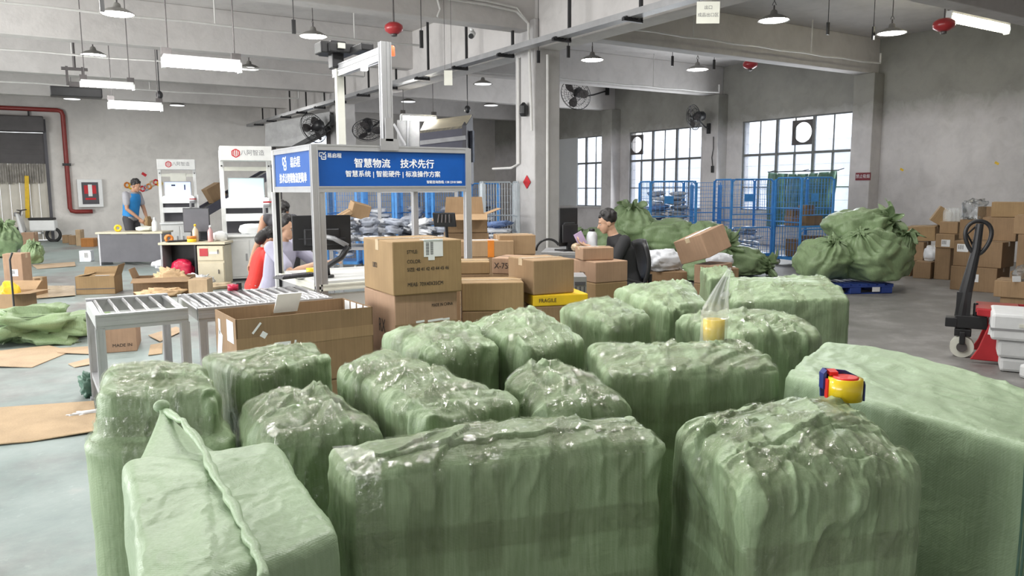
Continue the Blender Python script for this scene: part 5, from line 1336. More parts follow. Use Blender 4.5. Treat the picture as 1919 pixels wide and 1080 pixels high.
# ------------------------------------------------------------------ roll cages
def cage_mesh(kind, w, d, h, paint):
    """returns parts of a roll cage: list of (name, MB)"""
    parts = []
    z0 = 0.16
    def frame(mb, a, b, c, e, r=0.016, bars=8, cross=(0.45, 0.62), wires=0):
        """tube frame a-b-c-e (corners, a,b low), with vertical bars"""
        a, b, c, e = map(Vector, (a, b, c, e))
        mb.tube([a, e + (a - e).normalized() * 0.06, e + (c - e).normalized() * 0.06, c + (e - c).normalized() * 0.06, c + (b - c).normalized() * 0.06, b], r, 8)
        for k in range(1, bars + 1):
            t_ = k / (bars + 1); mb.tube([a.lerp(b, t_), e.lerp(c, t_)], 0.0045, 5)
        for q in cross: mb.tube([a.lerp(e, q), b.lerp(c, q)], r * 0.8, 6)
        for k in range(1, wires + 1):
            t_ = k / (wires + 1); mb.tube([a.lerp(e, t_), b.lerp(c, t_)], 0.003, 4)
        mb.tube([a, b], r * 0.8, 6)
    for nm, x in (('side_panel', -w / 2), ('side_panel', w / 2)):
        mb = MB(); frame(mb, (x, -d / 2, z0), (x, d / 2, z0), (x, d / 2, h), (x, -d / 2, h), wires=9)
        mb.box((x, -d / 2, (z0 + h) / 2), (0.045, 0.03, h - z0 - 0.05)); mb.box((x, d / 2, (z0 + h) / 2), (0.045, 0.03, h - z0 - 0.05))
        parts.append((nm, mb))
    mb = MB(); frame(mb, (-w / 2, d / 2, z0), (w / 2, d / 2, z0), (w / 2, d / 2, h), (-w / 2, d / 2, h), bars=11, wires=12); parts.append(('back_panel', mb))
    if kind != 'open':
        mb = MB(); frame(mb, (-w / 2 + 0.02, -d / 2, h * 0.58), (w / 2 - 0.02, -d / 2, h * 0.58), (w / 2 - 0.02, -d / 2, h), (-w / 2 + 0.02, -d / 2, h), bars=9, cross=(), wires=6); parts.append(('front_gate', mb))
        mb = MB(); frame(mb, (-w / 2 + 0.02, -d / 2, z0), (w / 2 - 0.02, -d / 2, z0), (w / 2 - 0.02, -d / 2, h * 0.42), (-w / 2 + 0.02, -d / 2, h * 0.42), bars=9, cross=(), wires=5); parts.append(('lower_gate', mb))
        mb = MB(); mb.box((-w * 0.1, -d / 2 - 0.015, h * 0.78), (0.2, 0.008, 0.16)); parts.append(('card_holder', mb))
    mb = MB(); mb.box((0, 0, z0 + 0.01), (w, d, 0.03))
    for s in (-1, 1): mb.box((0, s * d / 2, z0 - 0.005), (w, 0.04, 0.06)); mb.box((s * w / 2, 0, z0 - 0.005), (0.04, d, 0.06))
    parts.append(('base_frame', mb))
    if kind == 'shelf':
        mb = MB(); mb.box((0, 0, h * 0.45), (w - 0.06, d - 0.06, 0.02)); mb.box((0, -d / 2 + 0.03, h * 0.45), (w - 0.04, 0.04, 0.04)); parts.append(('shelf', mb))
    for sx in (-1, 1):
        for sy in (-1, 1):
            mb = MB(); mb.tube([(sx * (w / 2 - 0.06) - 0.02, sy * (d / 2 - 0.06), 0.06), (sx * (w / 2 - 0.06) + 0.02, sy * (d / 2 - 0.06), 0.06)], 0.06, 16)
            mb.box((sx * (w / 2 - 0.06), sy * (d / 2 - 0.06), 0.115), (0.06, 0.06, 0.05)); parts.append(('caster_wheel', mb))
    return parts
_cages = {}
def cage(kind, w, d, h, paint, loc, rz, label, group):
    key = (kind, w, d, h, paint)
    if key in _cages: return dup(_cages[key], loc, rz, label, group)
    t = thing('roll_cage', label, 'cage', loc, rz, group)
    for nm, mb in cage_mesh(kind, w, d, h, paint):
        m = M[paint] if nm != 'caster_wheel' else M['cream']
        mb.build(nm, m, t, nm == 'caster_wheel')
    _cages[key] = t
    return t
MAIL = []
def mailer_proto(m, seed, r):
    return blob('poly_mailer', (0, 0, 0), r, m, None, None, None, seed, 0.26, 3.2, 24, False)
MAIL_M = ['mailer_grey', 'mailer_white', 'mailer_blue', 'mailer_grey', 'mailer_black', 'mailer_white']
_mp = []
for k in range(6): _mp.append(mailer_proto(M[MAIL_M[k]], 70 + k, ((0.2, 0.15, 0.055), (0.17, 0.13, 0.05), (0.22, 0.16, 0.06), (0.16, 0.12, 0.07), (0.15, 0.12, 0.05), (0.2, 0.14, 0.045))[k]))
_used = set()
CN = ['grey', 'white', 'blue', 'dark grey', 'black', 'pale']
def mailer(k, loc, rot, where):
    first = k not in _used; _used.add(k)
    o = _mp[k] if first else _mp[k].copy()
    if not first: COL.objects.link(o)
    o.location = loc; o.rotation_euler = rot
    return tag(o, '%s poly mailer lying in the heap %s' % (CN[k], where), 'parcel', '%s mailers %s' % (CN[k], where))
bpy.context.view_layer.update()
def fill(t, w, d, layers, per, where, seed, z0=0.2, dz=0.1, kinds=(0, 1, 2, 3, 4, 5)):
    rnd = random.Random(seed); q = Matrix.Translation(t.location) @ Matrix.Rotation(t.rotation_euler[2], 4, 'Z')
    n = max(1, int((w - 0.1) / 0.42)); sx = (w - 0.12) / n / 0.46; L = 0; top = z0 + dz * layers; z = z0
    while z < top:
        for i in range(n):
            x = (-0.5 + (i + 0.5) / n) * (w - 0.1) + rnd.uniform(-0.015, 0.015); y = rnd.uniform(-0.5, 0.5) * max(0.05, d - 0.5)
            o = mailer(rnd.choice(kinds), q @ Vector((x, y, z + rnd.uniform(-0.006, 0.006))), (rnd.uniform(-0.13, 0.13), rnd.uniform(-0.13, 0.13), t.rotation_euler[2] + rnd.choice((0, math.pi)) + rnd.uniform(-0.2, 0.2)), where)
            o.scale = (min(1.05, sx), 1.25, 0.85)
        z += 0.098
# the row behind the booth
GB = 'blue roll cages behind the booth'
ROWC = [(648, 15.6, 'blue roll cage with mesh sides leftmost of the row behind the booth'), (712, 15.6, 'blue roll cage second of the row behind the booth, over the monitor'),
        (776, 15.6, 'blue roll cage third of the row behind the booth, behind its rear post'), (840, 15.6, 'blue roll cage fourth of the row behind the booth, by the open carton'), (908, 16.5, 'blue roll cage fifth of the row behind the booth, behind the grey one')]
for i, (px, d, lab) in enumerate(ROWC):
    p = D(px, 400, d); p.z = 0
    c = cage('open', 0.6, 0.7, 1.72, 'blue_paint', p, YAW + R(3 if i % 2 else -2), lab, GB)
    fill(c, 0.6, 0.7, 9 if i else 6, 2, 'in the row behind the booth', 100 + i, 0.26, 0.105)
p = D(935, 400, 13.6); p.z = 0
c = cage('open', 0.6, 0.65, 1.72, 'grey_paint', p, YAW + R(8), 'grey tube roll cage beside the white column', 'grey roll cage')
fill(c, 0.6, 0.65, 7, 2, 'in the grey cage by the column', 120, 0.26, 0.105, (1, 2, 0, 5))
# cages by the windows
GW = 'blue roll cages by the windows'
p = D(1250, 400, 16.6); p.z = 0
cA = cage('gate', 1.0, 0.75, 1.74, 'blue_paint', p, YAW + R(8), 'blue roll cage full of mailers under the window with the fan on its left', GW)
fill(cA, 1.0, 0.75, 11, 3, 'in the full cage by the window', 130, 0.27, 0.112, (0, 1, 1, 0, 5, 2, 3))
p = D(1392, 400, 17.0); p.z = 0
cB = cage('gate', 1.0, 0.75, 1.78, 'blue_paint', p, YAW + R(14), 'half-empty blue roll cage between the two windows', GW)
fill(cB, 1.0, 0.75, 4, 3, 'in the half-empty cage', 140, 0.27, 0.1, (1, 3, 5))
p = D(1506, 400, 16.0); p.z = 0
cC = cage('shelf', 0.86, 0.72, 1.80, 'blue_paint', p, YAW + R(24), 'blue roll cage with a shelf of brown cartons before the dark tarpaulin', GW)
bpy.context.view_layer.update()
def box_in(c, x, y, z, size, rz, m, lab, rot=None): return carton('cardboard_box', lab, on(c, x, y, z), size, c.rotation_euler[2] + rz, m, rot=rot, group='cartons in the shelf cage', tape=None)
zs = 1.80 * 0.45 + 0.012; zf = 0.188
box_in(cC, -0.05, -0.12, zs, (0.26, 0.22, 0.42), 0.1, 'card_b', 'tall brown carton on the cage shelf')
box_in(cC, -0.30, 0.02, zs, (0.2, 0.2, 0.2), 0.0, 'card_c', 'pinkish carton on the cage shelf at its open side')
box_in(cC, -0.30, 0.02, zs + 0.204, (0.19, 0.18, 0.16), 0.2, 'card_b', 'small carton stacked on the pinkish one of the cage shelf')
box_in(cC, 0.26, 0.0, zs, (0.24, 0.3, 0.22), -0.1, 'card_b', 'wide brown carton on the cage shelf by the back corner')
box_in(cC, 0.10, 0.20, zs, (0.13, 0.16, 0.3), 0.0, 'mailer_white', 'white carton on the cage shelf')
box_in(cC, -0.20, -0.05, zf, (0.3, 0.32, 0.36), 0.05, 'card_b', 'brown carton on the bottom deck of the shelf cage')
box_in(cC, 0.18, -0.05, zf, (0.36, 0.34, 0.42), -0.05, 'card_b', 'larger brown carton on the bottom deck of the shelf cage')
# folded mesh panel cage between
p = D(1322, 400, 18.0); p.z = 0
t = thing('folded_cage', 'folded blue mesh panel leaning between the full and the half-empty cage', 'cage', p, YAW + R(6))
mb = MB(); w, h = 0.68, 1.72
mb.tube([(-w / 2, 0, 0), (-w / 2, 0, h), (w / 2, 0, h), (w / 2, 0, 0)], 0.016, 8)
for k in range(1, 12): mb.tube([(-w / 2 + w * k / 12, 0, 0.15), (-w / 2 + w * k / 12, 0, h)], 0.004, 4)
for k in range(1, 20): mb.tube([(-w / 2, 0, h * k / 20), (w / 2, 0, h * k / 20)], 0.004, 4)
mb.tube([(-w / 2, 0, h * 0.6), (w / 2, 0, h * 0.6)], 0.014, 6); mb.tube([(-w / 2, 0, 0.15), (w / 2, 0, 0.15)], 0.014, 6)
mb.build('mesh_panel', M['blue_paint'], t)
for s in (-1, 1): MB().box((s * w / 2, 0, h / 2), (0.07, 0.07, h - 0.1)).build('corner_post', M['blue_paint'], t)
# dark green tarpaulin draped over the window behind the shelf cage
a, b_ = WX(1440, 325, XW - 0.3), WX(1567, 317, XW - 0.3)
vs = []; nx, nz = 40, 24; y0, y1 = a.y, b_.y; zt, zb_ = 2.02, 0.75
for j in range(nz + 1):
    for i in range(nx + 1):
        u, v = i / nx, j / nz; y = y0 + (y1 - y0) * (u - 0.06 * math.sin(v * 2.2) * (u - 0.4))
        x = XW - 0.30 - 0.09 * math.sin(u * 17 + v * 2) * (0.3 + v) - 0.06 * math.sin(u * 41 + v * 5)
        vs.append((x, y, zt - (zt - zb_) * v - 0.16 * math.sin(math.pi * u) * (1 - v) * 0.4 - (0.25 * (1 - u) * v)))
mb = MB().add(vs, [(j * (nx + 1) + i, j * (nx + 1) + i + 1, (j + 1) * (nx + 1) + i + 1, (j + 1) * (nx + 1) + i) for j in range(nz) for i in range(nx)])
t = thing('tarpaulin', 'dark green tarpaulin hung across the lower half of the larger window', 'tarpaulin')
o = mb.build('sheet', M['tarp'], t, True); so = o.modifiers.new('t', 'SOLIDIFY'); so.thickness = 0.006
mb = MB(); mb.tube([(XW - 0.26, y0 + 0.05, zt + 0.01), (XW - 0.26, y1 - 0.05, zt + 0.01)], 0.015, 6)
for yy in (y0, (y0 + y1) / 2, y1): mb.tube([(XW - 0.26, yy, zt + 0.01), (XW + 0.02, yy, zt + 0.06)], 0.01, 6)
mb.build('rope', M['rubber'], t)

# ------------------------------------------------------------------ tied woven sacks
def sack(loc, size, neck, label, group=None, seed=0, ruff=0.2, name='woven_sack', m='sack', rz=0.0):
    """plump tied sack standing on loc; neck: direction of the tied end"""
    nv_, nu = 44, 72
    n = Vector(neck).normalized(); q = np.array(n.to_track_quat('Z', 'Y').to_matrix())
    tt = np.linspace(0, math.pi, nv_ + 1); ph = np.linspace(0, 2 * math.pi, nu, endpoint=False)
    T, P = np.meshgrid(tt, ph, indexing='ij')
    u = np.stack([np.sin(T) * np.cos(P), np.sin(T) * np.sin(P), np.cos(T)], -1).reshape(-1, 3)
    su = np.sign(u) * np.abs(u) ** 0.72
    pole = np.clip((u[:, 2] - 0.15) / 0.85, 0, 1)
    phf = P.reshape(-1)
    pleat = np.sin(phf * 17 + 3 * vnoise(u * 2.0, seed)) * 0.075 * pole ** 1.2 + 0.05 * pole * np.sin(phf * 7 + seed)
    k = 1 + 0.15 * fbm(u * 1.9 + seed * 1.7, seed, 3) + pleat - 0.07 * ridged(u * 2.6 + seed, seed + 3, 4.0)
    p = su * k[:, None]
    p[:, 2] += 0.28 * pole ** 4
    p = p @ q.T
    p = p * (np.array(size) / 2)
    p[:, 2] += size[2] / 2 * 0.93
    p[:, 2] = np.where(p[:, 2] < 0.05, 0.05 * np.exp((p[:, 2] - 0.05) / 0.15), p[:, 2])
    fs = [(j * nu + i, (j + 1) * nu + i, (j + 1) * nu + (i + 1) % nu, j * nu + (i + 1) % nu) for j in range(nv_) for i in range(nu)]
    t = thing(name, label, 'sack', loc, rz, group)
    MB().add(p.tolist(), fs).build('sack_body', M[m], t, True)
    # gathered mouth beyond the tie
    tip = Vector((p[:nu].mean(axis=0)).tolist()); ax = (n * 1.0 + Vector((0, 0, 0.15))).normalized(); Q = ax.to_track_quat('Z', 'Y').to_matrix()
    vs = []; NR, NP = 12, 80
    for j in range(NR + 1):
        s = j / NR
        for i in range(NP):
            a = 2 * math.pi * i / NP
            r = ruff * (0.22 + 0.75 * s ** 1.4) * (1 + 0.42 * s * math.sin(a * 8 + seed + 2.0 * s) + 0.22 * s * math.sin(a * 19 + 2 * seed))
            h = ruff * (-0.25 + 1.1 * s - 0.65 * s ** 3 + 0.30 * s * math.sin(a * 5 + seed) + 0.16 * s * math.sin(a * 11))
            v = Q @ Vector((r * math.cos(a), r * math.sin(a), h)) + tip
            vs.append(v)
    zmin = 0.02
    vs = [Vector((v.x, v.y, max(v.z, zmin))) for v in vs]
    o = MB().add(vs, [(j * NP + i, (j + 1) * NP + i, (j + 1) * NP + (i + 1) % NP, j * NP + (i + 1) % NP) for j in range(NR) for i in range(NP)]).build('tied_mouth', M[m], t, True)
    so = o.modifiers.new('t', 'SOLIDIFY'); so.thickness = 0.004
    ring = [tip + Q @ Vector((ruff * 0.27 * math.cos(a), ruff * 0.27 * math.sin(a), 0)) for a in np.linspace(0, 2 * math.pi, 16, endpoint=False)]
    MB().tube(ring, 0.012, 6, closed=True).build('tie_cord', M[m], t, True)
    return t
GS = 'woven sacks piled under the windows'
def cdir(r, f, z): return RGT * r + FWD * f + Vector((0, 0, z))      # right, away, up
def sk(px, py, d, w, h, dep, neck, label, seed, ruff=0.15, z=None, **k):
    p = D(px, py, d); p.z = max(0.0, p.z) if z is None else z
    return sack(p, (w, dep, h), Matrix.Rotation(-YAW, 3, 'Z') @ cdir(*neck), label, k.pop('group', GS), seed, ruff, rz=YAW, **k)
sk(1181, 470, 14.6, 0.98, 0.80, 0.9, (0.0, -0.25, 1), 'pale green sack with a tied top behind the man in black', 3, 0.22, z=0.38)
sk(1130, 470, 14.4, 0.85, 0.55, 0.8, (-1, -0.2, 0.3), 'flattened green sack half hidden behind the man in black', 5, 0.15, z=0.35)
sk(1255, 470, 14.3, 1.05, 0.62, 0.75, (1, -0.4, 0.0), 'large green sack lying across the middle of the pile', 7, 0.2, z=0.42)
sk(1328, 470, 14.0, 0.72, 0.62, 0.7, (0.6, -1, -0.3), 'green sack with a ruffled mouth hanging at the pile front', 9, 0.26, z=0.40)
sk(1225, 497, 13.6, 0.95, 0.52, 0.75, (-0.6, -0.6, 0.4), 'low green sack at the foot of the pile behind the white bags', 11, 0.16, z=0)
sk(1313, 497, 13.2, 0.75, 0.42, 0.7, (0.9, -0.5, 0.3), 'small crumpled green sack at the foot of the pile', 13, 0.18, z=0)
sk(1388, 497, 14.0, 0.78, 0.55, 0.8, (1, -0.3, -0.25), 'plump green sack at the right end of the pile before the cages', 15, 0.24, z=0)
sk(1170, 497, 15.6, 1.2, 0.48, 0.8, (1, 0.1, 0.2), 'wide green sack underneath the tied one', 17, 0.1, z=0)
sk(1290, 497, 15.2, 1.3, 0.50, 0.7, (1, 0.1, 0.2), 'wide green sack underneath the middle of the pile', 19, 0.1, z=0)
# pallet with four big sacks
def pallet(loc, rz, label):
    t = thing('plastic_pallet', label, 'pallet', loc, rz)
    f = MB()
    for k in range(9): f.box((-0.55 + 1.1 * k / 8, 0, 0.14), (0.10, 1.0, 0.025))
    for k in range(3): f.box((0, -0.45 + 0.45 * k, 0.115), (1.2, 0.1, 0.03))
    f.build('deck', M['pallet_blue'], t, bevel=0.004)
    for x in (-0.5, 0, 0.5):
        for y in (-0.43, 0, 0.43): MB().box((x, y, 0.055), (0.17, 0.14, 0.09)).build('foot', M['pallet_blue'], t, bevel=0.006)
    f = MB(); _ = [f.box((0, -0.43 + 0.43 * k, 0.008), (1.18, 0.1, 0.014)) for k in range(3)]; f.build('skid', M['pallet_blue'], t)
    f = MB(); f.box((0.32, -0.505, 0.07), (0.12, 0.006, 0.07)); f.build('label_plate', M['paper'], t)
    return t
p = G(1597, 552); pl = pallet(p + FWD * 0.5, YAW + R(6), 'blue plastic pallet under the heap of sacks before the right wall')
GP = 'big sacks on the blue pallet'
dp = (p - CAM_POS).dot(FWD)
zp = 0.155
sk(1541, 530, dp + 0.40, 0.78, 0.62, 0.75, (0.15, -0.5, 0.9), 'big dark green sack on the pallet, its gathered top facing forward', 21, 0.14, z=zp, group=GP)
sk(1634, 530, dp + 0.30, 0.98, 0.76, 0.8, (-0.45, -0.35, 0.75), 'largest green sack on the pallet front with a pinched top', 23, 0.10, z=zp, group=GP)
sk(1602, 460, dp + 0.80, 0.86, 0.56, 0.8, (1, -0.1, 0.35), 'pale green sack on top of the pallet heap with a ruffled mouth', 25, 0.24, z=zp + 0.56, group=GP)
sk(1676, 500, dp + 0.80, 0.46, 0.74, 0.6, (0.3, -0.4, 0.8), 'green sack at the back right of the pallet heap with a frilled mouth', 27, 0.18, z=zp, group=GP)
# sacks at the left edge
p = G(12, 482); sk(4, 482, (p - CAM_POS).dot(FWD), 0.85, 0.78, 0.7, (0.35, -0.3, 1), 'tall green sack at the left edge by the doorway', 31, 0.2, z=0, group='sacks at the left edge')
p = G(60, 497); sk(62, 497, (p - CAM_POS).dot(FWD), 0.42, 0.48, 0.4, (0.4, -0.3, 0.8), 'small squat green sack with yellow tape at the left', 33, 0.1, z=0, group='sacks at the left edge')
# draped empty sack at the left edge
o = blob('draped_sack', G(28, 652) + FWD * 0.35, (0.58, 0.42, 0.2), M['sack'], 'slumped green woven sack on the floor at the left edge', 'sack', None, 35, 0.5, 2.2, 48)
tag(MB().tube([(0, 0, 0), (0.0, 0.01, 0.82), (0.03, 0.0, 0.9)], 0.011, 8).build('pole', M['black'], loc=G(30, 618) + Vector((0, 0, 0.0))), 'thin black pole standing in the slumped sack at the left', 'pole')
# green scrap by the roller table leg
blob('sack_scrap', G(176, 742), (0.09, 0.08, 0.1), M['tarp'], 'bunched dark green sack end at the foot of the roller table', 'sack', None, 37, 0.4, 4)

# ------------------------------------------------------------------ pallet truck
p = G(1801, 668); t = thing('pallet_truck', 'red hand pallet truck with an upright black handle', 'pallet truck', (p.x, p.y, 0), YAW - R(31))
sw = MB(); 
for s in (-1, 1): sw.tube([(0, s * 0.035 - 0.022, 0.1), (0, s * 0.035 + 0.022, 0.1)], 0.1, 24)
sw.tube([(0, -0.075, 0.1), (0, 0.075, 0.1)], 0.02, 10); sw.build('steer_wheel', M['cream'], t, False)
MB().tube([(0, -0.08, 0.1), (0, -0.055, 0.1)], 0.045, 16).build('wheel_hub', M['dark_steel'], t)
f = MB(); f.box((0, 0, 0.235), (0.14, 0.11, 0.07)); f.box((0, 0.075, 0.17), (0.05, 0.02, 0.16)); f.box((0, -0.085, 0.19), (0.05, 0.016, 0.12)); f.tube([(0.0, 0, 0.26), (0.0, 0, 0.48)], 0.045, 16); f.box((0.06, 0, 0.34), (0.26, 0.12, 0.12)); f.box((-0.1, 0, 0.33), (0.1, 0.13, 0.09)); f.tube([(0.09, 0, 0.3), (0.09, 0, 0.52)], 0.02, 10)
f.build('pump_unit', M['black'], t, bevel=0.008)
f = MB(); f.tube([(-0.02, 0, 0.38), (0.0, 0, 0.62), (0.06, 0, 1.02), (0.075, 0, 1.26)], [0.06, 0.055, 0.038, 0.032], 12); f.box((-0.01, 0, 0.48), (0.12, 0.10, 0.28))
f.build('handle_tube', M['black'], t, bevel=0.004)
f = MB(); lp = []
for k in range(28):
    a = 2 * math.pi * k / 28; rr = 0.115; z_ = 1.13 + 0.155 * math.sin(a); wv = rr * (0.55 + 0.45 * (0.5 + 0.5 * math.sin(a)))
    lp.append((0.068 + wv * 1.25 * math.cos(a) * 0.9, 0.25 * wv * math.cos(a), z_))
f.tube(lp, 0.019, 8, closed=True); f.build('handle_grip', M['black'], t, True)
f = MB(); f.tube([(0.05, 0.02, 1.24), (-0.02, 0.02, 1.16), (0.03, 0.02, 1.06)], 0.01, 6); f.build('release_lever', M['black'], t)
f = MB()
f.prism([(0.07, 0.03), (0.55, 0.03), (0.52, 0.50), (0.10, 0.50), (0.10, 0.44), (0.22, 0.43), (0.13, 0.14)], -0.27, -0.24)
f.prism([(0.07, 0.03), (0.55, 0.03), (0.52, 0.50), (0.10, 0.50), (0.10, 0.44), (0.22, 0.43), (0.13, 0.14)], 0.24, 0.27)
f.box((0.30, 0, 0.30), (0.04, 0.5, 0.40)); f.box((0.26, 0, 0.485), (0.34, 0.5, 0.04))
f.build('lift_frame', M['jack_red'], t, bevel=0.008)
MB().box((0.243, -0.2735, 0.33), (0.08, 0.006, 0.12), (0, R(8), 0)).build('white_label', M['bright'], t)
f = MB(); f.tube([(0.40, -0.285, 0.38), (0.47, -0.30, 0.38), (0.48, -0.30, 0.46), (0.52, -0.30, 0.47), (0.56, -0.30, 0.46)], 0.017, 8); f.build('blue_hook', M['navy'], t)
for s in (-1, 1):
    MB().box((0.60, s * 0.185, 0.075), (0.5, 0.15, 0.05)).build('fork', M['jack_red'], t, bevel=0.008)

# ------------------------------------------------------------------ desk of the man in black
MD = 8.3
p = D(1085, 470, MD + 0.15)
t = thing('desk', 'pale desk of the man in black beside the white column', 'desk', (p.x, p.y, 0), YAW - R(8)); dk3 = t
DZ = D(1085, 472, MD).z
DZ = max(0.72, min(0.95, DZ))
MB().box((-0.05, 0.1, DZ - 0.02), (0.70, 0.6, 0.04)).build('desktop', M['grey'], t, bevel=0.005)
for x in (-0.36, 0.26):
    for y in (-0.17, 0.37): MB().box((x, y, (DZ - 0.04) / 2), (0.04, 0.04, DZ - 0.04)).build('leg', M['dark_steel'], t)
bpy.context.view_layer.update()
m = monitor(on(dk3, -0.12, 0.0, DZ), YAW + R(30), 'tall black monitor seen from behind facing the man in black', 0.24, 0.42, 'desk', None, 0.26)
MB().box((0.0, -0.036, 0.19), (0.2, 0.02, 0.2)).build('dock_box', M['black'], m, bevel=0.006)
f = MB(); q = [(0.13 * math.cos(a), 0.02 * math.sin(a * 2), 0.12 * math.sin(a)) for a in np.linspace(0.15 * math.pi, 1.0 * math.pi, 14)]
f.tube(q, 0.014, 8); tag(f.build('headset', M['black'], loc=on(dk3, -0.33, -0.12, DZ + 0.012), rot=(0, 0, YAW)), 'black looped headset lying on the desk beside the white column', 'headset')
f = MB(); f.lathe([(0.06, 0), (0.062, 0.02), (0.06, 0.16), (0.045, 0.2), (0.03, 0.21)], 20)
t2 = thing('hand_bottle', 'white plastic jug with a black cap on the desk of the man in black', 'bottle', on(dk3, 0.14, 0.02, DZ + 0.002))
f.build('jug_body', M['mailer_white'], t2, True); MB().lathe([(0.032, 0.205), (0.032, 0.235), (0.02, 0.24)], 16).build('cap', M['black'], t2, True)
# bracketed tablet and open carton behind the lettered stack
p = D(833, 412, 8.6); t = thing('tablet_stand', 'black tablet on a clamp arm behind the lettered carton', 'tablet', (p.x, p.y, p.z), YAW + R(-12))
MB().box((0, 0, 0), (0.26, 0.02, 0.17), (R(20), 0, 0)).build('tablet', M['black'], t, bevel=0.008)
f = MB(); f.tube([(0, 0.05, -0.02), (0, 0.08, -0.2), (0, 0.05, -p.z + 0.02)], 0.02, 8); f.lathe([(0.14, -p.z), (0.14, -p.z + 0.02)], 20, (0, 0.05, 0)); f.build('stand_arm', M['black'], t)
f = MB(); _ = [f.tube([(-0.07 + 0.045 * k, -0.015, -0.03), (-0.05 + 0.04 * k, -0.035, 0.06)], 0.009, 6) for k in range(4)]; f.build('clamp_claw', M['dark_steel'], t)
p = D(873, 435, 9.3)
lc = carton('cardboard_box', 'plain carton low in the brown stacks behind the bales', (p.x, p.y, 0), (0.5, 0.42, p.z - 0.003), YAW + R(10), 'card_b', group='cartons low in the brown stacks')
open_carton('open carton with spread flaps behind the right post of the booth', (p.x, p.y, p.z), (0.48, 0.40, 0.22), YAW + R(8), 'card_a', (('front', 108, 0.2), ('back', 4, 0.2), ('left', 115, 0.18), ('right', 70, 0.18)))
# parcels heaped on a packing table behind the booth
p = D(740, 440, 10.6); t = thing('packing_table', 'grey framed packing table behind the booth heaped with parcels', 'table', (p.x, p.y, 0), YAW + R(4)); PT = t
MB().box((0, 0.3, 0.80), (1.75, 0.9, 0.03)).build('table_top', M['grey'], t)
for x in (-0.85, 0.85):
    for y in (-0.12, 0.72): MB().box((x, y, 0.39), (0.05, 0.05, 0.78)).build('leg', M['grey'], t)
f = MB(); f.box((-0.27, 0.7, 1.2), (0.05, 0.05, 0.78)); f.box((0.85, 0.7, 1.2), (0.05, 0.05, 0.78)); f.box((0.29, 0.7, 1.58), (1.16, 0.05, 0.05)); f.build('goal_frame', M['grey'], t)
bpy.context.view_layer.update()
rnd = random.Random(9)
for k in range(27):
    L, i, j = k // 9, k % 9 % 5, k % 9 // 5
    x = -0.70 + 0.35 * i + (0.17 if j else 0) + rnd.uniform(-0.02, 0.02); y = 0.12 + 0.33 * j + rnd.uniform(-0.03, 0.03)
    o = mailer(rnd.choice((0, 1, 1, 5, 3)), on(PT, x, y, 0.885 + 0.108 * L), (rnd.uniform(-0.18, 0.18), rnd.uniform(-0.18, 0.18), PT.rotation_euler[2] + R(90) + rnd.uniform(-0.25, 0.25)), 'on the packing table')
    o.scale = (0.92, 1.1, 0.9)
q = on(PT, -0.52, 0.1, 1.22); carton('cardboard_box', 'brown carton lying askew on the packing table heap', q, (0.26, 0.2, 0.2), YAW + R(30), 'card_a', rot=(R(10), R(15), 0), tape=None)
q = on(PT, -0.73, -0.02, 1.20); carton('cardboard_box', 'flat tan carton slanting behind the booth monitor', q, (0.34, 0.24, 0.06), YAW + R(20), 'card_a', rot=(R(5), R(-28), 0), tape=None)
# electric scooter by the doorway
p = WY(68, 447, YB - 0.75); t = thing('electric_scooter', 'white electric scooter parked by the doorway', 'scooter', (p.x, p.y, 0), YAW + R(8))
for x in (-0.52, 0.52):
    MB().tube([(x + 0.2 * math.cos(a), 0, 0.22 + 0.2 * math.sin(a)) for a in np.linspace(0, 2 * math.pi, 24, endpoint=False)], 0.05, 8, closed=True).build('wheel', M['rubber'], t, True)
f = MB(); f.box((0.25, 0, 0.52), (0.75, 0.28, 0.34)); f.box((-0.05, 0, 0.28), (0.5, 0.26, 0.08)); f.prism([(-0.42, 0.3), (-0.3, 0.28), (-0.42, 0.9), (-0.5, 0.92)], -0.17, 0.17); f.build('body', M['bright'], t, bevel=0.05)
MB().box((0.22, 0, 0.73), (0.75, 0.26, 0.08)).build('seat', M['black'], t, bevel=0.03)
f = MB(); f.tube([(-0.52, 0, 0.25), (-0.42, 0, 0.9), (-0.38, 0, 1.0)], 0.03, 8); f.tube([(-0.36, -0.3, 1.02), (-0.4, 0, 1.0), (-0.36, 0.3, 1.02)], 0.02, 8); f.build('handlebar', M['dark_steel'], t)
MB().box((-0.52, 0, 0.88), (0.1, 0.2, 0.14)).build('headlight', M['grey'], t, bevel=0.03)
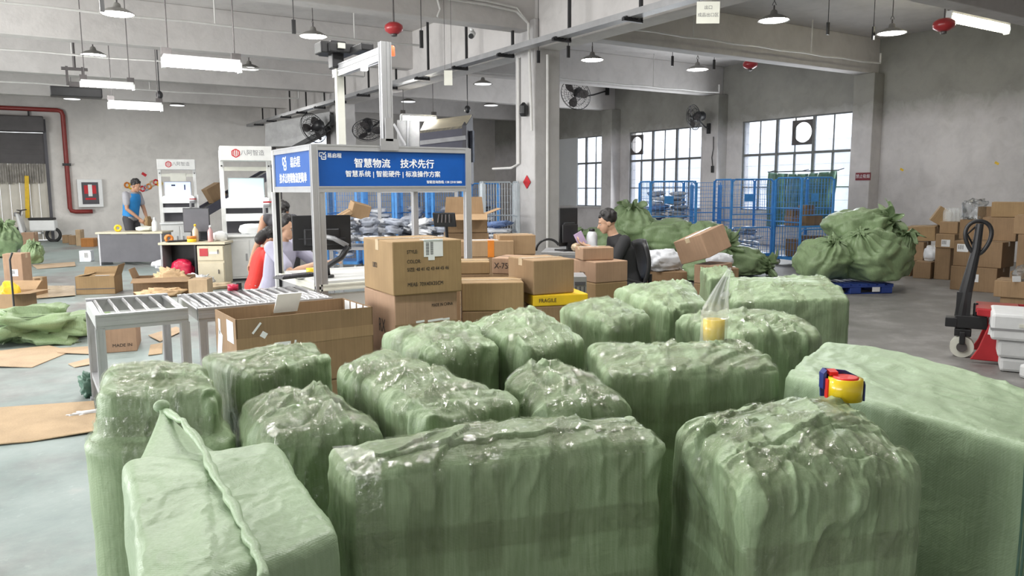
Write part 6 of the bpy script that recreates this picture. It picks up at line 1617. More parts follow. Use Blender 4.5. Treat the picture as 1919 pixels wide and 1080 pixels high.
# ------------------------------------------------------------------ the green woven bales
def hermite(x, a, b): 
    t_ = np.clip((x - a) / (b - a), 0, 1); return t_ * t_ * (3 - 2 * t_)
class Bale:
    def __init__(s, quad, ztop, seed, r=0.07, crown=0.03, wrinkle=1.0, z0=0.0, flare=1.02, ledge=None, bulge=0.0, flaps=5, slope=0.0):
        P_ = [G(x, y, ztop) for x, y in quad]        # front-left, front-right, back-right, back-left
        s.c = sum(P_, Vector()) / 4; s.c.z = 0
        s.P = np.array([[p.x - s.c.x, p.y - s.c.y] for p in P_])
        L = lambda i, j: np.linalg.norm(s.P[i] - s.P[j])
        s.a = (L(0, 1) + L(3, 2)) / 4; s.b = (L(0, 3) + L(1, 2)) / 4
        s.H = ztop - z0; s.z0 = z0; s.seed = seed; s.r = min(r * 0.47, s.a * 0.5, s.b * 0.5); s.crown = crown * 0.55; s.wr = wrinkle
        s.flare = flare; s.ledge = ledge; s.bulge = bulge; s.slope = slope
        rnd = random.Random(seed); s.creases = []
        for k in range(flaps):
            an = rnd.uniform(0, math.pi) if k % 2 else rnd.choice((0.2, 0.5, 1.3, 2.4, 2.8)) + rnd.uniform(-.2, .2)
            s.creases.append((rnd.uniform(-0.7, 0.7) * s.a, rnd.uniform(-0.7, 0.7) * s.b, math.cos(an), math.sin(an), rnd.uniform(0.006, 0.017) * wrinkle, rnd.uniform(0.15, 0.4)))
    def at(s, q, off=0.0, extra=0.0):
        """points q on the unit box (s, t in -1..1, z in 0..1) -> world offsets from s.c"""
        a, b, H, r = s.a, s.b, s.H, s.r
        m = np.stack([q[:, 0] * a, q[:, 1] * b, q[:, 2] * H], 1)
        inner = np.stack([np.clip(m[:, 0], -a + r, a - r), np.clip(m[:, 1], -b + r, b - r), np.minimum(m[:, 2], H - r)], 1)
        dv = m - inner; n = dv / np.maximum(1e-9, np.linalg.norm(dv, axis=1))[:, None]
        m = inner + n * r
        sd = s.seed * 7.31; mm = m + sd
        top = hermite(n[:, 2], 0.25, 0.9); zf = m[:, 2] / H; up = hermite(zf, 0.62, 1.0) * (1 - top)
        disp = 0.012 * fbm(mm * 2.6, s.seed, 3)
        w1 = np.stack([vnoise(mm * 3.5, s.seed + 1), vnoise(mm * 3.5, s.seed + 2), vnoise(mm * 3.5, s.seed + 3)], 1)
        w2 = np.stack([vnoise(mm * 11, s.seed + 21), vnoise(mm * 11, s.seed + 22), vnoise(mm * 11, s.seed + 23)], 1)
        warp = mm + 0.10 * w1 + 0.022 * w2
        patch = 0.35 + 0.65 * hermite(vnoise(mm * 3.1, s.seed + 31), -0.25, 0.45)
        rd = lambda sc_, k, sh: ridged(warp * np.array(sc_), s.seed + k, sh) ** 1.3
        disp = disp + s.wr * patch * up * (0.020 * rd((8, 8, 2.4), 4, 2.6) + 0.012 * rd((19, 19, 5.0), 5, 2.6))
        disp = disp + s.wr * patch * top * (0.021 * rd((5.0, 8, 5), 6, 3.2) + 0.013 * rd((14, 10, 9), 7, 3.0) + 0.007 * rd((27, 22, 18), 17, 2.6)) - s.wr * top * 0.010 * rd((4.5, 6.5, 5), 18, 5.0)
        disp = disp + s.wr * (1 - top) * (1 - up) * patch * (0.010 * rd((3, 3, 2.2), 9, 3.4)) + 0.0012 * fbm(mm * 34, s.seed + 11, 2)
        for (cx, cy, ca, sa, A, ln) in s.creases:
            dx, dy = m[:, 0] - cx, m[:, 1] - cy; sg = dx * -sa + dy * ca; al = dx * ca + dy * sa
            sg = sg + 0.02 * vnoise(mm * 6, s.seed + 13)
            disp = disp + np.maximum(top, up * 0.6) * A * np.exp(-(al / ln) ** 2) * np.where(sg > 0, np.exp(-sg / 0.07) * hermite(sg, -0.001, 0.004), 0)
        if s.ledge:
            disp = disp + (1 - hermite(zf * H + s.z0, s.ledge[0] - 0.012, s.ledge[0] + 0.012)) * s.ledge[1] * (1 - top)
        m = m + n * (disp + off + extra)[:, None]
        S, T = m[:, 0] / a, m[:, 1] / b
        k = 1 + (s.flare - 1) * (1 - np.clip(zf, 0, 1))
        m2 = m[:, 2] + s.crown * np.clip(1 - S ** 2, 0, 1) * np.clip(1 - T ** 2, 0, 1) * top + s.slope * S * top * 0.0
        w = np.stack([(1 - S) * (1 - T), (1 + S) * (1 - T), (1 + S) * (1 + T), (1 - S) * (1 + T)], 1) / 4
        xy = (w @ s.P) * k[:, None]
        if s.bulge:
            bk = (s.P[3] + s.P[2] - s.P[0] - s.P[1]); bk = bk / np.linalg.norm(bk)
            xy = xy + bk[None, :] * (s.bulge * np.clip(1 - (S + 0.35) ** 2, 0, 1) * hermite(T, 0.0, 1.0))[:, None]
        return np.concatenate([xy, np.maximum(m2, 0.0)[:, None] + s.z0], 1)
    def body(s, N, NZ):
        g = np.linspace(-1, 1, N); g = 0.55 * g + 0.45 * np.sin(g * math.pi / 2)
        h = np.linspace(0, 1, NZ); h = 1 - (1 - h) ** 1.45
        pts = []; quads = []; 
        def face(A, B, f):
            A2, B2 = np.meshgrid(A, B, indexing='ij'); base = sum(len(p) for p in pts)
            pts.append(np.array([f(x, y) for x, y in zip(A2.ravel(), B2.ravel())]))
            nb = len(B)
            for i in range(len(A) - 1):
                for j in range(nb - 1):
                    quads.append((base + i * nb + j, base + (i + 1) * nb + j, base + (i + 1) * nb + j + 1, base + i * nb + j + 1))
        face(g, g, lambda x, y: (x, y, 1)); face(g, h, lambda x, y: (x, -1, y)); face(g, h, lambda x, y: (x, 1, y)); face(g, h, lambda x, y: (-1, x, y)); face(g, h, lambda x, y: (1, x, y))
        allp = np.concatenate(pts); key = np.round(allp * 1e6).astype(np.int64)
        uq, idx, inv = np.unique(key, axis=0, return_index=True, return_inverse=True); inv = inv.reshape(-1)
        P3 = s.at(allp[idx]); q = inv[np.array(quads)]
        return P3, q
    def strip(s, path, width_pts):
        pass
def np_mesh(name, P3, q):
    me = bpy.data.meshes.new(name)
    me.vertices.add(len(P3)); me.vertices.foreach_set('co', np.asarray(P3, dtype=np.float32).ravel())
    q = np.asarray(q, dtype=np.int32)
    me.loops.add(q.size); me.loops.foreach_set('vertex_index', q.ravel())
    me.polygons.add(len(q)); me.polygons.foreach_set('loop_start', np.arange(0, q.size, 4, dtype=np.int32))
    me.update(calc_edges=True); me.validate()
    bm = bmesh.new(); bm.from_mesh(me); bmesh.ops.recalc_face_normals(bm, faces=bm.faces); bm.to_mesh(me); bm.free()
    return me
def strip_mesh(B, kind, pos, hw, lo=0.5, nl=90, nw=7, seed=0, wob=0.1):
    """tape strip: 's' runs along s over the top, 't' along t, 'ring' round the sides at height pos"""
    L = np.linspace(0, 1, nl); Wd = np.linspace(-1, 1, nw)
    A, C = np.meshgrid(L, Wd, indexing='ij'); A, C = A.ravel(), C.ravel()
    wv = wob * (vnoise(np.stack([A * 3 + seed, A * 0, A * 0], 1), seed))
    if kind in 'st':
        half = (B.a if kind == 's' else B.b); drop = (1 - lo) * B.H
        tot = 2 * half + 2 * drop; d = A * tot
        z = np.where(d < drop, lo + (1 - lo) * d / max(drop, 1e-6), np.where(d > drop + 2 * half, 1 - (1 - lo) * (d - drop - 2 * half) / max(drop, 1e-6), 1.0))
        u = np.clip((d - drop) / half - 1, -1, 1); o_ = np.clip(pos + wv + C * hw / (B.b if kind == 's' else B.a), -0.97, 0.97)
        q = np.stack([u, o_, z], 1) if kind == 's' else np.stack([o_, u, z], 1)
    else:
        per = A * 4; sd = np.floor(np.minimum(per, 3.999)); f = per - sd; e = 2 * f - 1
        x = np.where(sd == 0, e, np.where(sd == 1, 1, np.where(sd == 2, -e, -1))); y = np.where(sd == 0, -1, np.where(sd == 1, e, np.where(sd == 2, 1, -e)))
        z = pos + wv * 0.3 + C * hw / B.H; q = np.stack([x, y, z], 1)
    ex = 0.0035 * ridged(np.stack([A * nl * 0.35 + seed, C * 1.2, A * 0], 1), seed + 3, 1.6)
    P3 = B.at(q, 0.0035, ex)
    idx = np.arange(nl * nw).reshape(nl, nw)
    qd = np.stack([idx[:-1, :-1], idx[1:, :-1], idx[1:, 1:], idx[:-1, 1:]], -1).reshape(-1, 4)
    return P3, qd
BALES = []
def bale(label, quad, ztop, seed, N=46, NZ=22, tapes=((), ()), rings=(), mat='woven', lo=0.72, hw=0.045, **k):
    B = Bale(quad, ztop, seed, **k)
    t = thing('woven_bale', label, 'bale', (B.c.x, B.c.y, 0), 0, 'green bales in the front block')
    P3, q = B.body(N, NZ); link_mesh('bale_body', np_mesh('bale_body', P3, q), M[mat], t, True)
    sd = seed
    for kind, lst in zip('st', tapes):
        for pos in lst:
            sd += 1; P3, q = strip_mesh(B, kind, pos, hw, lo, seed=sd); link_mesh('packing_tape', np_mesh('packing_tape', P3, q), M['tape'], t, True)
    for z in rings:
        sd += 1; P3, q = strip_mesh(B, 'ring', z, 0.035, nl=160, seed=sd, wob=0.05); link_mesh('packing_tape', np_mesh('packing_tape', P3, q), M['tape'], t, True)
    t['B'] = 0; del t['B']
    BALES.append((t, B)); return t, B
F5 = (-0.7, -0.25, 0.2, 0.65)
# front row
t1, B1 = bale('smooth pale bale at the lower left with a pinched corner ear and a ridge', [(262, 1150), (640, 998), (516, 830), (232, 862)], 0.90, 1, 90, 40, mat='woven_pale', r=0.06, crown=0.012, wrinkle=0.22, flaps=2, flare=1.05)
t2_, B2 = bale('broad taped bale at the bottom centre with the widest front face', [(655, 893), (1236, 832), (1185, 783), (612, 838)], 0.95, 2, 150, 70, (( -0.5, 0.35), (-0.9, -0.55, -0.1, 0.3, 0.75)), (0.80, 0.62), r=0.05, crown=0.035, wrinkle=1.0, flaps=7, flare=1.015)
t3, B3 = bale('tall taped bale carrying the yellow tape dispenser', [(1398, 912), (1742, 872), (1580, 742), (1264, 790)], 0.95, 3, 140, 70, ((-0.6, 0.0, 0.6), (-0.6, -0.1, 0.5)), (0.80, 0.68), r=0.10, crown=0.085, wrinkle=1.1, flaps=8, flare=1.0)
t4, B4 = bale('long smooth bale stretching out of the frame on the right', [(1470, 703), (1985, 850), (2040, 752), (1530, 647)], 0.93, 4, 70, 34, mat='woven_pale', r=0.06, crown=0.0, wrinkle=0.35, flaps=3, bulge=0.20, flare=1.04)
# second row
t5, B5 = bale('taped bale standing at the back left corner beside the roller table', [(186, 742), (407, 738), (378, 684), (205, 682)], 0.95, 5, 80, 40, ((-0.5, 0.1, 0.6), (-0.5, 0.0, 0.5)), (0.88,), r=0.09, crown=0.03, wrinkle=0.8, ledge=(0.80, 0.05), flare=1.02)
t6, B6 = bale('crumpled taped bale between the corner bale and the broad one', [(500, 822), (720, 803), (638, 750), (452, 760)], 0.88, 6, 80, 36, ((-0.6, 0.0, 0.5), (-0.7, 0.0, 0.6)), (), r=0.10, crown=0.07, wrinkle=1.3, flaps=7)
t7, B7 = bale('bale with whitish film on its left end, right of the corner bale', [(468, 702), (622, 676), (585, 647), (375, 664)], 0.95, 7, 70, 34, ((-0.5, 0.1, 0.6), (-0.9, -0.6, -0.2, 0.4)), (0.86,), r=0.06, crown=0.02, wrinkle=0.9)
t8, B8 = bale('large taped bale in the middle behind the broad front one', [(798, 784), (974, 743), (722, 656), (630, 692)], 0.95, 8, 84, 38, ((-0.6, -0.1, 0.4), (-0.6, 0.0, 0.5)), (0.9,), r=0.075, crown=0.04, wrinkle=1.1, flaps=7)
t9, B9 = bale('rumpled bale right of the middle with a glossy tape patch', [(1018, 770), (1188, 754), (1090, 708), (938, 712)], 0.93, 9, 84, 38, ((-0.4, 0.3), (-0.6, 0.2, 0.6)), (), r=0.10, crown=0.05, wrinkle=1.3, flaps=7)
t10, B10 = bale('dark-sided bale carrying the clear bag with the yellow roll', [(1140, 708), (1462, 688), (1395, 638), (1108, 644)], 0.95, 10, 96, 46, ((-0.7, -0.2, 0.4), (-0.9, -0.6, -0.2, 0.3, 0.8)), (0.86, 0.74), r=0.07, crown=0.03, wrinkle=1.3, flaps=8)
# third row
t11, B11 = bale('bale behind the middle one, in front of the pinkish brown carton', [(812, 668), (932, 646), (862, 614), (712, 626)], 0.95, 11, 60, 28, ((-0.5, 0.3), (-0.5, 0.2)), (0.9,), r=0.06, crown=0.04, wrinkle=1.1, flaps=6)
t12, B12 = bale('long sloping bale in front of the glossy tan cartons', [(985, 656), (1100, 636), (1000, 580), (872, 604)], 0.96, 12, 70, 30, ((-0.5, 0.3), (-0.6, -0.1, 0.5)), (), r=0.08, crown=0.07, wrinkle=1.0, flaps=6)
t13, B13 = bale('small rounded bale in front of the grey plastic case', [(1140, 612), (1222, 594), (1165, 566), (1046, 574)], 0.95, 13, 60, 28, ((0.0, 0.6), (-0.8, -0.4, 0.2)), (), r=0.08, crown=0.04, wrinkle=1.1, flaps=5)
t14, B14 = bale('wide bale in front of the tilted carton pile', [(1248, 582), (1330, 570), (1290, 528), (1150, 540)], 0.95, 14, 60, 28, ((-0.4, 0.4), (-0.5, 0.3)), (), r=0.09, crown=0.06, wrinkle=1.0, flaps=6)
t15, B15 = bale('bale right behind the clear bag, with a rolled end at its right', [(1385, 628), (1540, 622), (1478, 586), (1262, 592)], 0.93, 15, 70, 30, ((-0.4, 0.4), (-0.7, -0.2, 0.3, 0.7)), (), r=0.09, crown=0.05, wrinkle=1.3, flaps=7)
t16, B16 = bale('long dark-sided bale at the far right of the block, before the pallet', [(1376, 566), (1594, 560), (1548, 516), (1362, 520)], 0.90, 16, 70, 34, ((-0.3, 0.5), (-0.7, 0.1, 0.7)), (), r=0.07, crown=0.05, wrinkle=0.9, flaps=6)
t17, B17 = bale('small crumpled bale beside the reddish brown carton', [(1330, 524), (1378, 520), (1362, 500), (1312, 502)], 0.80, 17, 40, 18, ((0.0,), (0.0,)), (), r=0.06, crown=0.03, wrinkle=1.0)
# ear and ridge of the smooth bale
def GB1(x, y, dz=0.0):
    p = G(x, y, 0.915); return Vector((p.x - B1.c.x, p.y - B1.c.y, 0.915 + dz))
apex = D(303, 764, 2.28); apex = Vector((apex.x - B1.c.x, apex.y - B1.c.y, apex.z))
base = [GB1(x, y, -0.03) for x, y in ((236, 872), (262, 900), (300, 905), (345, 905), (378, 912), (410, 905), (430, 880), (440, 850), (420, 832), (360, 836), (300, 846), (250, 856))]
vs = []; NV = 16; nb = len(base)
for j in range(NV + 1):
    v = j / NV
    for i, p in enumerate(base):
        q = p.lerp(apex, v ** 0.8); hgt = p.z + (apex.z - p.z) * v ** 1.9
        q = Vector((q.x, q.y, hgt)); f_ = 1 + 0.10 * math.sin(i * 2.6 + v * 2) * math.sin(math.pi * v)
        c_ = apex.lerp(sum(base, Vector()) / nb, 1 - v); q.x = c_.x + (q.x - c_.x) * f_; q.y = c_.y + (q.y - c_.y) * f_
        if j == NV: q = apex + (p - sum(base, Vector()) / nb).normalized() * 0.016
        vs.append(q)
mb = MB().add(vs, [(j * nb + i, j * nb + (i + 1) % nb, (j + 1) * nb + (i + 1) % nb, (j + 1) * nb + i) for j in range(NV) for i in range(nb)])
o = mb.build('corner_ear', M['woven_pale'], t1, True); so = o.modifiers.new('sub', 'SUBSURF'); so.levels = 1; so.render_levels = 1
mb = MB(); mb.ellipsoid(apex + Vector((0, 0, 0.004)), (0.024, 0.02, 0.02), 14, 8); mb.build('ear_tip', M['woven_pale'], t1, True)
pts = [apex + Vector((0.005, -0.01, -0.01))] + [GB1(x, y, dz) for x, y, dz in ((345, 812, 0.035), (378, 850, 0.02), (398, 885, 0.008), (428, 935, 0.002), (458, 990, 0.0), (480, 1035, 0.0), (500, 1100, -0.002))]
fine = []
for i in range(len(pts) - 1):
    for k in range(6): fine.append(pts[i].lerp(pts[i + 1], k / 6) + Vector((0.003 * math.sin(i * 3 + k), 0, 0.002 * math.sin(k * 2.1 + i))))
mb = MB(); mb.tube(fine, [0.010 + 0.002 * math.sin(i * 0.8) for i in range(len(fine))], 8); mb.build('folded_seam', M['woven_pale'], t1, True)
# stitched hem of the long smooth bale
for k in range(5):
    P3, q = strip_mesh(B4, 't', 0.80 + 0.022 * k, 0.0035, 0.05, 120, 3, seed=60, wob=0.10); link_mesh('stitched_hem', np_mesh('stitched_hem', P3, q), M['tarp'], t4, True)

# ------------------------------------------------------------------ on the bales
def top_at(B, x, y):
    """height of the bale's top at world x, y"""
    g = np.linspace(-0.95, 0.95, 40); S, T = np.meshgrid(g, g); P3 = B.at(np.stack([S.ravel(), T.ravel(), np.ones(S.size)], 1))
    d = (P3[:, 0] + B.c.x - x) ** 2 + (P3[:, 1] + B.c.y - y) ** 2; i = np.argsort(d)[:6]; return float(P3[i, 2].mean())
def sit(B, px, py):
    z = 1.0
    for _ in range(6):
        p = G(px, py, z); z = top_at(B, p.x, p.y)
    p = G(px, py, z); return Vector((p.x, p.y, z))
p = sit(B3, 1583, 748)
t = thing('tape_dispenser', 'yellow tape roll in a navy and red hand dispenser on the tall bale', 'tape dispenser', p + Vector((0, 0, -0.004)), YAW)
MB().lathe([(0.036, 0.004), (0.050, 0.004), (0.050, 0.070), (0.036, 0.070)], 40).build('tape_ring', M['yellow_tape'], t, True)
MB().lathe([(0.030, 0.006), (0.037, 0.006), (0.037, 0.074), (0.030, 0.074)], 40).build('core_ring', M['red'], t, True)
MB().lathe([(0.001, 0.045), (0.031, 0.045), (0.031, 0.055), (0.001, 0.056)], 32).build('hub', M['red'], t, True)
f = MB(); f.prism([(-0.055, 0.0), (0.054, 0.0), (0.057, 0.064), (0.02, 0.082), (-0.05, 0.090), (-0.060, 0.076)], 0.048, 0.055); f.prism([(0.051, 0.0), (0.0565, 0.0), (0.0565, 0.05), (0.053, 0.062)], -0.012, 0.052); f.prism([(-0.06, 0.03), (-0.052, 0.03), (-0.05, 0.09), (-0.06, 0.078)], 0.02, 0.052)
f.build('side_plate', M['navy'], t)
f = MB(); f.box((-0.028, 0.035, 0.080), (0.026, 0.03, 0.012), (R(8), 0, 0)); f.box((-0.05, 0.012, 0.035), (0.008, 0.02, 0.06)); f.build('tape_brake', M['red'], t)
p = sit(B10, 1337, 640)
t = thing('plastic_bag', 'clear plastic bag standing up with a yellow tape roll inside, on a bale', 'bag', p, YAW)
NP, NR = 48, 26; vs = []
for j in range(NR + 1):
    s_ = j / NR; h = 0.315 * s_; cx = 0.06 * max(0, (s_ - 0.35) / 0.65) ** 1.3
    for i in range(NP):
        a = 2 * math.pi * i / NP
        r = 0.055 if s_ < 0.42 else 0.055 * (1 - 0.9 * ((s_ - 0.42) / 0.58) ** 0.9)
        r = max(r, 0.004); wv = 1 + 0.05 * math.sin(5 * a + 9 * s_) + (0.16 * math.sin(9 * a + 3 * s_) if s_ > 0.45 else 0.03 * math.sin(13 * a))
        vs.append((cx + r * wv * math.cos(a), r * wv * math.sin(a) * (0.9 if s_ < 0.5 else 0.6), h))
MB().add(vs, [(j * NP + i, j * NP + (i + 1) % NP, (j + 1) * NP + (i + 1) % NP, (j + 1) * NP + i) for j in range(NR) for i in range(NP)]).build('bag_film', M['milky'], t, True)
f = MB(); f.tube([(0.03, 0, 0.19), (0.055, 0.01, 0.205), (0.066, 0.015, 0.198)], [0.012, 0.014, 0.006], 8); f.build('bag_corner', M['milky'], t, True)
t = thing('tape_roll', 'wide yellow tape roll inside the clear plastic bag', 'tape', p + Vector((0, 0, 0.006)), YAW)
MB().lathe([(0.032, 0), (0.045, 0), (0.045, 0.09), (0.032, 0.09)], 36).build('tape_ring', M['yellow_tape'], t, True)
# ------------------------------------------------------------------ people
def V(*a): return Vector(a)
def loft(mb, rings, n=20):
    vs = []
    for (c, ax, ay) in rings:
        for k in range(n):
            a = 2 * math.pi * k / n; ca, sa = math.cos(a), math.sin(a)
            vs.append(Vector(c) + Vector(ax) * (abs(ca) ** 0.85 * (1 if ca > 0 else -1)) + Vector(ay) * (abs(sa) ** 0.85 * (1 if sa > 0 else -1)))
    N = len(rings)
    fs = [(i * n + k, i * n + (k + 1) % n, (i + 1) * n + (k + 1) % n, (i + 1) * n + k) for i in range(N - 1) for k in range(n)]
    fs += [tuple(range(n - 1, -1, -1)), tuple((N - 1) * n + k for k in range(n))]
    mb.add(vs, fs)
def limb(mb, pts, rad):
    mb.tube(pts, rad, 14)
    for p, r in zip(pts, rad): mb.ellipsoid(p, (r, r, r), 12, 8)
def fuse(mb, name, m, parent, voxel, smooth=3):
    o = mb.build(name, m, parent, True)
    r = o.modifiers.new('fuse', 'REMESH'); r.mode = 'VOXEL'; r.voxel_size = voxel; r.use_smooth_shade = True
    s = o.modifiers.new('soft', 'SMOOTH'); s.iterations = smooth; s.factor = 0.5
    return o
def hand(mb, wrist, d, palm, thumb_side, curl=0.5, s=1.0):
    """palm and five bent fingers; d: direction of the fingers, palm: the way the palm faces"""
    d = Vector(d).normalized(); pn = (Vector(palm) - d * Vector(palm).dot(d)).normalized(); w = d.cross(pn).normalized()
    if w.dot(Vector(thumb_side)) < 0: w = -w
    wrist = Vector(wrist); c = wrist + d * 0.05 * s
    loft(mb, [(wrist, w * 0.026 * s, pn * 0.019 * s), (wrist + d * 0.03 * s, w * 0.036 * s, pn * 0.017 * s), (wrist + d * 0.085 * s, w * 0.042 * s, pn * 0.014 * s), (wrist + d * 0.095 * s, w * 0.036 * s, pn * 0.01 * s)], 14)
    for k, (off, L) in enumerate(((0.031, 0.072), (0.011, 0.080), (-0.010, 0.074), (-0.030, 0.058))):
        p = wrist + d * 0.085 * s + w * off * s; a = curl * (0.8 + 0.15 * k); pts = [p]; dr = d
        for q in (0.42, 0.33, 0.25):
            dr = (Matrix.Rotation(0, 3, 'X') @ dr); dr = (dr * math.cos(a) + pn * math.sin(a)).normalized(); pn2 = pn
            pts.append(pts[-1] + dr * L * q * s)
        limb(mb, pts, [0.0095 * s, 0.009 * s, 0.0085 * s, 0.007 * s])
    p = wrist + d * 0.025 * s + w * 0.03 * s
    limb(mb, [p, p + (w * 0.75 + d * 0.6 + pn * 0.3).normalized() * 0.035 * s, p + (w * 0.75 + d * 0.6 + pn * 0.3).normalized() * 0.035 * s + (d * 0.9 + pn * 0.45).normalized() * 0.03 * s], [0.013 * s, 0.011 * s, 0.009 * s])
def person(label, loc, rz, J, shirt, trousers, skin='skin', sleeve=0.55, hair_long=0.0, scale=1.0, vest=None, tank=False, shoes='black'):
    """J: joints in the person's own frame (faces -Y, own left is +X)"""
    t = thing('person', label, 'person', loc, rz); t.scale = (scale,) * 3
    J = {k: Vector(v) for k, v in J.items()}
    b = MB()
    pel, che, nk, hd = J['pelvis'], J['chest'], J['neck'], J['head']
    sh = {'l': J['sh_l'], 'r': J['sh_r']}
    ax = (sh['l'] - sh['r']).normalized(); up = (che - pel).normalized(); fr = ax.cross(up).normalized()     # fr: to the back or front
    hx = (J['hip_l'] - J['hip_r']).normalized()
    def trunk(mb, g):
        loft(mb, [(pel - up * 0.09, hx * (0.14 + g), fr * (0.105 + g)), (pel, hx * (0.165 + g), fr * (0.12 + g)), (pel.lerp(che, 0.35), ax * (0.145 + g), fr * (0.105 + g)), (pel.lerp(che, 0.7), ax * (0.16 + g), fr * (0.115 + g)),
                  (che, ax * (0.175 + g), fr * (0.115 + g)), (che.lerp(nk, 0.55), ax * (0.165 + g), fr * (0.095 + g)), (che.lerp(nk, 0.85), ax * (0.10 + g), fr * (0.07 + g)), (nk, ax * (0.055 + g * 0.6), fr * (0.055 + g * 0.6))])
        for k in 'lr': mb.ellipsoid(sh[k].lerp(che, 0.18), (0.065 + g,) * 3, 12, 8)
    trunk(b, 0.0)
    f = J.get('look', V(0, -1, 0)).normalized()          # where the face points
    hu = (hd - nk).normalized(); hu = (hu + V(0, 0, 0.8)).normalized(); hu = (hu - f * hu.dot(f)).normalized(); hs = f.cross(hu).normalized()
    Q = Matrix((hs, -f, hu)).transposed()
    H = lambda x, y, z: hd + Q @ V(x, y, z)              # head frame: y to the back
    limb(b, [nk - up * 0.03, nk.lerp(hd, 0.45), H(0, 0.015, -0.06)], [0.058, 0.052, 0.056])
    b.ellipsoid(H(0, 0.012, 0.025), (0.074, 0.094, 0.092), 20, 14, q=Q)          # skull
    b.ellipsoid(H(0, -0.025, -0.035), (0.060, 0.066, 0.080), 18, 12, q=Q)        # face
    b.ellipsoid(H(0, -0.055, -0.092), (0.032, 0.032, 0.026), 12, 8, q=Q)         # chin
    limb(b, [H(0, -0.086, 0.0), H(0, -0.108, -0.034), H(0, -0.096, -0.042)], [0.010, 0.014, 0.012])   # nose
    b.ellipsoid(H(0, -0.084, -0.066), (0.024, 0.012, 0.008), 10, 6, q=Q); b.ellipsoid(H(0, -0.080, -0.078), (0.02, 0.012, 0.008), 10, 6, q=Q)
    b.ellipsoid(H(0, -0.078, 0.018), (0.045, 0.016, 0.010), 12, 6, q=Q)          # brow
    for s in (-1, 1): b.ellipsoid(H(0.075 * s, 0.012, -0.015), (0.010, 0.022, 0.034), 10, 8, q=Q)
    for k in 'lr':
        el, wr = J['el_' + k], J['wr_' + k]
        limb(b, [sh[k], sh[k].lerp(el, 0.5), el, el.lerp(wr, 0.35), wr], [0.052, 0.046, 0.038, 0.038, 0.026])
        hand(b, wr, J.get('hand_' + k, wr - el), J.get('palm_' + k, V(0, 0, -1)), -ax if k == 'l' else ax, J.get('curl', V(0.45, 0, 0)).x)
        hp, kn, an = J['hip_' + k], J['kn_' + k], J['an_' + k]
        limb(b, [hp, hp.lerp(kn, 0.5), kn, kn.lerp(an, 0.3), an], [0.088, 0.075, 0.055, 0.056, 0.038])
        fd = J.get('foot_' + k, V(0, -1, 0)).normalized(); limb(b, [an, an + V(0, 0, -0.045) - fd * 0.03, an + V(0, 0, -0.05) + fd * 0.13], [0.04, 0.04, 0.032])
    fuse(b, 'body', M[skin], t, 0.0075)
    # clothing
    c = MB(); trunk(c, 0.013)
    if not tank:
        for k in 'lr':
            el = J['el_' + k]; limb(c, [sh[k], sh[k].lerp(el, sleeve * 0.5), sh[k].lerp(el, sleeve)], [0.070, 0.068, 0.066]) if sleeve <= 1 else limb(c, [sh[k], el, el.lerp(J['wr_' + k], sleeve - 1)], [0.068, 0.056, 0.045])
    o = fuse(c, 'shirt' if not tank else 'tank_top', M[shirt], t, 0.010, 4)
    if vest:
        c = MB(); g = 0.024
        loft(c, [(pel - up * 0.02, hx * (0.15 + g), fr * (0.105 + g)), (pel.lerp(che, 0.4), ax * (0.15 + g), fr * (0.108 + g)), (che, ax * (0.172 + g), fr * (0.112 + g)), (che.lerp(nk, 0.6), ax * (0.14 + g), fr * (0.09 + g)), (che.lerp(nk, 0.85), ax * (0.09 + g), fr * (0.065 + g))])
        fuse(c, 'vest', M[vest], t, 0.011, 3)
    c = MB(); loft(c, [(pel - up * 0.10, hx * 0.15, fr * 0.12), (pel + up * 0.03, hx * 0.178, fr * 0.132)])
    for k in 'lr':
        hp, kn, an = J['hip_' + k], J['kn_' + k], J['an_' + k]; limb(c, [hp, hp.lerp(kn, 0.5), kn, kn.lerp(an, 0.9)], [0.102, 0.09, 0.072, 0.056])
    fuse(c, 'trousers', M[trousers], t, 0.011, 4)
    for k in 'lr':
        an = J['an_' + k]; fd = J.get('foot_' + k, V(0, -1, 0)).normalized(); c = MB(); limb(c, [an + V(0, 0, -0.03) - fd * 0.035, an + V(0, 0, -0.045), an + V(0, 0, -0.045) + fd * 0.14], [0.045, 0.046, 0.04]); fuse(c, 'shoe', M[shoes], t, 0.010, 3)
    # hair: a cap of noisy locks over the skull
    rnd = random.Random(len(label)); c = MB()
    c.ellipsoid(H(0, 0.028, 0.042), (0.082, 0.096, 0.088), 24, 16, q=Q)
    for k in range(60):
        a = rnd.uniform(0, 2 * math.pi); e = rnd.uniform(0.05, 1.35); x, y, z = math.sin(e) * math.cos(a) * 0.078, math.sin(e) * math.sin(a) * 0.094 + 0.024, math.cos(e) * 0.088 + 0.042
        if y < -0.04 and z < 0.055: continue
        if z < 0.0 and y < 0.03: continue
        c.ellipsoid(H(x, y, z), (0.019, 0.019, 0.022), 8, 6, q=Q)
    for s in (-1, 1): c.ellipsoid(H(0.07 * s, 0.02, 0.02), (0.013, 0.03, 0.05), 10, 8, q=Q)
    if hair_long: limb(c, [H(0, 0.09, 0.0), H(0, 0.10, -0.06), H(0, 0.09, -hair_long)], [0.07, 0.07, 0.05])
    fuse(c, 'hair', M['hair'], t, 0.009, 2)
    for s in (-1, 1):
        MB().ellipsoid(H(0.028 * s, -0.079, -0.003), (0.013, 0.006, 0.006), 12, 8, q=Q).build('eye', M['eye_white'], t, True)
        MB().ellipsoid(H(0.028 * s, -0.0835, -0.003), (0.006, 0.003, 0.006), 10, 8, q=Q).build('pupil', M['hair'], t, True)
        MB().ellipsoid(H(0.029 * s, -0.088, 0.019), (0.019, 0.005, 0.004), 10, 6, q=Q).build('eyebrow', M['hair'], t, True)
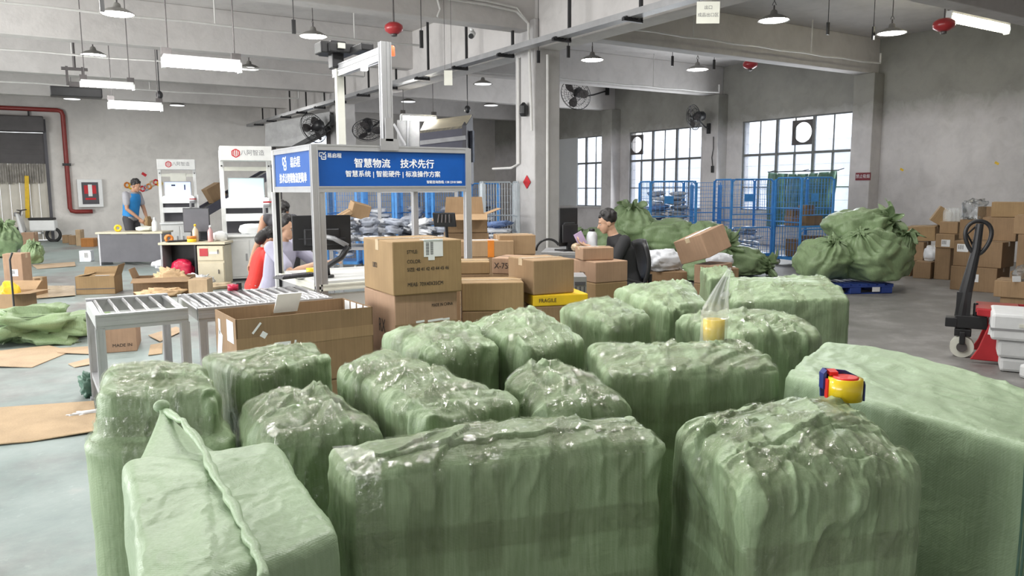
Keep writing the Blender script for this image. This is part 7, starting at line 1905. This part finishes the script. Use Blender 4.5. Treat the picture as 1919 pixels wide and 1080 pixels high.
    MB().ellipsoid(H(0, -0.093, -0.071), (0.021, 0.005, 0.003), 10, 6, q=Q).build('mouth', M['jack_red'], t, True)
    return t
SIT = dict(pelvis=(0, 0, 0.56), chest=(0, -0.10, 0.93), neck=(0, -0.16, 1.10), head=(0, -0.22, 1.235), sh_l=(0.18, -0.12, 1.04), sh_r=(-0.18, -0.12, 1.04),
           hip_l=(0.09, -0.02, 0.53), hip_r=(-0.09, -0.02, 0.53), kn_l=(0.13, -0.45, 0.53), kn_r=(-0.13, -0.45, 0.53), an_l=(0.13, -0.47, 0.09), an_r=(-0.13, -0.47, 0.09),
           el_l=(0.23, -0.26, 0.80), el_r=(-0.23, -0.26, 0.80), wr_l=(0.12, -0.47, 0.93), wr_r=(-0.12, -0.47, 0.93))
# man in black at the desk by the column
p = D(1181, 470, 8.4); j = dict(SIT); j.update(look=(-0.15, -1, -0.30), neck=(0, -0.19, 1.10), head=(0, -0.265, 1.24), wr_l=(0.10, -0.50, 0.985), wr_r=(-0.12, -0.44, 0.93), palm_l=(0, 0.3, 1), hand_l=(-0.3, -0.8, 0.35), hand_r=(0.5, -0.8, 0.1), el_r=(-0.22, -0.20, 0.82))
man = person('young man in a black t-shirt sitting at a desk and holding a lilac slip', (p.x, p.y, 0), YAW - R(82), j, 'black_cloth', 'black_cloth', sleeve=0.8)
bpy.context.view_layer.update()
office_chair(man.matrix_world @ Vector((0, -0.07, 0)), YAW - R(82), 'black office chair of the man in the black t-shirt', 0.50, -0.09)
q = man.matrix_world @ Vector((0.0, -0.56, 1.06))
tag(MB().box((0, 0, 0), (0.006, 0.10, 0.15), (R(28), 0, R(10))).build('paper_slip', plain('lilac_paper', (0.52, 0.40, 0.60), 0.6), loc=q, rot=(0, 0, YAW - R(82))), 'lilac paper slip in the hands of the man in black', 'paper')
blob('snack_pack', man.matrix_world @ Vector((-0.02, -0.58, DZ + 0.003)), (0.07, 0.05, 0.05), M['buff_tape'], 'small yellowish packet on the desk before the man in black', 'packet', None, 91, 0.2)
# lavender t-shirt at the booth
p = D(524, 470, 7.98); j = dict(SIT); j.update(look=(0.05, -1, -0.22), chest=(0, -0.10, 0.92), neck=(0, -0.14, 1.085), head=(0, -0.18, 1.215), sh_l=(0.19, -0.12, 1.02), sh_r=(-0.19, -0.12, 1.02), el_l=(0.24, -0.42, 0.80), el_r=(-0.24, -0.38, 0.78), wr_l=(0.14, -0.62, 0.86), wr_r=(-0.16, -0.60, 0.86), palm_l=(0, 0, -1), palm_r=(0, 0, -1))
pb = person('person in a lavender grey t-shirt bent over the booth table behind the monitor', (p.x - 0.06, p.y + 0.06, 0.0), YAW + R(72), j, 'lav_cloth', 'jeans', sleeve=0.75)
t = thing('stool', 'plain stool under the person in the lavender t-shirt', 'stool', pb.location.copy(), YAW + R(72))
MB().lathe([(0.16, 0.40), (0.17, 0.42), (0.16, 0.445)], 24).build('seat', M['grey'], t, True)
for k in range(4): MB().tube([(0.1 * math.cos(k * 1.57 + .78), 0.1 * math.sin(k * 1.57 + .78), 0.41), (0.15 * math.cos(k * 1.57 + .78), 0.15 * math.sin(k * 1.57 + .78), 0.0)], 0.014, 8).build('leg', M['dark_steel'], t)
# stooping person in a black tank top
p = D(531, 470, 9.6)
j = dict(pelvis=(0, 0.12, 0.92), chest=(0.0, -0.12, 1.20), neck=(0.03, -0.26, 1.29), head=(0.06, -0.36, 1.34), sh_l=(0.19, -0.2, 1.24), sh_r=(-0.18, -0.18, 1.25), hip_l=(0.09, 0.12, 0.88), hip_r=(-0.09, 0.12, 0.88), kn_l=(0.11, 0.05, 0.48), kn_r=(-0.11, 0.05, 0.48), an_l=(0.11, 0.16, 0.09), an_r=(-0.11, 0.16, 0.09),
         el_l=(0.26, -0.34, 1.02), el_r=(-0.25, -0.24, 0.98), wr_l=(0.12, -0.5, 0.92), wr_r=(-0.33, -0.36, 0.74), look=(0.25, -0.55, -0.85), palm_r=(1, 0, 0), palm_l=(0, 0, -1))
person('stooping person in a charcoal tank top, bare arm hanging beside the red shirt', (p.x, p.y, 0), YAW + R(8), j, 'char_cloth', 'black_cloth', skin='skin_dark', tank=True, sleeve=0.1)
# red shirt
p = D(478, 500, 8.75); j = dict(SIT)
j = {k: (v[0], v[1], v[2] - 0.02) if k[:2] not in ('an', 'kn') else v for k, v in j.items()}
j.update(chest=(0, -0.10, 0.88), neck=(0, -0.14, 1.02), head=(0.0, -0.19, 1.14), sh_l=(0.16, -0.12, 0.96), sh_r=(-0.16, -0.12, 0.96), look=(0.1, -0.9, -0.5), el_r=(-0.22, -0.16, 0.70), wr_r=(-0.14, -0.38, 0.58), el_l=(0.2, -0.26, 0.72), wr_l=(0.1, -0.44, 0.6), palm_r=(0, 0, -1), palm_l=(0, 0, -1))
pr_ = person('seated person in a red shirt with bowed head at the end of the roller table', (p.x, p.y, 0), YAW + R(122), j, 'red_cloth', 'jeans', sleeve=0.8, scale=0.92, hair_long=0.08)
t = thing('stool', 'low stool under the person in the red shirt', 'stool', pr_.location.copy(), YAW)
MB().lathe([(0.15, 0.34), (0.16, 0.36), (0.15, 0.385)], 24).build('seat', M['grey'], t, True)
for k in range(4): MB().tube([(0.1 * math.cos(k * 1.57 + .78), 0.1 * math.sin(k * 1.57 + .78), 0.35), (0.14 * math.cos(k * 1.57 + .78), 0.14 * math.sin(k * 1.57 + .78), 0.0)], 0.014, 8).build('leg', M['dark_steel'], t)
# worker in the blue vest
p = D(250, 440, 17.4)
j = dict(pelvis=(0, 0.04, 0.93), chest=(0, -0.02, 1.28), neck=(0, -0.07, 1.45), head=(0, -0.14, 1.575), sh_l=(0.19, -0.03, 1.39), sh_r=(-0.19, -0.03, 1.39), hip_l=(0.09, 0.04, 0.9), hip_r=(-0.09, 0.04, 0.9), kn_l=(0.10, -0.06, 0.49), kn_r=(-0.10, -0.02, 0.49), an_l=(0.10, 0.10, 0.09), an_r=(-0.10, 0.16, 0.09),
         el_l=(0.24, -0.10, 1.10), el_r=(-0.24, -0.08, 1.10), wr_l=(0.10, -0.27, 0.90), wr_r=(-0.12, -0.26, 0.90), look=(0.1, -1, -0.35), palm_l=(-1, 0, 0), palm_r=(1, 0, 0), hand_l=(-0.2, -0.5, -0.6), hand_r=(0.2, -0.5, -0.6))
wk = person('worker in a blue vest standing at the back wall, holding a yellowish packet', (p.x, p.y, 0), YAW + R(78), j, 'grey_cloth', 'char_cloth', skin='skin_dark', sleeve=0.6, vest='blue_cloth', scale=1.09)
bpy.context.view_layer.update()
q = wk.matrix_world @ Vector((0, -0.36, 0.72)); blob('packet', q, (0.10, 0.06, 0.13), M['card_d'], 'yellowish packet in the hands of the worker in the blue vest', 'packet', None, 95, 0.2, rz=YAW + R(78))
